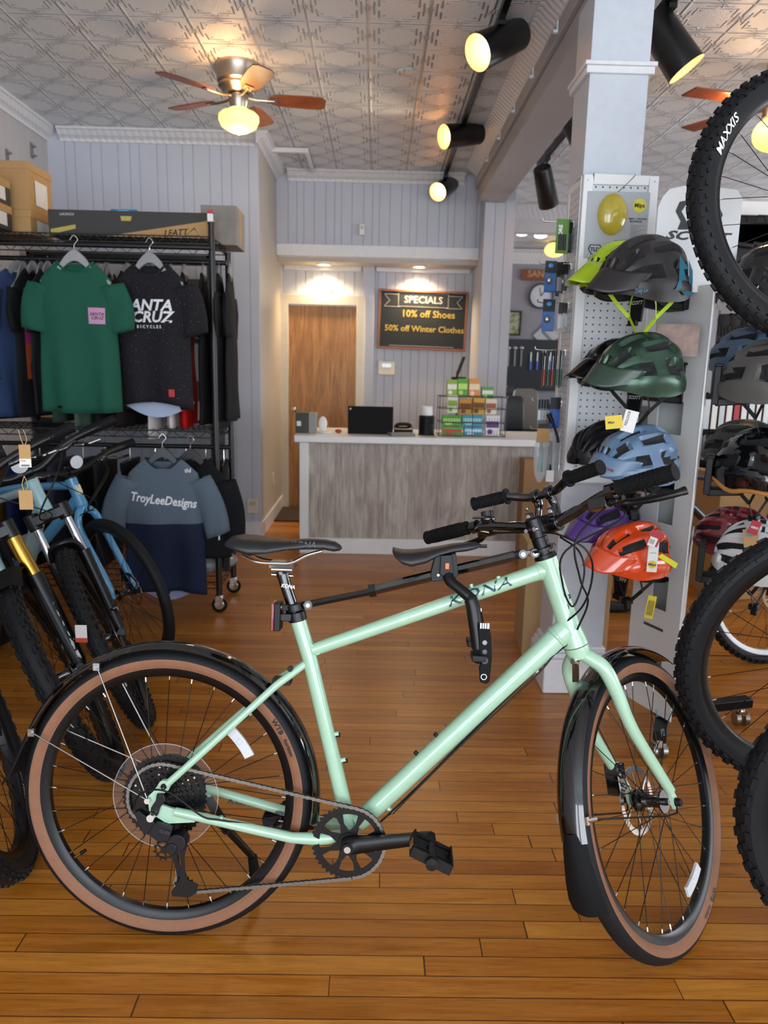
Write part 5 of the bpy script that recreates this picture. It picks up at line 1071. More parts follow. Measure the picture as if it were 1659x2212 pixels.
def shirt(label, M, cmat, hw=.25, L_=.72, low=None, zsplit=None, collar=None, seed=1, dp=.045, sl=.26, sleeve_ang=24, sleeve_m=None, fold=.016, grp=None, name='t_shirt', tilt=0, hemcurve=0, inner=None):
    """local: x across, y towards back, z up; z=0 is shoulder/neck height"""
    rr = random.Random(seed); ph = [rr.uniform(0, 6) for _ in range(6)]; t = thing(name, label, name.replace('_', ' ').replace('t shirt', 't-shirt'), M, grp); n = 48
    def fo(x, z): return fold*(math.sin(x*34+ph[0]+z*2)*min(1, max(0, -z-.12)*2.2)+.5*math.sin(x*61+ph[1])*min(1, max(0, -z-.3)*2)+.6*math.sin(z*17+x*8+ph[2])*.5)
    zs = [0-.004, -.012, -.03, -.05, -.075, -.11, -.16, -.22]+[-.22-(L_-.22)*k/14 for k in range(1, 15)]
    def width(z):
        if z > -.075: tt = (-z)/.075; return .082+(hw*.84-.082)*tt**.85
        if z > -.22: return hw*(.84+.10*math.sin((-z-.075)/.145*PI/2))
        return hw*(.94+.06*(-z-.22)/(L_-.22))
    rings = []
    for i, z in enumerate(zs):
        w_ = width(z); d_ = dp*(.35+.65*min(1, -z/.2)); ring = []
        for k in range(n):
            a = 2*PI*k/n; cx_, sy_ = math.cos(a), math.sin(a); x = w_*math.copysign(abs(cx_)**.75, cx_); y = d_*math.copysign(abs(sy_)**.8, sy_)
            zz_ = z-(.055*max(0, 1-(x/.085)**2)*(1 if sy_ < 0 else .25) if z > -.02 else .045*max(0, 1-(x/.085)**2)*(1 if sy_ < 0 else .3) if z > -.04 else 0)
            if i >= len(zs)-4: zz_ += hemcurve*(1-(x/w_)**2)*(1 if sy_ < 0 else -.3)*(i-len(zs)+5)/4
            ring.append(V((x, y+fo(x, z)*(1 if sy_ < 0 else .7), zz_)))
        rings.append(ring)
    g = MB(); g.loft(rings, cmat, cap=False, mfun=(lambda i, j: low if zs[i] < zsplit else cmat) if low else None); b = g.build('body', t, ang=80, solid=.002)
    sm = sleeve_m or cmat
    for s in (-1, 1):
        c0 = V((s*hw*.80, 0, -.105)); d_ = V((s*math.sin(math.radians(sleeve_ang)), 0, -math.cos(math.radians(sleeve_ang)))); nrm = V((s*math.cos(math.radians(sleeve_ang)), 0, math.sin(math.radians(sleeve_ang)))); rs = []
        for k in range(10):
            q = k/9; c_ = c0+d_*(sl*q)+nrm*(.018*math.sin(q*PI)); rw = .072-.008*q; rd = min(.034, dp*1.0)+.004*math.sin(q*5+ph[3])
            rs.append([c_+nrm*(rw*math.cos(2*PI*j/20))+V((0, rd*math.sin(2*PI*j/20)+.004*math.sin(j*1.3+q*7+ph[4]), 0)) for j in range(20)])
        MB().loft(rs, sm, cap=False).build('sleeve', t, ang=80, solid=.002)
    g = MB(); cp = []
    for k in range(28):
        a = 2*PI*k/28; x = .084*math.cos(a); sy_ = math.sin(a); cp.append(V((x, dp*.36*math.copysign(abs(sy_)**.8, sy_), .0-(.055*max(0, 1-(x/.085)**2)*(1 if sy_ < 0 else .25)))))
    g.tube(cp, .007, 8, collar or cmat, closed=True, flat=.6); g.build('collar', t)
    t['fo'] = 0
    def surf(u, v, w_=0, x0=0, z0=0): x = x0+u; z = z0+v; return V((x, -dp*(1-min(1, abs(x/width(z))**2.2)*.5)+fo(x, z)-.0035-w_, z))
    del t['fo']; return t, surf
YS = 3.68
# green tee
GR = fabric('forest green cotton', '#1d5140'); p = atY(162, 566, YS)
t_, sf = shirt('forest green t-shirt with a pink square chest patch hanging on the rack', Tm(p.x, YS, p.z) @ Rz(3), GR, .19, .70, seed=3, sl=.22, sleeve_ang=13, hemcurve=-.01)
PK = fabric('pink patch', '#b98aa8'); g = MB(); g.grid(lambda i, j: sf(.065+.075*i, -.21-.075*j, .001, 0, 0), 6, 6, PK); g.build('chest_patch', t_); g = MB(); g.text('SANTA', .02, lambda u, v, w_: sf(.103+u, -.240+v, .002), BLK, shear=.25, bold=.02); g.text('CRUZ', .02, lambda u, v, w_: sf(.106+u, -.258+v, .002), BLK, shear=.25, bold=.02); g.build('lettering', t_)
g = MB(); g.grid(lambda i, j: sf(-.11+.03*i, -.672-.014*j, .002), 2, 2, BLK); g.build('hem_label', t_)
hanger(Tm(p.x, YS, p.z+.010) @ Rz(3), 'pale grey broad-shouldered hanger in the green t-shirt')
# black tee
BT = fabric('black speckled jersey', '#1d1c20', '#8a8a90', 'speck'); p = atY(324, 570, YS+.10)
t_, sf = shirt('black speckled jersey with big white lettering hanging right of the green shirt', Tm(p.x, YS+.10, p.z) @ Rz(-4), BT, .192, .70, seed=9, sl=.24, sleeve_ang=15, hemcurve=.035, name='jersey')
WP = mat('white print', '#d9dade', .7); g = MB(); g.text('SANTA', .072, lambda u, v, w_: sf(-.005+u, -.200+v, .001), WP, shear=.25, bold=.03, sx=1.05); g.text('CRUZ', .072, lambda u, v, w_: sf(.012+u, -.255+v, .001), WP, shear=.25, bold=.03, sx=1.05); g.text('B I C Y C L E S', .020, lambda u, v, w_: sf(.0+u, -.300+v, .001), WP, bold=.02); g.build('lettering', t_)
g = MB(); g.grid(lambda i, j: sf(.092+.028*i, -.60-.036*j, .002), 2, 2, mat('red tag', '#b02424', .6)); g.build('hem_label', t_)
g = MB(); g.grid(lambda i, j: V((-.19+.38*i, .032, -.66-.075*math.sin(i*PI)*j-.01*j)), 12, 2, fabric('pale blue lining', '#a9b6cc')); g.build('back_hem', t_)
hanger(Tm(p.x, YS+.10, p.z+.010) @ Rz(-4), 'pale grey broad-shouldered hanger in the black jersey')
# grey-blue jersey on the lower rail
SL = fabric('slate jersey', '#56626f'); NV = fabric('navy jersey', '#1a2238'); YJ = 3.66; p = atY(352, 990, YJ)
t_, sf = shirt('slate and navy two-tone jersey with white script across the chest', Tm(p.x, YJ, p.z) @ Rz(5), SL, .20, .70, low=NV, zsplit=-.30, collar=fabric('charcoal collar', '#2b2d34'), seed=14, sl=.30, sleeve_ang=20, name='jersey', hemcurve=.03)
g = MB(); g.text('TroyLeeDesigns', .062, lambda u, v, w_: sf(u, -.205+v-.12*u, .001), WP, shear=.3, bold=.025, sx=.78); g.text('tld', .028, lambda u, v, w_: sf(.125+u, -.055+v, .004), WP, bold=.02); g.build('lettering', t_)
g = MB(); g.grid(lambda i, j: V((-.17+.34*i, .032, -.66-.08*math.sin(i*PI)*j)), 12, 2, fabric('lilac lining', '#8f93b4')); g.build('back_hem', t_)
hanger(Tm(p.x, YJ, p.z+.010) @ Rz(5), 'dark grey broad hanger in the slate and navy jersey', mat('dark grey hanger', '#3e4043', .35))
# ---- row of garments hanging side-on
def sidegar(x, yaw, c, label, L_, hw, name='shirt', m=None, z=1.80, dp=.022, sl=.40, grp='shirts hanging side-on from the top rail', seed=0, low=None, zs_=None):
    m = m or fabric('cloth '+c, c)
    t, sf_ = shirt(label, Tm(x, 4.12, z) @ Rz(yaw), m, hw, L_, seed=seed, dp=dp, sl=sl, sleeve_ang=1, name=name, grp=grp, fold=.010, low=low, zsplit=zs_)
    hanger(Tm(x, 4.12, z+.010) @ Rz(yaw), 'hanger under the %s' % label.split(' hanging')[0], HG, 'hangers on the top rail', wd=hw*.85, thick=.006, hook=.058); return t
CAMO = fabric('dark camo cloth', '#16181d', '#2a2d33', 'camo', 9)
row = [(-2.24, 80, '#2b2c30', 'charcoal shirt hanging at the rack\'s far left end', .68, .2, None), (-2.15, 80, '#1b1c20', 'black shirt hanging second from the rack\'s left end', .74, .2, None), (-2.03, 78, '#16181d', 'dark camouflage jacket hanging left of the green shirt', .78, .22, CAMO), (-1.91, 75, '#36486c', 'blue long-sleeved shirt hanging behind the green shirt\'s left sleeve', .76, .22, None),
 (-1.83, 76, '#18181a', 'black jersey with a pink and orange stripe behind the green shirt', .76, .21, None), (-1.75, 82, '#202225', 'black jersey hidden behind the green shirt', .74, .2, None), (-1.66, 84, '#2e4237', 'dull green jersey behind the green shirt', .78, .2, None), (-1.55, 84, '#4e6657', 'sage green shirt showing below the gap between the front shirts', .80, .2, None),
 (-1.44, 84, '#1c1618', 'black jersey with red piping behind the black shirt', .80, .2, None), (-1.33, 86, '#22191a', 'dark patterned jersey behind the black shirt', .80, .2, None), (-1.20, 97, '#c9c2c0', 'white long shirt right of the black jersey', .86, .2, None), (-1.10, 98, '#d8cfcb', 'off-white shirt with dark red print beside the red one', .80, .2, None),
 (-1.03, 99, '#8c1212', 'black jersey fading to bright red near the right post', .80, .2, fabric('red fade cloth', '#141013', '#b01312', 'grad', .45)), (-.93, 100, '#1d1b1c', 'black shirt just left of the rack\'s right post', .78, .2, None), (-.845, 100, '#232122', 'charcoal t-shirt at the rack\'s right end post', .80, .2, None), (-.79, 99, '#1f1e1f', 'black t-shirt outermost on the rack\'s right end', .76, .2, None)]
for i, (x, yw, c, lb, L_, hw, m) in enumerate(row):
    t = sidegar(x, 68 if i in (2, 3) else 84 if x < -1.3 else 96, c, lb, L_, hw, m=m, seed=20+i, sl=.46 if i in (2, 3) else .22)
    if i == 4:
        g = MB(); g.grid(lambda a, b: V((-.17+.06*a, -.030, -.20-.36*b)), 3, 8, mfun=lambda a, b: fabric('hot pink band', '#c2408c') if b < .45 else fabric('orange band', '#d0603a')); g.build('colour_stripe', t)
# lower rail garments
lowr = [(-2.28, 82, '#1a1b1f', 'black shorts hanging at the lower rail\'s left end'), (-2.16, 84, '#6d2038', 'maroon patterned shorts on the lower rail'), (-2.06, 84, '#7a5a22', 'mustard brown shorts on the lower rail'), (-1.96, 86, '#1e2a55', 'deep blue shorts on the lower rail'), (-1.86, 86, '#1b1c1f', 'black trousers behind the blue bicycle\'s bars'), (-1.74, 88, '#2d3140', 'slate trousers behind the blue bicycle\'s fork'),
 (-1.62, 90, '#141518', 'black trousers left of the two-tone jersey'), (-1.50, 90, '#1f2024', 'charcoal trousers hidden behind the two-tone jersey'), (-1.36, 92, '#121316', 'black shorts behind the two-tone jersey'), (-1.22, 94, '#15161a', 'black shorts right behind the two-tone jersey'), (-1.05, 96, '#101114', 'black trousers with a white angular mark at the waist'), (-.94, 97, '#17181b', 'black trousers beside the rack\'s right post'), (-.84, 99, '#1c1c1e', 'dark grey trousers outside the rack\'s right post')]
for i, (x, yw, c, lb) in enumerate(lowr):
    m = fabric('cloth '+c, c); t = thing('trousers' if 'trousers' in lb else 'shorts', lb, 'trousers' if 'trousers' in lb else 'shorts', Tm(x, 4.12, .80) @ Rz(yw), 'bottoms hanging from the lower rail'); L_ = .58 if 'trousers' in lb else .42; rr = random.Random(i)
    g = MB(); rings = []
    for k in range(9):
        q = k/8; w_ = .17+.02*q; rings.append([V((w_*math.copysign(abs(math.cos(a))**.7, math.cos(a)), .020*math.sin(a)+.006*math.sin(a*3+q*5+i), -L_*q)) for a in [2*PI*j/24 for j in range(24)]])
    g.loft(rings, m); g.build('legs', t, ang=80); g = MB(); g.loft([[V((.172*math.copysign(abs(math.cos(a))**.7, math.cos(a)), .024*math.sin(a), z)) for a in [2*PI*j/24 for j in range(24)]] for z in (-.035, .002)], m); g.build('waistband', t)
    if i == 1: g = MB(); g.grid(lambda a, b: V((-.15+.2*a, -.034, -.08-.22*b)), 3, 6, mfun=lambda a, b: fabric('purple fade', '#3a1a55') if b < .4 else fabric('orange fade', '#c0502e')); g.build('colour_panel', t)
    g = MB(); g.tube([(0, 0, .0), (0, 0, .055), (.012, 0, .095), (0, 0, .106)], .002, 5, CHR); g.tube([(-.15, 0, .003), (.15, 0, .003)], .004, 6, HK); hh = g.build('clip_hanger'); hh.matrix_world = Tm(x, 4.12, .80) @ Rz(yw); tag(hh, 'clip hanger holding the %s' % lb, 'hanger', 'clip hangers on the lower rail')
# hoodie/jacket hanging lower right with fox mark
t_, sf = shirt('black jacket with a white angular animal-head mark at the rack\'s lower right', Tm(-.93, 3.74, .86) @ Rz(-6), fabric('black jacket cloth', '#101114'), .20, .50, seed=50, sl=.30, sleeve_ang=10, name='jacket')
g = MB(); g.add([sf(x, z, .004) for x, z in ((-.04, -.05), (-.02, -.09), (0, -.08), (.02, -.09), (.04, -.05), (.03, -.12), (.015, -.16), (0, -.175), (-.015, -.16), (-.03, -.12))], [list(range(10))], WP); g.build('animal_head_mark', t_)
hanger(Tm(-.93, 3.74, .870) @ Rz(-6), 'black hanger in the dark jacket at the rack\'s lower right', HK)
p = atY(468, 1150, 3.69); t_ = thing('swing_tag', 'white paper swing tag on the dark jacket', 'tag', Tm(*p)); MB().box(-.016, .016, 0, .001, -.04, .04, LBW).build('card', t_); MB().box(-.010, .010, -.0005, .0015, .0, .012, BLK).build('print', t_)
p = atY(430, 1165, 3.70); o = MB().prism([(-.02, -.05), (.03, -.03), (.035, .05), (.0, .06)], (0, 0, 0), (1, 0, 0), (0, 0, 1), (0, .002, 0), mat('red tag', '#b02424', .6)).build('red_tag'); o.location = p; tag(o, 'red triangular tag hanging beside the two-tone jersey', 'tag')
# bagged clothes on the bottom shelf
PB = mat('clear poly bag', '#b9bcc0', .15, alpha=.45, bump=.5, bscale=20); 
for i, (x, y, w_, h_, c) in enumerate(((-.98, 4.02, .16, .14, '#3b4a40'), (-1.22, 4.12, .14, .10, '#2c3038'), (-.90, 4.16, .12, .10, '#2f3136'))):
    t = thing('bagged_clothing', ['plastic bagged dark green clothing on the bottom wire shelf', 'plastic bagged navy clothing on the bottom shelf, under the jersey', 'plastic bagged charcoal clothing at the back of the bottom shelf'][i], 'bagged clothing', Tm(x, y, .176)); 
    MB().ball((0, 0, h_*.45), (w_*.85, .10, h_*.42), 16, fabric('cloth '+c, c)).build('folded_cloth', t); MB().ball((0, 0, h_*.5), (w_, .12, h_*.5), 14, PB).build('poly_bag', t, ang=20)

for i in range(12):
    x = -1.88+i*.075+(.02 if i % 3 else 0); hanger(Tm(x, 4.12, 1.805) @ Rz(86+(i % 4)*3), 'grey hanger on the top rail behind the front shirts', HG, 'empty hangers on the top rail', wd=.17, thick=.005, hook=.058)
# ================================================================== OTHER BICYCLES
def place(x, y, z, yaw, lean):
    """matrix of a bicycle whose front tyre touches down at (x, y, z); lean > 0 tips the top away to its left"""
    a = math.radians(yaw); f = V((math.cos(a), math.sin(a), 0)); l = V((-math.sin(a), math.cos(a), 0)); u = V((0, 0, 1))*math.cos(math.radians(lean))+l*math.sin(math.radians(lean)); return frame((x, y, z), f, u)
def place_wheel(cx, cy, z, yaw, lean, steer, R=.37, ha=66, wb=1.17, Lf=.53, left=False):
    """put the FRONT WHEEL at a pose (contact point, heading, lean) with the bars turned by steer; the body follows"""
    a = math.radians(yaw); f = V((math.cos(a), math.sin(a), 0)); l = V((-math.sin(a), math.cos(a), 0)); u = V((0, 0, 1))*math.cos(math.radians(lean))+l*math.sin(math.radians(lean))
    Wm = frame((0, 0, 0), f, u); cen = V((cx, cy, z))+u*R; ax = V((-math.cos(math.radians(ha)), 0, math.sin(math.radians(ha)))); pf = V((ax.z, 0, -ax.x)); A = V((0, 0, R)); hb = A-pf*.045+ax*Lf*.98
    S = Tm(*hb) @ Matrix.Rotation(math.radians(steer), 4, ax) @ Tm(*(-hb)); Sr = S.to_3x3().to_4x4(); best = None
    for k in range(-400, 401):
        Mr = Wm @ Matrix.Rotation(k*.1*PI/180, 4, 'Y') @ Sr.inverted(); T = cen-(Mr @ (S @ A)); rz = (Mr @ V((-wb, 0, R))).z+T.z-z; up_ = (Mr.to_3x3() @ V((0, 0, 1))); want = R*math.sqrt(max(.1, 1-(Mr.to_3x3() @ V((0, 1, 0))).z**2)); e = abs(rz-want)
        if best is None or e < best[0]: best = (e, Tm(*T) @ Mr)
    return best[1]
def tone(c, r=.25): return mat('frame paint '+c, c, r, coat=.6)
def bikeb(label, M, c, steer=0, R=.37, w=.06, knob=1, ha=66, susp=None, stan=None, wb=1.17, barw=.37, rise=.02, fender=False, forkc=None, tan=None, rimm=None, rimtxt=None, tyretxt=None, txt=None, foxtxt=None, front_only=False, legr=.019, disc=True, drop=False, body_spokes=24, cables=True, gripm=None, rear=True, barz=None, kn=58):
    b = thing('bicycle', label, 'bicycle', M); P = tone(c); FC = forkc or (MBK if susp else P)
    ax = V((-math.cos(math.radians(ha)), 0, math.sin(math.radians(ha)))); pf = V((math.sin(math.radians(ha)), 0, math.cos(math.radians(ha)))); A = V((0, 0, R)); rake = .045; Lf = .53 if susp else .43
    hb = A-pf*rake+ax*Lf*(.98); ht = hb+ax*.125; S = Tm(*hb) @ Matrix.Rotation(math.radians(steer), 4, ax) @ Tm(*(-hb))
    bbp = V((-.74, 0, .33)); ra = V((-wb, 0, R)); sj = V((-.90, 0, .70)); st = V((-.935, 0, .80))
    g = MB(); g.tube([ht, ht.lerp(hb, .5), hb], [.026, .024, .028], 20, P)
    g.tube([hb+ax*.035, hb.lerp(bbp, .5)+V((0, 0, .005)), bbp], [.027, .026, .024], 18, P); g.tube([ht-ax*.03, ht.lerp(sj, .5), sj], [.019, .017, .016], 16, P); g.tube([bbp, sj, st], [.018, .017, .017], 16, P)
    g.tube([bbp+V((0, -.035, 0)), bbp+V((0, .035, 0))], .023, 16, P)
    for s in (-1, 1): g.tube([sj, sj.lerp(ra, .5)+V((0, s*.055, .0)), ra+V((0, s*.065, .01))], .0085, 10, P); g.tube([bbp+V((-.02, s*.02, 0)), bbp.lerp(ra, .5)+V((0, s*.055, 0)), ra+V((0, s*.065, 0))], .0105, 10, P)
    F = g.build('frame', b, ang=60)
    if txt:
        g = MB(); d_ = (hb-bbp).normalized(); n_ = V((-d_.z, 0, d_.x)); m_ = bbp.lerp(hb, .62); g.text(txt, .045, lambda u, v, w_: m_+d_*u+n_*v+V((0, -.0275+.35*v*v/.03, 0)), WHT, bold=.03, shear=.2); g.build('lettering', F)
    g = MB(); g.tube([st, st+V((-.05, 0, .12))], .0135, 12, GLB); g.build('seat_post', b)
    x0 = st.x-.05; z0 = st.z+.14; saddle([(x0-.13, z0+.02, z0), (x0-.10, z0+.03, z0-.01), (x0, z0+.022, z0-.01), (x0+.09, z0+.022, z0), (x0+.14, z0+.012, z0+.004)], [.05, .07, .045, .025, .008], parent=b)
    # fork
    g = MB(); hw = w/2+.028
    if susp:
        g.tube([hb-ax*.002, hb-ax*.03], .026, 18, FC)
        for s in (-1, 1):
            top = hb-ax*.022+V((0, s*hw, 0))-pf*0; ctr = hb-ax*.022
            g.bar(ctr, top, .05, .035, FC, up=ax); g.tube([top+ax*.03, top-ax*.03], [.026, .025], 20, FC)
        crn = g.build('fork', b, ml=S, bev=.003); g = MB()
        for s in (-1, 1): top = hb-ax*.05+V((0, s*hw, 0)); g.tube([top, top-ax*.20], legr-.002, 20, stan)
        g.build('stanchions', crn)
        for s in (-1, 1):
            t0 = hb-ax*.19+V((0, s*hw, 0)); low = A+V((0, s*(hw-.004), 0))-pf*.012; mid = low+(t0-low)*.25; g = MB(); g.tube([t0+ax*.004, t0-ax*.006, mid, low+ax*.02, low-ax*.015], [legr+.006, legr+.0055, legr+.003, legr+.001, .014], 20, FC); g.tube([low+pf*-.004, low+pf*.024], .013, 12, FC)
            lo = g.build('lower_leg', crn)
            if foxtxt and s == 1:
                g = MB(); d_ = (low-t0).normalized(); o_ = t0+d_*.19; n_ = V((-d_.z, 0, d_.x))
                rr = legr+.0062
                def fn(u, v, w_, d_=d_, o_=o_, rr=rr):
                    a = v/rr; q = d_.cross(V((0, 1, 0))); e = V((.97, -.22, 0)); q = d_.cross(e).normalized(); return o_-d_*u+e*math.cos(a)*rr-q*math.sin(a)*rr
                g.text(foxtxt, .058, fn, mat('silver decal', '#8d8f92', .35, metal=.5), bold=.04, sx=1.15, align='CENTER'); g.build('lettering', crn)
        if susp == 'arch':
            g = MB(); t0 = hb-ax*.195; g.tube(spl([t0+V((0, -hw, 0)), t0+V((0, -hw*.75, 0))+ax*.05+pf*.03, t0+ax*.062+pf*.045, t0+V((0, hw*.75, 0))+ax*.05+pf*.03, t0+V((0, hw, 0))], 5), .012, 10, FC); g.build('fork_arch', crn)
    else:
        for s in (-1, 1): g.tube(spl([hb-ax*.002, hb-ax*.02+V((0, s*.018, 0)), hb-ax*.05+V((0, s*(hw-.01), 0)), hb-ax*.12+V((0, s*hw, 0)), A+V((-.02, s*(hw+.002), .06)), A+V((0, s*(hw+.003), -.005))], 5), [.018]*8+[.0165]*5+[.015]*8+[.0125]*5, 16, FC)
        crn = g.build('fork', b, ml=S)
    if disc:
        g = MB(); g.box(-.07, -.035, hw-.012, hw+.022, R+.02, R+.085, GLB); g.build('brake_caliper', crn, bev=.004)
    fw = wheel(b, 'front_wheel', S @ Tm(*A), R=R, w=w, knob=knob, tan=tan, rimm=rimm, rimtxt=rimtxt, tyretxt=tyretxt, spokes=28, nip=SPK if not rimm else CHR, kn=kn)
    if disc: rotor(fw, .038)
    if fender: arcfender(b, 'front_fender', S @ Tm(*A), R+.018, .10, 84, 150, RUB, n=16, drop=.02)
    if rear: rw = wheel(b, 'rear_wheel', Tm(*ra), R=R, w=w, knob=knob, tan=tan, spokes=body_spokes, nip=SPK, kn=kn)
    g = MB(); g.rev([(.0001, -.05), (.08, -.05), (.08, -.046), (.0001, -.046)], bbp, 'Y', 30, MBK); g.tube([bbp+V((0, -.06, 0)), bbp+V((.12, -.066, -.12))], .012, 10, MBK); g.tube([bbp+V((0, .06, 0)), bbp+V((-.12, .066, .12))], .012, 10, MBK); g.build('crankset', b)
    # cockpit
    g = MB(); g.tube([ht, ht+ax*.055], .020, 18, MBK); sc_ = ht+ax*.035; bc = sc_+V((.055, 0, .012)); g.tube([sc_, bc], .019, 14, MBK); g.tube([bc+V((0, -.025, 0)), bc+V((0, .025, 0))], .024, 16, MBK); g.build('stem', b, ml=S)
    e = V((bc.x-.045, barw, bc.z+rise)); pts = [e, V((bc.x-.012, barw*.5, bc.z+rise*.9)), V((bc.x, barw*.18, bc.z)), V((bc.x, 0, bc.z))]; full = pts+[V((p.x, -p.y, p.z)) for p in pts[-2::-1]]
    hbar = MB().tube(spl(full, 5), .0135, 14, MBK).build('handlebar', b, ml=S)
    for s in (-1, 1):
        i0 = V((e.x+.014, s*(barw-.13), e.z)); i1 = V((e.x, s*(barw+.004), e.z)); grip(hbar, i0, i1, .018)
        g = MB(); c_ = i0+V((.006, -s*.025, 0)); g.cyl(c_-V((0, .008, 0)), c_+V((0, .008, 0)), .0165, 14, GLB); g.tube([c_+V((.01, 0, -.008)), c_+V((.03, -s*.04, -.018)), c_+V((.03, -s*.065, -.018))], .0095, 10, GLB); g.tube(spl([c_+V((.034, -s*.01, -.02)), c_+V((.05, s*.03, -.028)), c_+V((.052, s*.08, -.030))], 4), .006, 8, GLB); g.build('brake_lever', hbar)
    if cables:
        g = MB()
        for s, q in ((-1, .10), (1, .07), (1, .12)): g.tube(spl([V((e.x+.03, s*(barw-.2), e.z-.01)), V((bc.x+.07+q*.3, s*.10, bc.z-.02)), V((bc.x+.08+q*.2, -s*.02, bc.z-.14)), hb+V((.03, s*.035, -.03))], 7), .0022, 6, BLK)
        g.build('cables', b, ml=S)
    b['_bc'] = 0; del b['_bc']
    return b, S, bc, e, hb, ax
GOLD = mat('gold stanchion', '#b08a3e', .22, metal=1); SILV = mat('polished stanchion', '#c9ccd0', .12, metal=1); RIMG = mat('dark rim', '#1c1a18', .35)
DT = mat('rim print', '#b9a99a', .5)
A_ = bikeb('dark navy mountain bike with gold fork stanchions and kraft price tags', place_wheel(-.856, 2.320, .0, -66, -23.5, -30), '#161d40', steer=-30, susp=True, stan=GOLD, legr=.026, foxtxt='FOX 38', fender=True, rimtxt=[('DT SWISS', .022, 240, DT, -1), ('DT SWISS', .022, 60, DT, 1)], w=.064, rise=.03, barw=.38, kn=52)
B_ = bikeb('pale teal hardtail bicycle with bright silver fork stanchions', place_wheel(-.850, 2.660, .0, -68, -22, -30, R=.36), '#8fb4b8', steer=-30, R=.36, susp='arch', stan=SILV, legr=.017, w=.058, knob=2, barw=.36, kn=64, rise=.05)
C_ = bikeb('sky blue rigid city bicycle standing nearest the clothes rack', place_wheel(-1.051, 3.208, .0, -40, -11.5, -14, R=.345, ha=69, wb=1.08, Lf=.43), '#4d8fba', steer=-14, R=.345, w=.045, knob=0, ha=69, barw=.33, rise=.03, txt=None, wb=1.08, disc=True)
D_ = bikeb('black bicycle at the left edge whose rim lettering shows low by the mud flap', place_wheel(-.932, 1.838, .0, -68, -18, -36), '#101216', steer=-36, susp=True, stan=GOLD, legr=.020, w=.062, rimtxt=[('DT SWISS', .022, 245, DT, -1), ('DT SWISS', .022, 60, DT, 1)], fender=False, barw=.33, kn=52)
# head badge on the sky blue bike
g = MB(); hb, ax = C_[4], C_[5]; q = hb+ax*.075; g.add([q+V((.026, y_, 0))+ax*z_ for y_, z_ in ((-.014, .025), (.014, .025), (.014, -.01), (0, -.026), (-.014, -.01))], [(0, 1, 2, 3, 4)], mat('cream badge', '#d8d2a8', .4)); g.build('head_badge', C_[0])
for bk, cl in ((B_, 1), (C_, 1)):
    bc = bk[2]; g = MB(); g.rev([(.0001, .0), (.026, .0), (.028, .004), (.028, .008), (.0001, .010)], bc+V((.04, .0, .045)), 'X', 20, REFL); g.box(bc.x+.01, bc.x+.04, -.006, .006, bc.z+.01, bc.z+.05, BLK); g.build('front_reflector', bk[0], ml=bk[1])
# kraft tags on the navy bike
WA = A_[0].matrix_world @ A_[1]
for i, (px, py, w_, h_) in enumerate(((54, 985, .030, .062), (56, 1080, .036, .054))):
    p = atY(px, py, 2.02); t = thing('price_tag', ['kraft hang tag with a white barcode sticker on the navy bike', 'plain kraft hang tag, the lower one on the navy bike'][i], 'tag', Tm(*p) @ Rz(8))
    MB().box(-w_/2, w_/2, 0, .0012, -h_/2, h_/2, KR).build('card', t); g = MB()
    if i == 0:
        MB().box(-w_/2, w_/2, -.0006, 0, -h_/2, -h_/8, LBW).build('sticker', t)
        for k in range(12): g.box(-w_*.38+k*w_*.06, -w_*.35+k*w_*.06+.0003*(k % 3), -.0009, -.0006, -h_*.46, -h_*.38, BLK)
        g.build('barcode', t); g = MB(); g.text('7500', .007, lambda u, v, w2: V((-w_*.2+u, -.0009, -h_*.22+v)), BLK); g.build('print', t)
    g = MB(); tw = mat('jute string', '#c2a070', .9); g.tube(spl([(0, -.001, h_/2-.006), (-.006, -.004, h_/2+.015), (-.012 if i == 0 else .0, 0, h_/2+.04)], 4), .0009, 5, tw); g.tube(spl([(0, .001, h_/2-.006), (.006, .004, h_/2+.015), (.0, 0, h_/2+.04)], 4), .0009, 5, tw); g.build('string', t)
p = atY(175, 1365, 2.2); t = thing('warning_tag', 'white and orange warning tag hanging on the navy bike\'s fork', 'tag', Tm(*p)); MB().box(-.018, .018, 0, .001, -.022, .022, LBW).build('card', t); MB().box(-.0185, .0185, -.0005, .0015, -.034, -.020, mat('orange red', '#c2452c', .6)).build('orange_band', t)
# ---- right-hand display bikes (bodies run out of the frame to the right)
MX = mat('white tyre print', '#dcdcdc', .6)
def place_left(cx, cy, z, psi, lean):
    a = math.radians(psi); f = V((-math.cos(a), -math.sin(a), 0)); s_ = V((math.sin(a), -math.cos(a), 0)); u = V((0, 0, 1))*math.cos(math.radians(lean))-s_*math.sin(math.radians(lean)); return frame((cx, cy, z), f, u)
M1 = bikeb('mountain bike hung high on the stand at right with white-lettered knobby tyre', place_left(1.175, 2.02, 1.418, 10, 10), '#15171a', R=.37, w=.066, knob=2, susp=True, stan=mat('black stanchion', '#15130f', .2, metal=.6), rimm=mat('black rim', '#0c0d0f', .3), tyretxt=[('MAXXIS', .030, 28.5, .3255, MX, -1, 0, .2)], kn=66, barw=.36)
M2 = bikeb('mountain bike on the stand\'s lower level at right, knobby front tyre facing left', place_left(1.148, 1.79, .274, -3, -7), '#1b1d21', R=.37, w=.062, knob=1, susp=True, stan=GOLD, rimm=mat('black rim', '#0c0d0f', .3), kn=60)
M3 = bikeb('mountain bike with chunky tyre cut off at the lower right edge', place_left(1.205, 1.44, .0, -14, 2), '#22252a', R=.37, w=.066, knob=1, susp=True, stan=SILV, kn=50)
M4 = bikeb('bicycle with white rims standing on the floor behind the big right-hand tyre', place_left(1.88, 3.30, .0, 8, 3), '#2b2d30', R=.345, w=.05, knob=2, rimm=mat('white rim', '#d5d6d8', .35), kn=60)
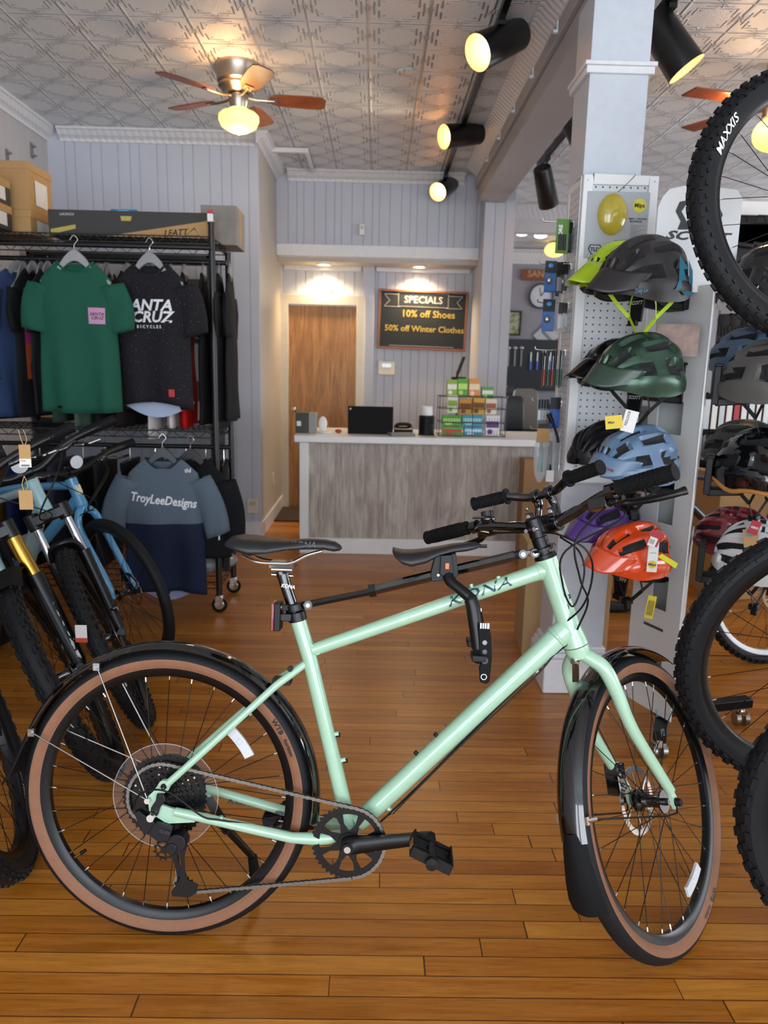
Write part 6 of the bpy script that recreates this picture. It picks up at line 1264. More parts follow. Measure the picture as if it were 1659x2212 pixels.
M5 = bikeb('black bicycle whose wheel bottom peeps out behind the helmet tower', place_left(1.40, 4.02, .0, 4, 0), '#202225', R=.345, w=.048, knob=0)
# bike display stand (out of frame, holds the two raised bikes)
t = thing('bike_stand', 'black steel bicycle display stand at the right', 'stand', Tm(2.0, 2.45, 0)); MB().box(-.04, .04, -.04, .04, .06, 2.5, MBK).build('pole', t); MB().box(-.5, .5, -.04, .04, 0, .06, MBK).build('base', t); MB().box(-.04, .04, -.6, .3, 0, .055, MBK).build('foot', t)
for z in (2.15, 1.0): MB().tube([(0, -.04, z), (0, -.30, z)], .018, 10, MBK).build('hook_arm', t)
# ================================================================== PEGBOARD DISPLAY AROUND THE COLUMN
PEG = peg_mat('white pegboard front', '#c9cccf', '#2b2c2e'); PEGS = peg_mat('white pegboard side', '#c9cccf', '#2b2c2e', a='Y')
PX0, PX1, PY0, PY1, PZ0, PZ1 = .733, 1.005, 2.835, 3.06, .915, 2.035
t = thing('pegboard_display', 'white framed pegboard box fixed around the column for hanging goods', 'pegboard', Tm(.87, 2.85, PZ0)); T_ = Tm(-.87, -2.85, -PZ0)
o = MB(T_).box(PX0+.03, PX1-.03, PY0+.01, PY0+.02, PZ0+.04, PZ1-.03, PEG); o.build('front_panel', t)
MB(T_).box(PX0+.002, PX0+.010, PY0+.03, PY1-.02, PZ0+.04, PZ1-.03, PEGS).build('side_panel', t)
g = MB(T_); fw_ = .034
for x0, x1, z0, z1 in ((PX0, PX0+fw_, PZ0, PZ1), (PX1-fw_, PX1, PZ0, PZ1), (PX0+fw_, PX1-fw_, PZ0, PZ0+.045), (PX0+fw_, PX1-fw_, PZ1-fw_, PZ1)): g.box(x0, x1, PY0, PY0+.03, z0, z1, WHT)
g.box(PX0, PX0+.02, PY1-.03, PY1, PZ0, PZ1, WHT); g.box(PX0, PX0+.02, PY0+.03, PY1-.03, PZ1-.03, PZ1, WHT); g.box(PX0, PX0+.02, PY0+.03, PY1-.03, PZ0, PZ0+.04, WHT); g.box(PX1-.02, PX1, PY0+.03, PY1, PZ0, PZ1, WHT)
g.build('frame', t, bev=.003)
g = MB(T_)
for x in (PX0+.015, PX1-.015):
    for z in (PZ0+.02, PZ1-.02): g.cyl((x, PY0+.001, z), (x, PY0-.001, z), .003, 10, STL)
g.build('screws', t)
# display card with the yellow headform
a = atY(1270, 413, 2.835); b = atY(1392, 560, 2.835); cw, chh = b.x-a.x, a.z-b.z
t = thing('display_card', 'grey display card with a yellow plastic headform under a clear blister', 'display card', Tm(a.x, 2.833, b.z)); MB().box(0, cw, -.003, 0, 0, chh, mat('silver grey card', '#a4a7aa', .35)).build('card', t, bev=.001)
MB().ball((cw*.41, -.004, chh*.66), (.054, .030, .072), 28, mat('yellow gloss plastic', '#b7a219', .18, coat=.8), 16).build('yellow_headform', t)
g = MB(); g.ball((cw*.41, -.004, chh*.65), (.062, .036, .080), 28, PLAT, 16); g.build('clear_blister', t)
g = MB(); YD = mat('yellow print', '#d2c832', .5)
for k in range(1): g.rev([(.0001, -.0042), (.024, -.0042)], (cw*.84, 0, chh*.80), 'Y', 28, YD)
g.build('round_badge', t); GY = mat('dark print', '#2d2e30', .6)
MB().text('Mips', .020, lambda u, v, w_: V((cw*.84+u, -.0050, chh*.80+v)), GY, bold=.03).build('badge_lettering', t)
g = MB(); g.text('MIPS — IN FOUR', .0085, lambda u, v, w_: V((cw*.83+u, -.0042, chh*.60+v)), GY, bold=.03); g.text('SENTENCES', .0085, lambda u, v, w_: V((cw*.80+u, -.0042, chh*.56+v)), GY, bold=.03); g.text('BRAIN PROTECTION SYSTEM', .0075, lambda u, v, w_: V((cw*.70+u, -.0042, chh*.27+v)), GY)
for k in range(9): g.box(cw*.72, cw*(.95-.06*(k % 3)), -.0042, -.0035, chh*(.50-.022*k), chh*(.505-.022*k), mat('light print', '#6d6f72', .6))
g.build('card_lettering', t)
g = MB(); sh = [(-.026, .004), (-.019, .019), (.019, .019), (.026, .004), (.012, -.017), (-.012, -.017)]; g.prism(sh, (cw*.17, -.0042, chh*.12), (1, 0, 0), (0, 0, 1), (0, .001, 0), GY); g.prism([(x*.82, z*.82) for x, z in sh], (cw*.17, -.0046, chh*.12), (1, 0, 0), (0, 0, 1), (0, .0005, 0), mat('silver grey card', '#a4a7aa', .35)); g.text('TLD', .018, lambda u, v, w_: V((cw*.17+u, -.0052, chh*.125+v)), GY, bold=.05); g.build('shield_emblem', t)
g = MB(); g.ball((cw*.55, -.004, chh*.18), (.013, .002, .009), 14, mat('sea green print', '#4fa08a', .5)); g.rev([(.0001, -.005), (.009, -.005)], (cw*.54, 0, chh*.07), 'Y', 20, YD); g.build('small_icons', t)
g = MB(); g.tube(spl([(cw*.47, .002, chh*.99), (cw*.50, -.02, chh*1.02), (cw*.58, -.09, chh*1.12), (cw*.60, -.10, chh*1.17)], 5), .0016, 6, STL); hk = g.build('wire_hook'); hk.matrix_world = Tm(a.x, 2.833, b.z); tag(hk, 'bare wire hook sticking out above the yellow headform card', 'hook')
# packs on hooks at the board's left side
def hook(z, y, n, label):
    g = MB(); L_ = .105
    for dy in (-.004, .004): g.tube(spl([(0, dy, 0), (-.004, dy, .002), (-L_, dy, 0), (-L_-.012, dy, .012)], 3), .0017, 6, CHR)
    g.tube([(0, -.006, 0), (0, .006, 0)], .0022, 6, CHR); g.box(-.001, .002, -.008, .008, -.02, .004, CHR); o = g.build('display_hook'); o.location = (PX0, y, z); return tag(o, label, 'hook', None)
def pack(px, py0, py1, wpx, Y, cc, label, kind=0, yaw=18, grp=None):
    p = atY(px, py0, Y); q = atY(px, py1, Y); h_ = p.z-q.z; w_ = wpx/1600*Y*.97; t = thing('packaged_part', label, 'packaged part', Tm(*p) @ Rz(yaw), grp)
    MB().box(-w_/2, w_/2, 0, .0015, -h_, 0, mat('pack '+cc[0], cc[0], .35)).build('card', t)
    g = MB(); g.box(-w_/2+.0005, w_/2-.0005, -.0006, 0, -h_*.38, -h_*.02, mat('pack '+cc[1], cc[1], .4)); g.build('header_print', t)
    g = MB(); 
    if kind == 0: g.ball((-w_*.1, -.005, -h_*.62), (w_*.26, .008, h_*.12), 14, STL)
    elif kind == 1: g.cyl((-w_*.2, -.006, -h_*.9), (-w_*.2, -.006, -h_*.45), w_*.13, 10, BLK); g.cyl((w_*.15, -.006, -h_*.9), (w_*.15, -.006, -h_*.45), w_*.13, 10, BLK)
    elif kind == 2: g.cyl((0, -.004, -h_*.95), (0, -.004, -h_*.5), w_*.22, 10, mat('pack '+cc[2], cc[2], .3)); g.cyl((0, -.004, -h_*.5), (0, -.004, -h_*.15), w_*.08, 8, STL)
    else: g.box(-w_*.35, w_*.35, -.010, 0, -h_*.85, -h_*.45, mat('pack '+cc[2], cc[2], .25))
    g.build('part_in_pack', t)
    if kind != 2: MB().box(-w_*.45, w_*.45, -.016, -.0005, -h_*.95, -h_*.42, PLAT).build('clear_blister', t, bev=.003)
    return t
for z_px, nm in ((480, 'packed parts, topmost of the side hooks'), (571, 'packed parts, second of the side hooks'), (655, 'packed parts, third of the side hooks'), (757, 'hex tools, fourth of the side hooks'), (868, 'tool sets, fifth of the side hooks'), (928, 'bagged parts, lowest of the side hooks')):
    hook(atY(1225, z_px, 2.95).z, 2.95, 0, 'chrome double display hook holding '+nm)
def packs(n, px0, dpx, py0, py1, wpx, c, lab, kind, yaw=35, dY=.012, Y=2.94, grp=None):
    for i in range(n): pack(px0+dpx*i, py0, py1, wpx, Y+dY*i, c, lab if i else lab.replace('one of the ', 'front '), kind, yaw, grp)
BLU = ('#1b5597', '#111214', '#7d8186')
pack(1217, 473, 548, 28, 2.90, ('#4d7a28', '#4d7a28', '#111'), 'green carded grip pack on the topmost side hook', 1, 10)
g = MB(); g.text('ORE', .020, lambda u, v, w_: V((-.008-v, -.001, -.040+u)), WHT, bold=.03); oo = g.build('lettering', bpy.data.objects['packaged_part'])
for i in range(3): pack(1229+5*i, 476, 546, 14, 2.93+.025*i, ('#2a2b2c', '#3c3a38', '#555'), ['black carded part right behind the green pack', 'middle black carded part on the topmost side hook', 'black carded part on the topmost hook against the board'][i], 1, 50)
pack(1191, 563, 632, 25, 2.90, BLU, 'blue and black tool card on the second hook, marked with a round badge', 0, 6)
for i in range(4): pack(1208+8*i, 566, 640-6*i, 15, 2.92+.022*i, ('#3a3b3d', '#23201e', '#8d9094'), 'dark %s carded part on the second side hook' % ['chrome-tipped', 'silver', 'black and brown', 'slim black'][i], 3 if i % 2 == 0 else 0, 45)
pack(1187, 646, 716, 27, 2.90, BLU, 'blue and black tool card on the third hook, marked with a round badge', 0, 4)
for i in range(3): pack(1212+9*i, 652, 720-4*i, 16, 2.93+.022*i, ('#c4c6c8', '#4a4643', '#cfd1d3'), '%s carded part on the third side hook' % ['silver boxed', 'white labelled', 'grey slim'][i], 3, 40)
for nm in ('packaged_part.004', 'packaged_part.009'):
    o = bpy.data.objects.get(nm)
    if o: g = MB(); g.ball((0, -.001, -.018), (.010, .0012, .008), 14, mat('badge blue', '#2f7fc4', .4)); g.build('round_badge', o)
for i in range(7): pack(1176+9*i, 757, 838, 12, 2.90+.018*i, ('#55585c', '#1d2a3c', ['#a02520', '#1d5a3c', '#a02520', '#1d5a3c', '#1d5a3c', '#1d5a3c', '#234'][i]), 'clear-packed hex tool with %s handle on the fourth side hook, %s from the left' % (['red', 'green', 'red', 'green', 'green', 'green', 'navy'][i], ['first', 'second', 'third', 'fourth', 'fifth', 'sixth', 'seventh'][i]), 2, 62)
for i in range(4): pack(1166+6*i, 862, 915, 11, 2.90+.015*i, ('#8f9397', '#3d3f42', '#c9ccce'), 'silver tyre lever card, %s from the left on the fifth hook' % ['first', 'second', 'third', 'fourth'][i], 3, 50)
pack(1201, 858, 925, 24, 2.90, ('#1b4f9c', '#101113', '#1b4f9c'), 'blue tool case card on the fifth side hook', 3, 10); pack(1222, 855, 898, 12, 2.96, ('#17191b', '#901d1d', '#141414'), 'black and red light card on the fifth side hook', 3, 20)
g = MB(); g.tube(spl([(0, 0, 0), (.012, 0, -.03), (.03, 0, -.075), (.035, 0, -.10)], 4), .005, 8, BLK); g.tube([(-.01, 0, .01), (.006, 0, -.02)], .009, 10, BLK); o = g.build('tyre_lever'); o.location = atY(1190, 900, 2.88); tag(o, 'black lever tool dangling under the blue tool case', 'tool')
for i, (px, w_, lab) in enumerate(((1172, 34, 'clear bag with kraft header and teal part on the lowest hook'), (1192, 34, 'clear bag with long black fender part on the lowest hook'), (1213, 28, 'clear bag with slim grey part on the lowest hook'))):
    p = atY(px, 925, 2.89+.02*i); t = thing('bagged_part', lab, 'bagged part', Tm(*p) @ Rz(8)); ww = w_/1600*2.85; hh_ = .215
    MB().ball((0, 0, -hh_/2), (ww/2, .010, hh_/2), 16, PB).build('clear_bag', t, ang=20)
    if i == 0: MB().box(-ww*.42, ww*.42, -.013, -.011, -.055, .0, KR).build('kraft_header', t)
    MB().tube([(0, 0, -.05), (0, 0, -.17)], [.006, .011], 10, BLK if i == 1 else mat('teal part', '#5e8f8c', .4) if i == 0 else STL).build('part_in_bag', t)
    if i == 1: MB().box(-.016, .016, -.0135, -.012, -.21, -.165, LBW).build('barcode_label', t)
# ================================================================== HELMET TOWER
WM = mat('white powder coated steel', '#cfd0cf', .35, noise=.02, nscale=4)
BLp = atZ(1347, 1500, .12); BMp = atZ(1448, 1560, .12); BLp.z = BMp.z = 0; u1 = (BMp-BLp).normalized(); W1 = (BMp-BLp).length; n1 = V((u1.y, -u1.x, 0)); u2 = V((-u1.x*-1, -u1.y, 0)); BRp = BMp+V((u1.x*1.15, -u1.y*1.0, 0)); u2 = (BRp-BMp).normalized(); W2 = (BRp-BMp).length; W2 = .20; n2 = V((u2.y, -u2.x, 0))
if n1.y > 0: n1 = -n1
if n2.y > 0: n2 = -n2
tw = thing('helmet_tower', 'tall white steel helmet tower with black brackets and casters', 'display tower', Tm(BMp.x, BMp.y, 0)); TT = Tm(-BMp.x, -BMp.y, 0)
def onL(px, py):  # pixel -> (u, z) on the left face
    r = ray(px, py); t_ = ((BMp-V((0, 0, H))).dot(n1))/r.dot(n1); P = V((0, 0, H))+r*t_; return (P-BLp).dot(u1), P.z
def onR(px, py):
    r = ray(px, py); t_ = ((BMp-V((0, 0, H))).dot(n2))/r.dot(n2); P = V((0, 0, H))+r*t_; return (P-BMp).dot(u2), P.z
def plateh(name, o_, u, n, W, z0, z1, holes, par):
    g = MB(TT); zs = z0
    def bx(a, b, c, d):
        if b-a < .002 or d-c < .002: return
        g.add([o_+u*x+n*y+V((0, 0, z)) for x in (a, b) for y in (0, -.003) for z in (c, d)], [(0, 1, 3, 2), (4, 6, 7, 5), (0, 4, 5, 1), (2, 3, 7, 6), (0, 2, 6, 4), (1, 5, 7, 3)], WM)
    for a, b, c, d in sorted(holes, key=lambda h: h[2]):
        c = max(c, zs); bx(0, W, zs, c); bx(0, a, c, d); bx(b, W, c, d); zs = d
    bx(0, W, zs, z1); return g.build(name, par)
def hol(f, lst, W):
    o = []
    for x0, x1, y0, y1 in lst:
        a, z1 = f(x0, (y0+y1)/2)[0], f((x0+x1)/2, y0)[1]; b, z0 = f(x1, (y0+y1)/2)[0], f((x0+x1)/2, y1)[1]; o.append((max(.02, a), min(W-.02, b), z0, z1))
    return o
plateh('left_face', BLp, u1, n1, W1, .12, 1.62, hol(onL, [(1419, 1474, 867, 938), (1422, 1456, 1054, 1132), (1409, 1442, 1241, 1317), (1388, 1433, 1350, 1357), (1383, 1429, 1410, 1452)], W1), tw)
plateh('right_face', BMp, u2, n2, W2, .12, 1.62, hol(onR, [(1538, 1566, 700, 741), (1521, 1551, 863, 939), (1504, 1534, 1061, 1131)], W2), tw)
BK = BMp-n1*.0; q = BLp-n1*.16; r_ = BRp
g = MB(TT); g.add([BLp+V((0, 0, .12)), BLp-n1*.2+V((0, 0, .12)), BLp-n1*.2+V((0, 0, 1.62)), BLp+V((0, 0, 1.62))], [(0, 1, 2, 3)], WM); g.add([BMp+u2*W2+V((0, 0, .12)), BMp+u2*W2-n2*.16+V((0, 0, .12)), BMp+u2*W2-n2*.16+V((0, 0, 1.62)), BMp+u2*W2+V((0, 0, 1.62))], [(0, 1, 2, 3)], WM); g.build('back_flanges', tw, solid=.003)
# header sign panel
SX = atY(1420, 470, 2.50); SX2 = atY(1600, 470, 2.50); zt = atY(1500, 405, 2.50).z; ys = 2.50; sw = SX2.x-SX.x
g = MB(TT); r0 = .035
outl = [(0, 1.60), (sw, 1.60), (sw, zt-.03), (sw-.02, zt-.004), (sw*.80, zt), (sw*.30, zt+.005), (sw*.12, zt-.006), (.012, zt-.03), (0, zt-.06)]
g.prism(outl, (SX.x, ys, 0), (1, 0, 0), (0, 0, 1), (0, .005, 0), WM); g.build('header_panel', tw)
LGB = mat('black vinyl lettering', '#111113', .4); zc_ = atY(1505, 470, ys).z; xc_ = atY(1507, 470, ys).x-SX.x
g = MB(TT); yy_ = ys-.0012
def lp(px, py): p = atY(px, py, ys); return (p.x, p.z)
def fl(pts): g.add([V((x, yy_, z)) for x, z in [lp(*p) for p in pts]], [list(range(len(pts)))], LGB)
fl([(1487, 432), (1468, 436), (1459, 456), (1470, 478), (1463, 496), (1488, 496), (1497, 482), (1484, 480), (1472, 457), (1482, 442)]); fl([(1487, 432), (1482, 442), (1505, 470), (1520, 470), (1498, 440)])
fl([(1548, 433), (1529, 432), (1524, 444), (1537, 444), (1548, 462), (1540, 476), (1530, 496), (1549, 494), (1561, 464)]); fl([(1498, 466), (1510, 466), (1540, 496), (1530, 497)])
g.build('emblem', tw); g = MB(TT); q = lp(1503, 511); g.text('SCOTT', .036, lambda u, v, w_: V((q[0]+u, yy_, q[1]+v-.02*u)), LGB, shear=.35, bold=.04, sx=1.75); g.build('lettering', tw)
# base legs with casters
def leg_(p0, p1):
    g = MB(TT); p0 = V(p0); p1 = V(p1); g.bar(p0, p1, .045, .035, MBK); o = g.build('base_leg', tw, bev=.002); g = MB(TT); e = p1+(p0-p1).normalized()*.03
    g.cyl(e+V((0, 0, -.018)), e+V((0, 0, -.035)), .012, 10, CHR); g.box(e.x-.018, e.x+.018, e.y-.018, e.y+.018, .045, .062, CHR)
    for dx in (-.017, .017): g.cyl((e.x+dx-.008, e.y, .028), (e.x+dx+.008, e.y, .028), .028, 18, STL)
    g.build('caster', o)
cz = .095
c0 = V((BMp.x+.03, BMp.y+.14, cz)); e1 = atZ(1425, 1590, cz); e2 = atZ(1618, 1515, cz)
for e_ in (e1, e2, c0*2-e1+V((0, 0, 0)), ): e_.z = cz; leg_(c0, e_)
MB(TT).box(c0.x-.05, c0.x+.05, c0.y-.05, c0.y+.05, .10, .13, MBK).build('base_hub', tw)
# mirror window: the brown it shows is painted on a flat panel
p = atY(1462, 735, 2.42); t = thing('mirror_view', 'small painted brown mirror-view tile on the white tower below the teal helmet', 'inset', Tm(p.x, 2.42, p.z) @ Rz(-22)); MB().box(-.065, .065, 0, .004, -.05, .05, mat('painted mirror view', '#7d5a48', .3, noise=.35, nscale=35)).build('view_face', t)
# ------------------------------------------------------------------ helmets
LIN = mat('black helmet liner', '#131315', .8); STR = mat('black strap', '#0f1011', .85)
def helmet(label, P, yaw, c, pitch=8, roll=0, L_=.285, W_=.215, Hh=.135, vents='mtb', visor=None, rough=.4, accent=None, scale=1, straps=True, brim=None, rear=True, cc=0, mm=None, grp=None, strapm=None):
    M = Tm(*P) @ Rz(yaw) @ Ry(pitch) @ Rx(roll) @ Matrix.Scale(scale, 4); t = thing('helmet', label, 'helmet', M, grp)
    m = mm or mat('helmet '+c, c, rough, coat=cc, noise=.02); nu, nv = 44, 56
    vt = {'mtb': [(.30, .52, 8, 20), (.12, .34, 26, 44), (.42, .68, 30, 46), (.20, .46, 56, 74), (.55, .82, 58, 76), (.66, .86, 8, 22), (.10, .20, 5, 16)],
          'road': [(.10, .40, 4, 13), (.48, .86, 4, 13), (.10, .46, 22, 36), (.52, .88, 22, 36), (.14, .5, 46, 60), (.55, .86, 46, 60), (.25, .6, 70, 82)],
          'kid': [(.18, .42, 10, 22), (.50, .72, 12, 26), (.22, .48, 38, 52), (.56, .80, 46, 62)]}[vents]
    def inv(u, a):
        a = abs(a); best = 0
        for u0, u1_, a0, a1 in vt:
            a0s, a1s = a0+(u-u0)*10, a1+(u-u0)*10
            du = min(u-u0, u1_-u)/(u1_-u0); da = min(a-a0s, a1s-a)/(a1s-a0s)
            if du > 0 and da > 0: best = max(best, min(1, du/.12, da/.22))
        return best
    def pt(u, v, k=1.0, dent=True):
        x = L_/2*math.cos(PI*u*.96+.06); s = abs(x)/(L_/2); w_ = W_/2*(max(0, 1-s**2.5))**.46; h_ = Hh*(max(0, 1-(abs(x+.008)/(L_/2+.01))**2.5))**.52
        am = 96+8*math.cos(PI*u*2)*(-1); a = math.radians((v*2-1)*am); y = w_*math.sin(a)*(1-.05*math.cos(a)); z = h_*math.cos(a)-(.030*max(0, math.cos(PI*u)*-1) if abs(math.cos(a)) < .5 else 0)
        rid = .0035*math.cos(a*9)*math.sin(PI*u)
        d_ = inv(u, math.degrees(a)) if dent else 0; n_ = V((x*.6, y, z)).normalized(); return V((x, y, z))*k+n_*(rid-d_*.016)
    g = MB(); g.grid(lambda u, v: pt(u, v), nu, nv, m, mfun=lambda u, v: LIN if inv(u, (v*2-1)*math.degrees(math.radians(96-8*math.cos(PI*u*2)))) > .45 else (accent if (accent and abs(v-.5) > .40) else m))
    sh_ = g.build('shell', t, ang=28); g = MB(); g.grid(lambda u, v: pt(u, v, .88, False), 20, 24, LIN)
    e0 = [pt(i/20, 0) for i in range(21)]; e1_ = [pt(i/20, 0, .88, False) for i in range(21)]; f0 = [pt(i/20, 1) for i in range(21)]; f1_ = [pt(i/20, 1, .88, False) for i in range(21)]
    for A1, A2 in ((e0, e1_), (f0, f1_)): g.add(A1+A2, [(i, i+1, 22+i, 21+i) for i in range(20)], brim or LIN)
    g.build('liner', t)
    if brim:
        g = MB()
        for vv in (0, 1): g.tube([pt(i/24, vv, .985)+V((0, 0, -.002-.006*math.sin(i*.8))) for i in range(1, 24)], .008, 8, brim)
        g.build('lower_rim', t)
    if visor:
        vl, vm, vw = visor
        def vf(s_, q):
            b = (q*2-1)*math.radians(vw); x = math.cos(b)*L_*.47; y = math.sin(b)*W_*.50; z = .026+.018*math.cos(b)
            e = vl*(1-.55*abs(q*2-1)**2.2); return V((x+e*s_, y*(1-.12*s_), z-.022*s_-.010*s_*abs(q*2-1)+.030*(1-s_)*math.cos(b)+.004*math.cos(b*6)))
        MB().grid(vf, 8, 20, vm).build('visor', t, solid=.003, ang=50)
    if straps:
        sm = strapm or STR; g = MB()
        for s in (-1, 1):
            j = V((.0, s*.055, -.085)); k = V((.01, s*.012, -.135))
            for a_ in (V((.055, s*W_*.40, .005)), V((-.06, s*W_*.40, -.01))): g.tube([a_, a_.lerp(j, .5)+V((0, s*.006, 0)), j], .006, 6, sm, flat=.2)
            g.tube([j, j.lerp(k, .5), k], .006, 6, sm, flat=.2)
        o = g.build('strap', t); g = MB(); g.box(-.004, .026, -.014, .012, -.150, -.130, BLK); g.box(.0, .02, -.008, .008, -.168, -.148, BLK); g.build('buckle', o, bev=.002)
    return t
def hp_(px, py, Y): return atY(px, py, Y)
YLM = mat('lime visor', '#a9c914', .35, coat=.5); HN = math.degrees(math.atan2(n1.y, n1.x))
TEALG = mat('teal helmet graphic', '#17687e', .4)
h1 = helmet('matte black trail helmet with teal side graphics, topmost on the white tower', hp_(1388, 625, 2.36), HN+4, '#262324', 10, -4, visor=(.075, mat('helmet #262324', '#262324', .45), 62), L_=.305, W_=.235, Hh=.155, rough=.5, straps=True, strapm=mat('lime strap', '#a9c914', .6))
g = MB()
for pts in ([(-.02, .02), (-.05, .09), (-.075, .05), (-.05, .05), (-.055, .02)], [(-.07, .01), (-.09, .075), (-.115, .04), (-.10, .0)], [(-.03, -.01), (-.06, -.012), (-.10, -.02), (-.12, .02), (-.11, -.03), (-.05, -.025)], [(-.005, -.005), (-.03, .035), (-.035, .0)]):
    for s in (1, ):
        vs = []
        for x, z in pts: w_ = .1175*(max(0, 1-(abs(x)/.1525)**2.5))**.46; a_ = math.acos(max(-1, min(1, z/.15))); vs.append(V((x, s*(w_*math.sin(min(a_, 1.5))+.005), z)))
        g.add(vs, [list(range(len(vs)))], TEALG)
g.build('teal_graphics', h1); g = MB(); g.text('Troy Lee Designs', .018, lambda u, v, w_: V((.085-u*.9, .094+.012*(.085-u)/.1-.25*abs(u)**1.5, .008+v)), TEALG, bold=.02, shear=.3); g.build('lettering', h1)
helmet('helmet with a bright lime visor peeking out behind the teal and black one', hp_(1338, 612, 2.62), HN+8, '#1c1d1e', 8, 0, visor=(.10, YLM, 60), straps=False, mm=YLM)
h2 = helmet('metallic forest green helmet, second from the top of the tower', hp_(1378, 826, 2.36), HN-2, '#2c3f33', 8, -3, visor=(.060, mat('helmet #2c3f33', '#2c3f33', .3), 66), L_=.30, W_=.235, Hh=.150, mm=mat('metallic green helmet', '#3a5243', .28, metal=.55))
helmet('glossy black helmet with pointed visor tucked behind the green one', hp_(1330, 818, 2.62), HN+10, '#0f0f11', 4, 0, visor=(.10, mat('helmet #0f0f11', '#0f0f11', .2), 60), cc=.5, rough=.2, straps=False)
h3 = helmet('slate blue helmet with small red lettering, third down the tower', hp_(1372, 1014, 2.36), HN-2, '#5c7590', 8, -3, visor=(.045, mat('helmet #5c7590', '#5c7590', .35), 66), L_=.285, W_=.225, Hh=.140, rough=.38)
g = MB(); g.text('MINDTRIP', .012, lambda u, v, w_: V((.150-.15*abs(u+.02), -.01+.06-u*1.2, .036+v)), mat('red print', '#b33636', .5), bold=.02); g.build('lettering', h3)
helmet('matte black road helmet behind the slate blue one', hp_(1305, 990, 2.64), HN+12, '#17181a', 6, 0, vents='road', straps=False)
h4 = helmet('bright orange youth helmet with yellow streak and paper tags', hp_(1362, 1212, 2.34), HN+2, '#d2461a', 8, -3, vents='kid', visor=(.055, mat('helmet #d2461a', '#d2461a', .2, coat=.7), 62), L_=.27, W_=.215, Hh=.128, cc=.8, rough=.22, accent=None)
helmet('purple youth helmet behind the orange one', hp_(1310, 1150, 2.60), HN+6, '#4e2a7c', 8, 0, vents='kid', visor=(.06, mat('helmet #4e2a7c', '#4e2a7c', .3, coat=.3), 60), L_=.27, cc=.4, rough=.3, straps=False)
g = MB(); g.add([V((x, .1045+.0, z)) for x, z in ((-.01, .045), (-.03, .05), (-.10, .0), (-.09, -.015))], [(0, 1, 2, 3)], mat('yellow streak', '#d8d21e', .3)); g.build('yellow_streak', h4)
HR = math.degrees(math.atan2(n2.y, n2.x))
helmet('matte grey helmet with a black oval logo at the right edge of the tower', hp_(1655, 845, 2.40), HR+150, '#5a5653', 4, 0, L_=.30, W_=.23, Hh=.16, rough=.45, straps=True)
helmet('dusty blue helmet half hidden behind the matte grey one', hp_(1612, 790, 2.75), HR+150, '#4c6178', 4, 0, straps=False)
helmet('gloss black helmet with tan lower rim on the right side of the tower', hp_(1640, 1030, 2.42), HR+150, '#0c0d0f', 4, 0, L_=.30, W_=.235, Hh=.16, cc=.9, rough=.12, brim=mat('tan rim', '#b67c38', .6))
helmet('dark olive grey helmet behind the black and tan one', hp_(1600, 985, 2.78), HR+150, '#2f3230', 4, 0, straps=False)
helmet('glossy dark red helmet beside the tower\'s lower right', hp_(1585, 1175, 2.60), HR+150, '#7d1220', 4, 0, vents='road', cc=.9, rough=.15, straps=False)
helmet('glossy white helmet partly behind the big knobby tyre', hp_(1640, 1225, 2.40), HR+155, '#d9dadb', 4, 0, vents='road', cc=.7, rough=.2, L_=.30, Hh=.16)
helmet('white and black helmet glimpsed through the hanging wheel, upper right', hp_(1640, 660, 2.70), HR+150, '#d5d6d6', 4, 0, vents='road', cc=.6, rough=.2, straps=False)
helmet('black full helmet glimpsed through the hanging wheel at the frame\'s edge', hp_(1672, 640, 2.42), HR+150, '#1b1c1e', 4, 0, L_=.31, W_=.24, Hh=.17, cc=.4, rough=.25, straps=False)
# tags on the orange and green helmets
def tagc(name, px, py, Y, w_, h_, c, label, extra=None, rot=0):
    p = atY(px, py, Y); t = thing(name, label, 'tag', Tm(*p) @ Rz(-12) @ Ry(rot)); MB().box(-w_/2, w_/2, 0, .001, -h_/2, h_/2, c).build('card', t)
    if extra: g = MB(); extra(g, w_, h_); g.build('print', t)
    return t
RD = mat('red card', '#a8202c', .5); YC = mat('yellow card', '#d3b81e', .5)
tagc('hang_tag', 1411, 1195, 2.20, .030, .120, LBW, 'long white tag with a round yellow badge on the orange helmet', lambda g, w_, h_: (g.rev([(.0001, -.0005), (w_*.42, -.0005)], (0, 0, -h_*.30), 'Y', 24, YC), g.text('Mips', .012, lambda u, v, q: V((u, -.0012, -h_*.30+v)), GY, bold=.03), g.box(-w_*.3, w_*.3, -.0006, 0, h_*.0, h_*.01, GY)))
tagc('hang_tag', 1414, 1163, 2.19, .034, .048, RD, 'red square tag with a white barcode sticker on the orange helmet', lambda g, w_, h_: (g.box(-w_*.38, w_*.30, -.0008, 0, -h_*.55, h_*.05, LBW), [g.box(-w_*.3+k*.003, -w_*.3+k*.003+.0012, -.0012, -.0008, -h_*.4, -h_*.1, BLK) for k in range(5)]), 18)
tagc('hang_tag', 1405, 1312, 2.22, .026, .075, YC, 'narrow yellow tag hanging from the orange helmet\'s strap', lambda g, w_, h_: [g.box(-w_*.35+k*.004, -w_*.35+k*.004+.0018, -.0006, 0, -h_*.35, h_*.3, GY) for k in range(5)], 6)
tagc('hang_tag', 1326, 912, 2.26, .050, .040, YC, 'yellow round-cornered tag under the green helmet', lambda g, w_, h_: g.text('Mips', .010, lambda u, v, q: V((u-.008, -.0008, v)), GY, bold=.03), -8)
tagc('hang_tag', 1360, 910, 2.27, .040, .066, LBW, 'white printed tag under the green helmet', lambda g, w_, h_: g.text('FIDLOCK', .011, lambda u, v, q: V((-.008-v, -.0008, .008+u)), GY, bold=.02), 12)
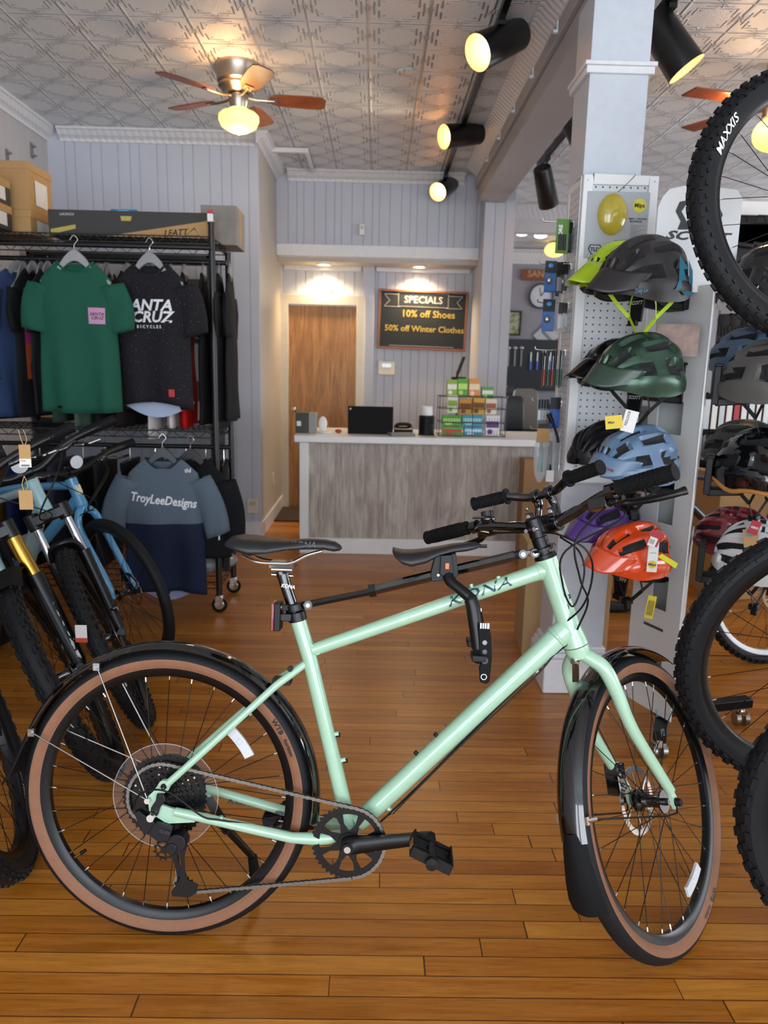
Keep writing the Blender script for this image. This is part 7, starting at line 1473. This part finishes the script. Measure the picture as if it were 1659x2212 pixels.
tagc('hang_tag', 1630, 1140, 2.30, .030, .045, RD, 'red lettered tag hanging from the black and tan helmet', lambda g, w_, h_: g.text('GIRO', .010, lambda u, v, q: V((u, -.0008, v)), WHT, bold=.03), 15)
tagc('hang_tag', 1622, 1162, 2.31, .045, .060, KR, 'kraft tag with a teal oval below the black and tan helmet', lambda g, w_, h_: g.ball((0, -.0005, h_*.25), (.016, .0006, .010), 14, mat('teal part', '#5e8f8c', .4)), -10)
# brackets under helmets
def bracket(px, py, Y, face, plate=None):
    n_ = n1 if face == 'L' else n2; u_ = u1 if face == 'L' else u2; p = atY(px, py, Y); M = frame(p, n_, (0, 0, 1)); M.translation = V((p.x, p.y, p.z)); g = MB(TT @ M)
    g.box(-.012, .010, -.045, .045, -.12, .01, BLK); g.box(-.012, .014, -.052, .052, .004, .014, BLK); g.loft([[V((.0, -.04, -.125)), V((.0, .04, -.125)), V((0, .04, -.10)), V((0, -.04, -.10))], [V((.10, -.04, -.115)), V((.10, .04, -.115)), V((.10, .04, -.095)), V((.10, -.04, -.095))], [V((.15, -.03, -.085)), V((.15, .03, -.085)), V((.15, .03, -.075)), V((.15, -.03, -.075))]], BLK)
    o = g.build('bracket', tw, bev=.003)
    if plate:
        g = MB(TT @ M); y0 = 0; g.add([V((.165, a, b)) for a, b in ((-.038, -.07), (.038, -.07), (.026, -.165), (-.026, -.165))]+[V((.172, a, b)) for a, b in ((-.038, -.07), (.038, -.07), (.026, -.165), (-.026, -.165))], [(0, 1, 2, 3), (7, 6, 5, 4), (0, 4, 5, 1), (1, 5, 6, 2), (2, 6, 7, 3), (3, 7, 4, 0)], BLK); g.box(.172, .185, -.018, .018, -.178, -.160, BLK); g.text('SCOTT', .016, lambda u, v, w_: V((.1730, u, -.105+v)), WHT, bold=.03, shear=.3, sx=1.15); g.build('front_plate', tw)
for px, py in ((1468, 590), (1462, 792), (1447, 990), (1428, 1180)): bracket(px, py, 2.56, 'L', True)
for px, py in ((1553, 795), (1535, 990), (1518, 1178)): bracket(px, py, 2.50, 'R')
# ================================================================== RIGHT BACKGROUND DISPLAY
DKW = mat('dark display wall', '#1f2022', .7); t = thing('display_wall', 'dark slatted display wall crowded with tyres and gloves at the far right', 'display wall', Tm(2.6, 5.2, 0))
MB().box(-.25, 2.4, 0, .05, .0, 2.45, DKW).build('panel', t); MB().box(-.25, 2.4, -.03, .0, 2.38, 2.47, WHT).build('top_rail', t)
for i in range(14): MB().box(-.25, 2.4, -.006, 0, .75+i*.12, .76+i*.12, MBK).build('slat', t)
rr = random.Random(3)
for i in range(11):
    px = 1512+i*16; p = atY(px, 895, 5.05); t = thing('new_tyre', 'folded black tyre with a white paper band hanging on the far display wall', 'tyre', Tm(p.x, 5.08, p.z), 'boxed tyres in the row on the display wall')
    MB().tube([V((.03*math.cos(a), 0, .13*math.sin(a))) for a in [2*PI*k/20 for k in range(20)]], .020, 8, RUB, closed=True).build('tyre_loop', t); MB().box(-.018, .018, -.024, -.02, -.10, .10, LBW if i % 2 == 0 else RD if i % 5 == 0 else STL).build('paper_band', t)
for r_i, pyy in enumerate((620, 690, 760, 830)):
    for i in range(8):
        px = 1570+i*24+6*(r_i % 2); p = atY(px, pyy, 5.0); c = ['#1a1b1d', '#25262a', '#2e2b2c', '#1d2023'][(i+r_i) % 4]; t = thing('glove_pair', 'dark cycling gloves hanging on the far display wall', 'gloves', Tm(p.x, 5.08, p.z) @ Ry(rr.uniform(-8, 8)), 'gloves in rows on the display wall')
        m = fabric('cloth '+c, c); MB().ball((0, 0, 0), (.045, .018, .05), 12, m).build('palm', t)
        for k in range(4): MB().tube([(-.030+k*.02, 0, -.035), (-.034+k*.023, 0, -.095-.012*(1.5-abs(k-1.5)))], .010, 8, m).build('finger', t)
        MB().tube([(.04, 0, .0), (.062, 0, -.04)], .011, 8, m).build('thumb', t); MB().box(-.03, .03, -.02, .02, .04, .07, mat('glove cuff', '#77787a', .6) if i % 3 == 0 else m).build('cuff', t)
for i in range(3):
    p = atY(1590+i*40, 505, 5.0); t = thing('hanging_frame_bag', 'black frame bag hanging high on the display wall', 'bag', Tm(p.x, 5.08, p.z), 'black bags along the top of the display wall'); MB().prism([(-.16, -.05), (.14, -.08), (.16, .08), (-.14, .07)], (0, -.05, 0), (1, 0, 0), (0, 0, 1), (0, .06, 0), BLK).build('bag_body', t, bev=.01); MB().tube([(-.1, -.02, .07), (-.08, -.02, .12), (.08, -.02, .12), (.1, -.02, .075)], .006, 6, STR).build('handle', t)
o = MB().ball((0, 0, 0), (.06, .03, .06), 14, YC).build('yellow_glove'); o.location = atY(1655, 945, 4.95); tag(o, 'bright yellow item on the display wall just above the black and tan helmet', 'glove')
carton('floor_carton', 2.05, 2.6, 4.3, 4.7, 0, .75, KR, 'brown carton on the floor behind the tower\'s right helmets', 'carton')
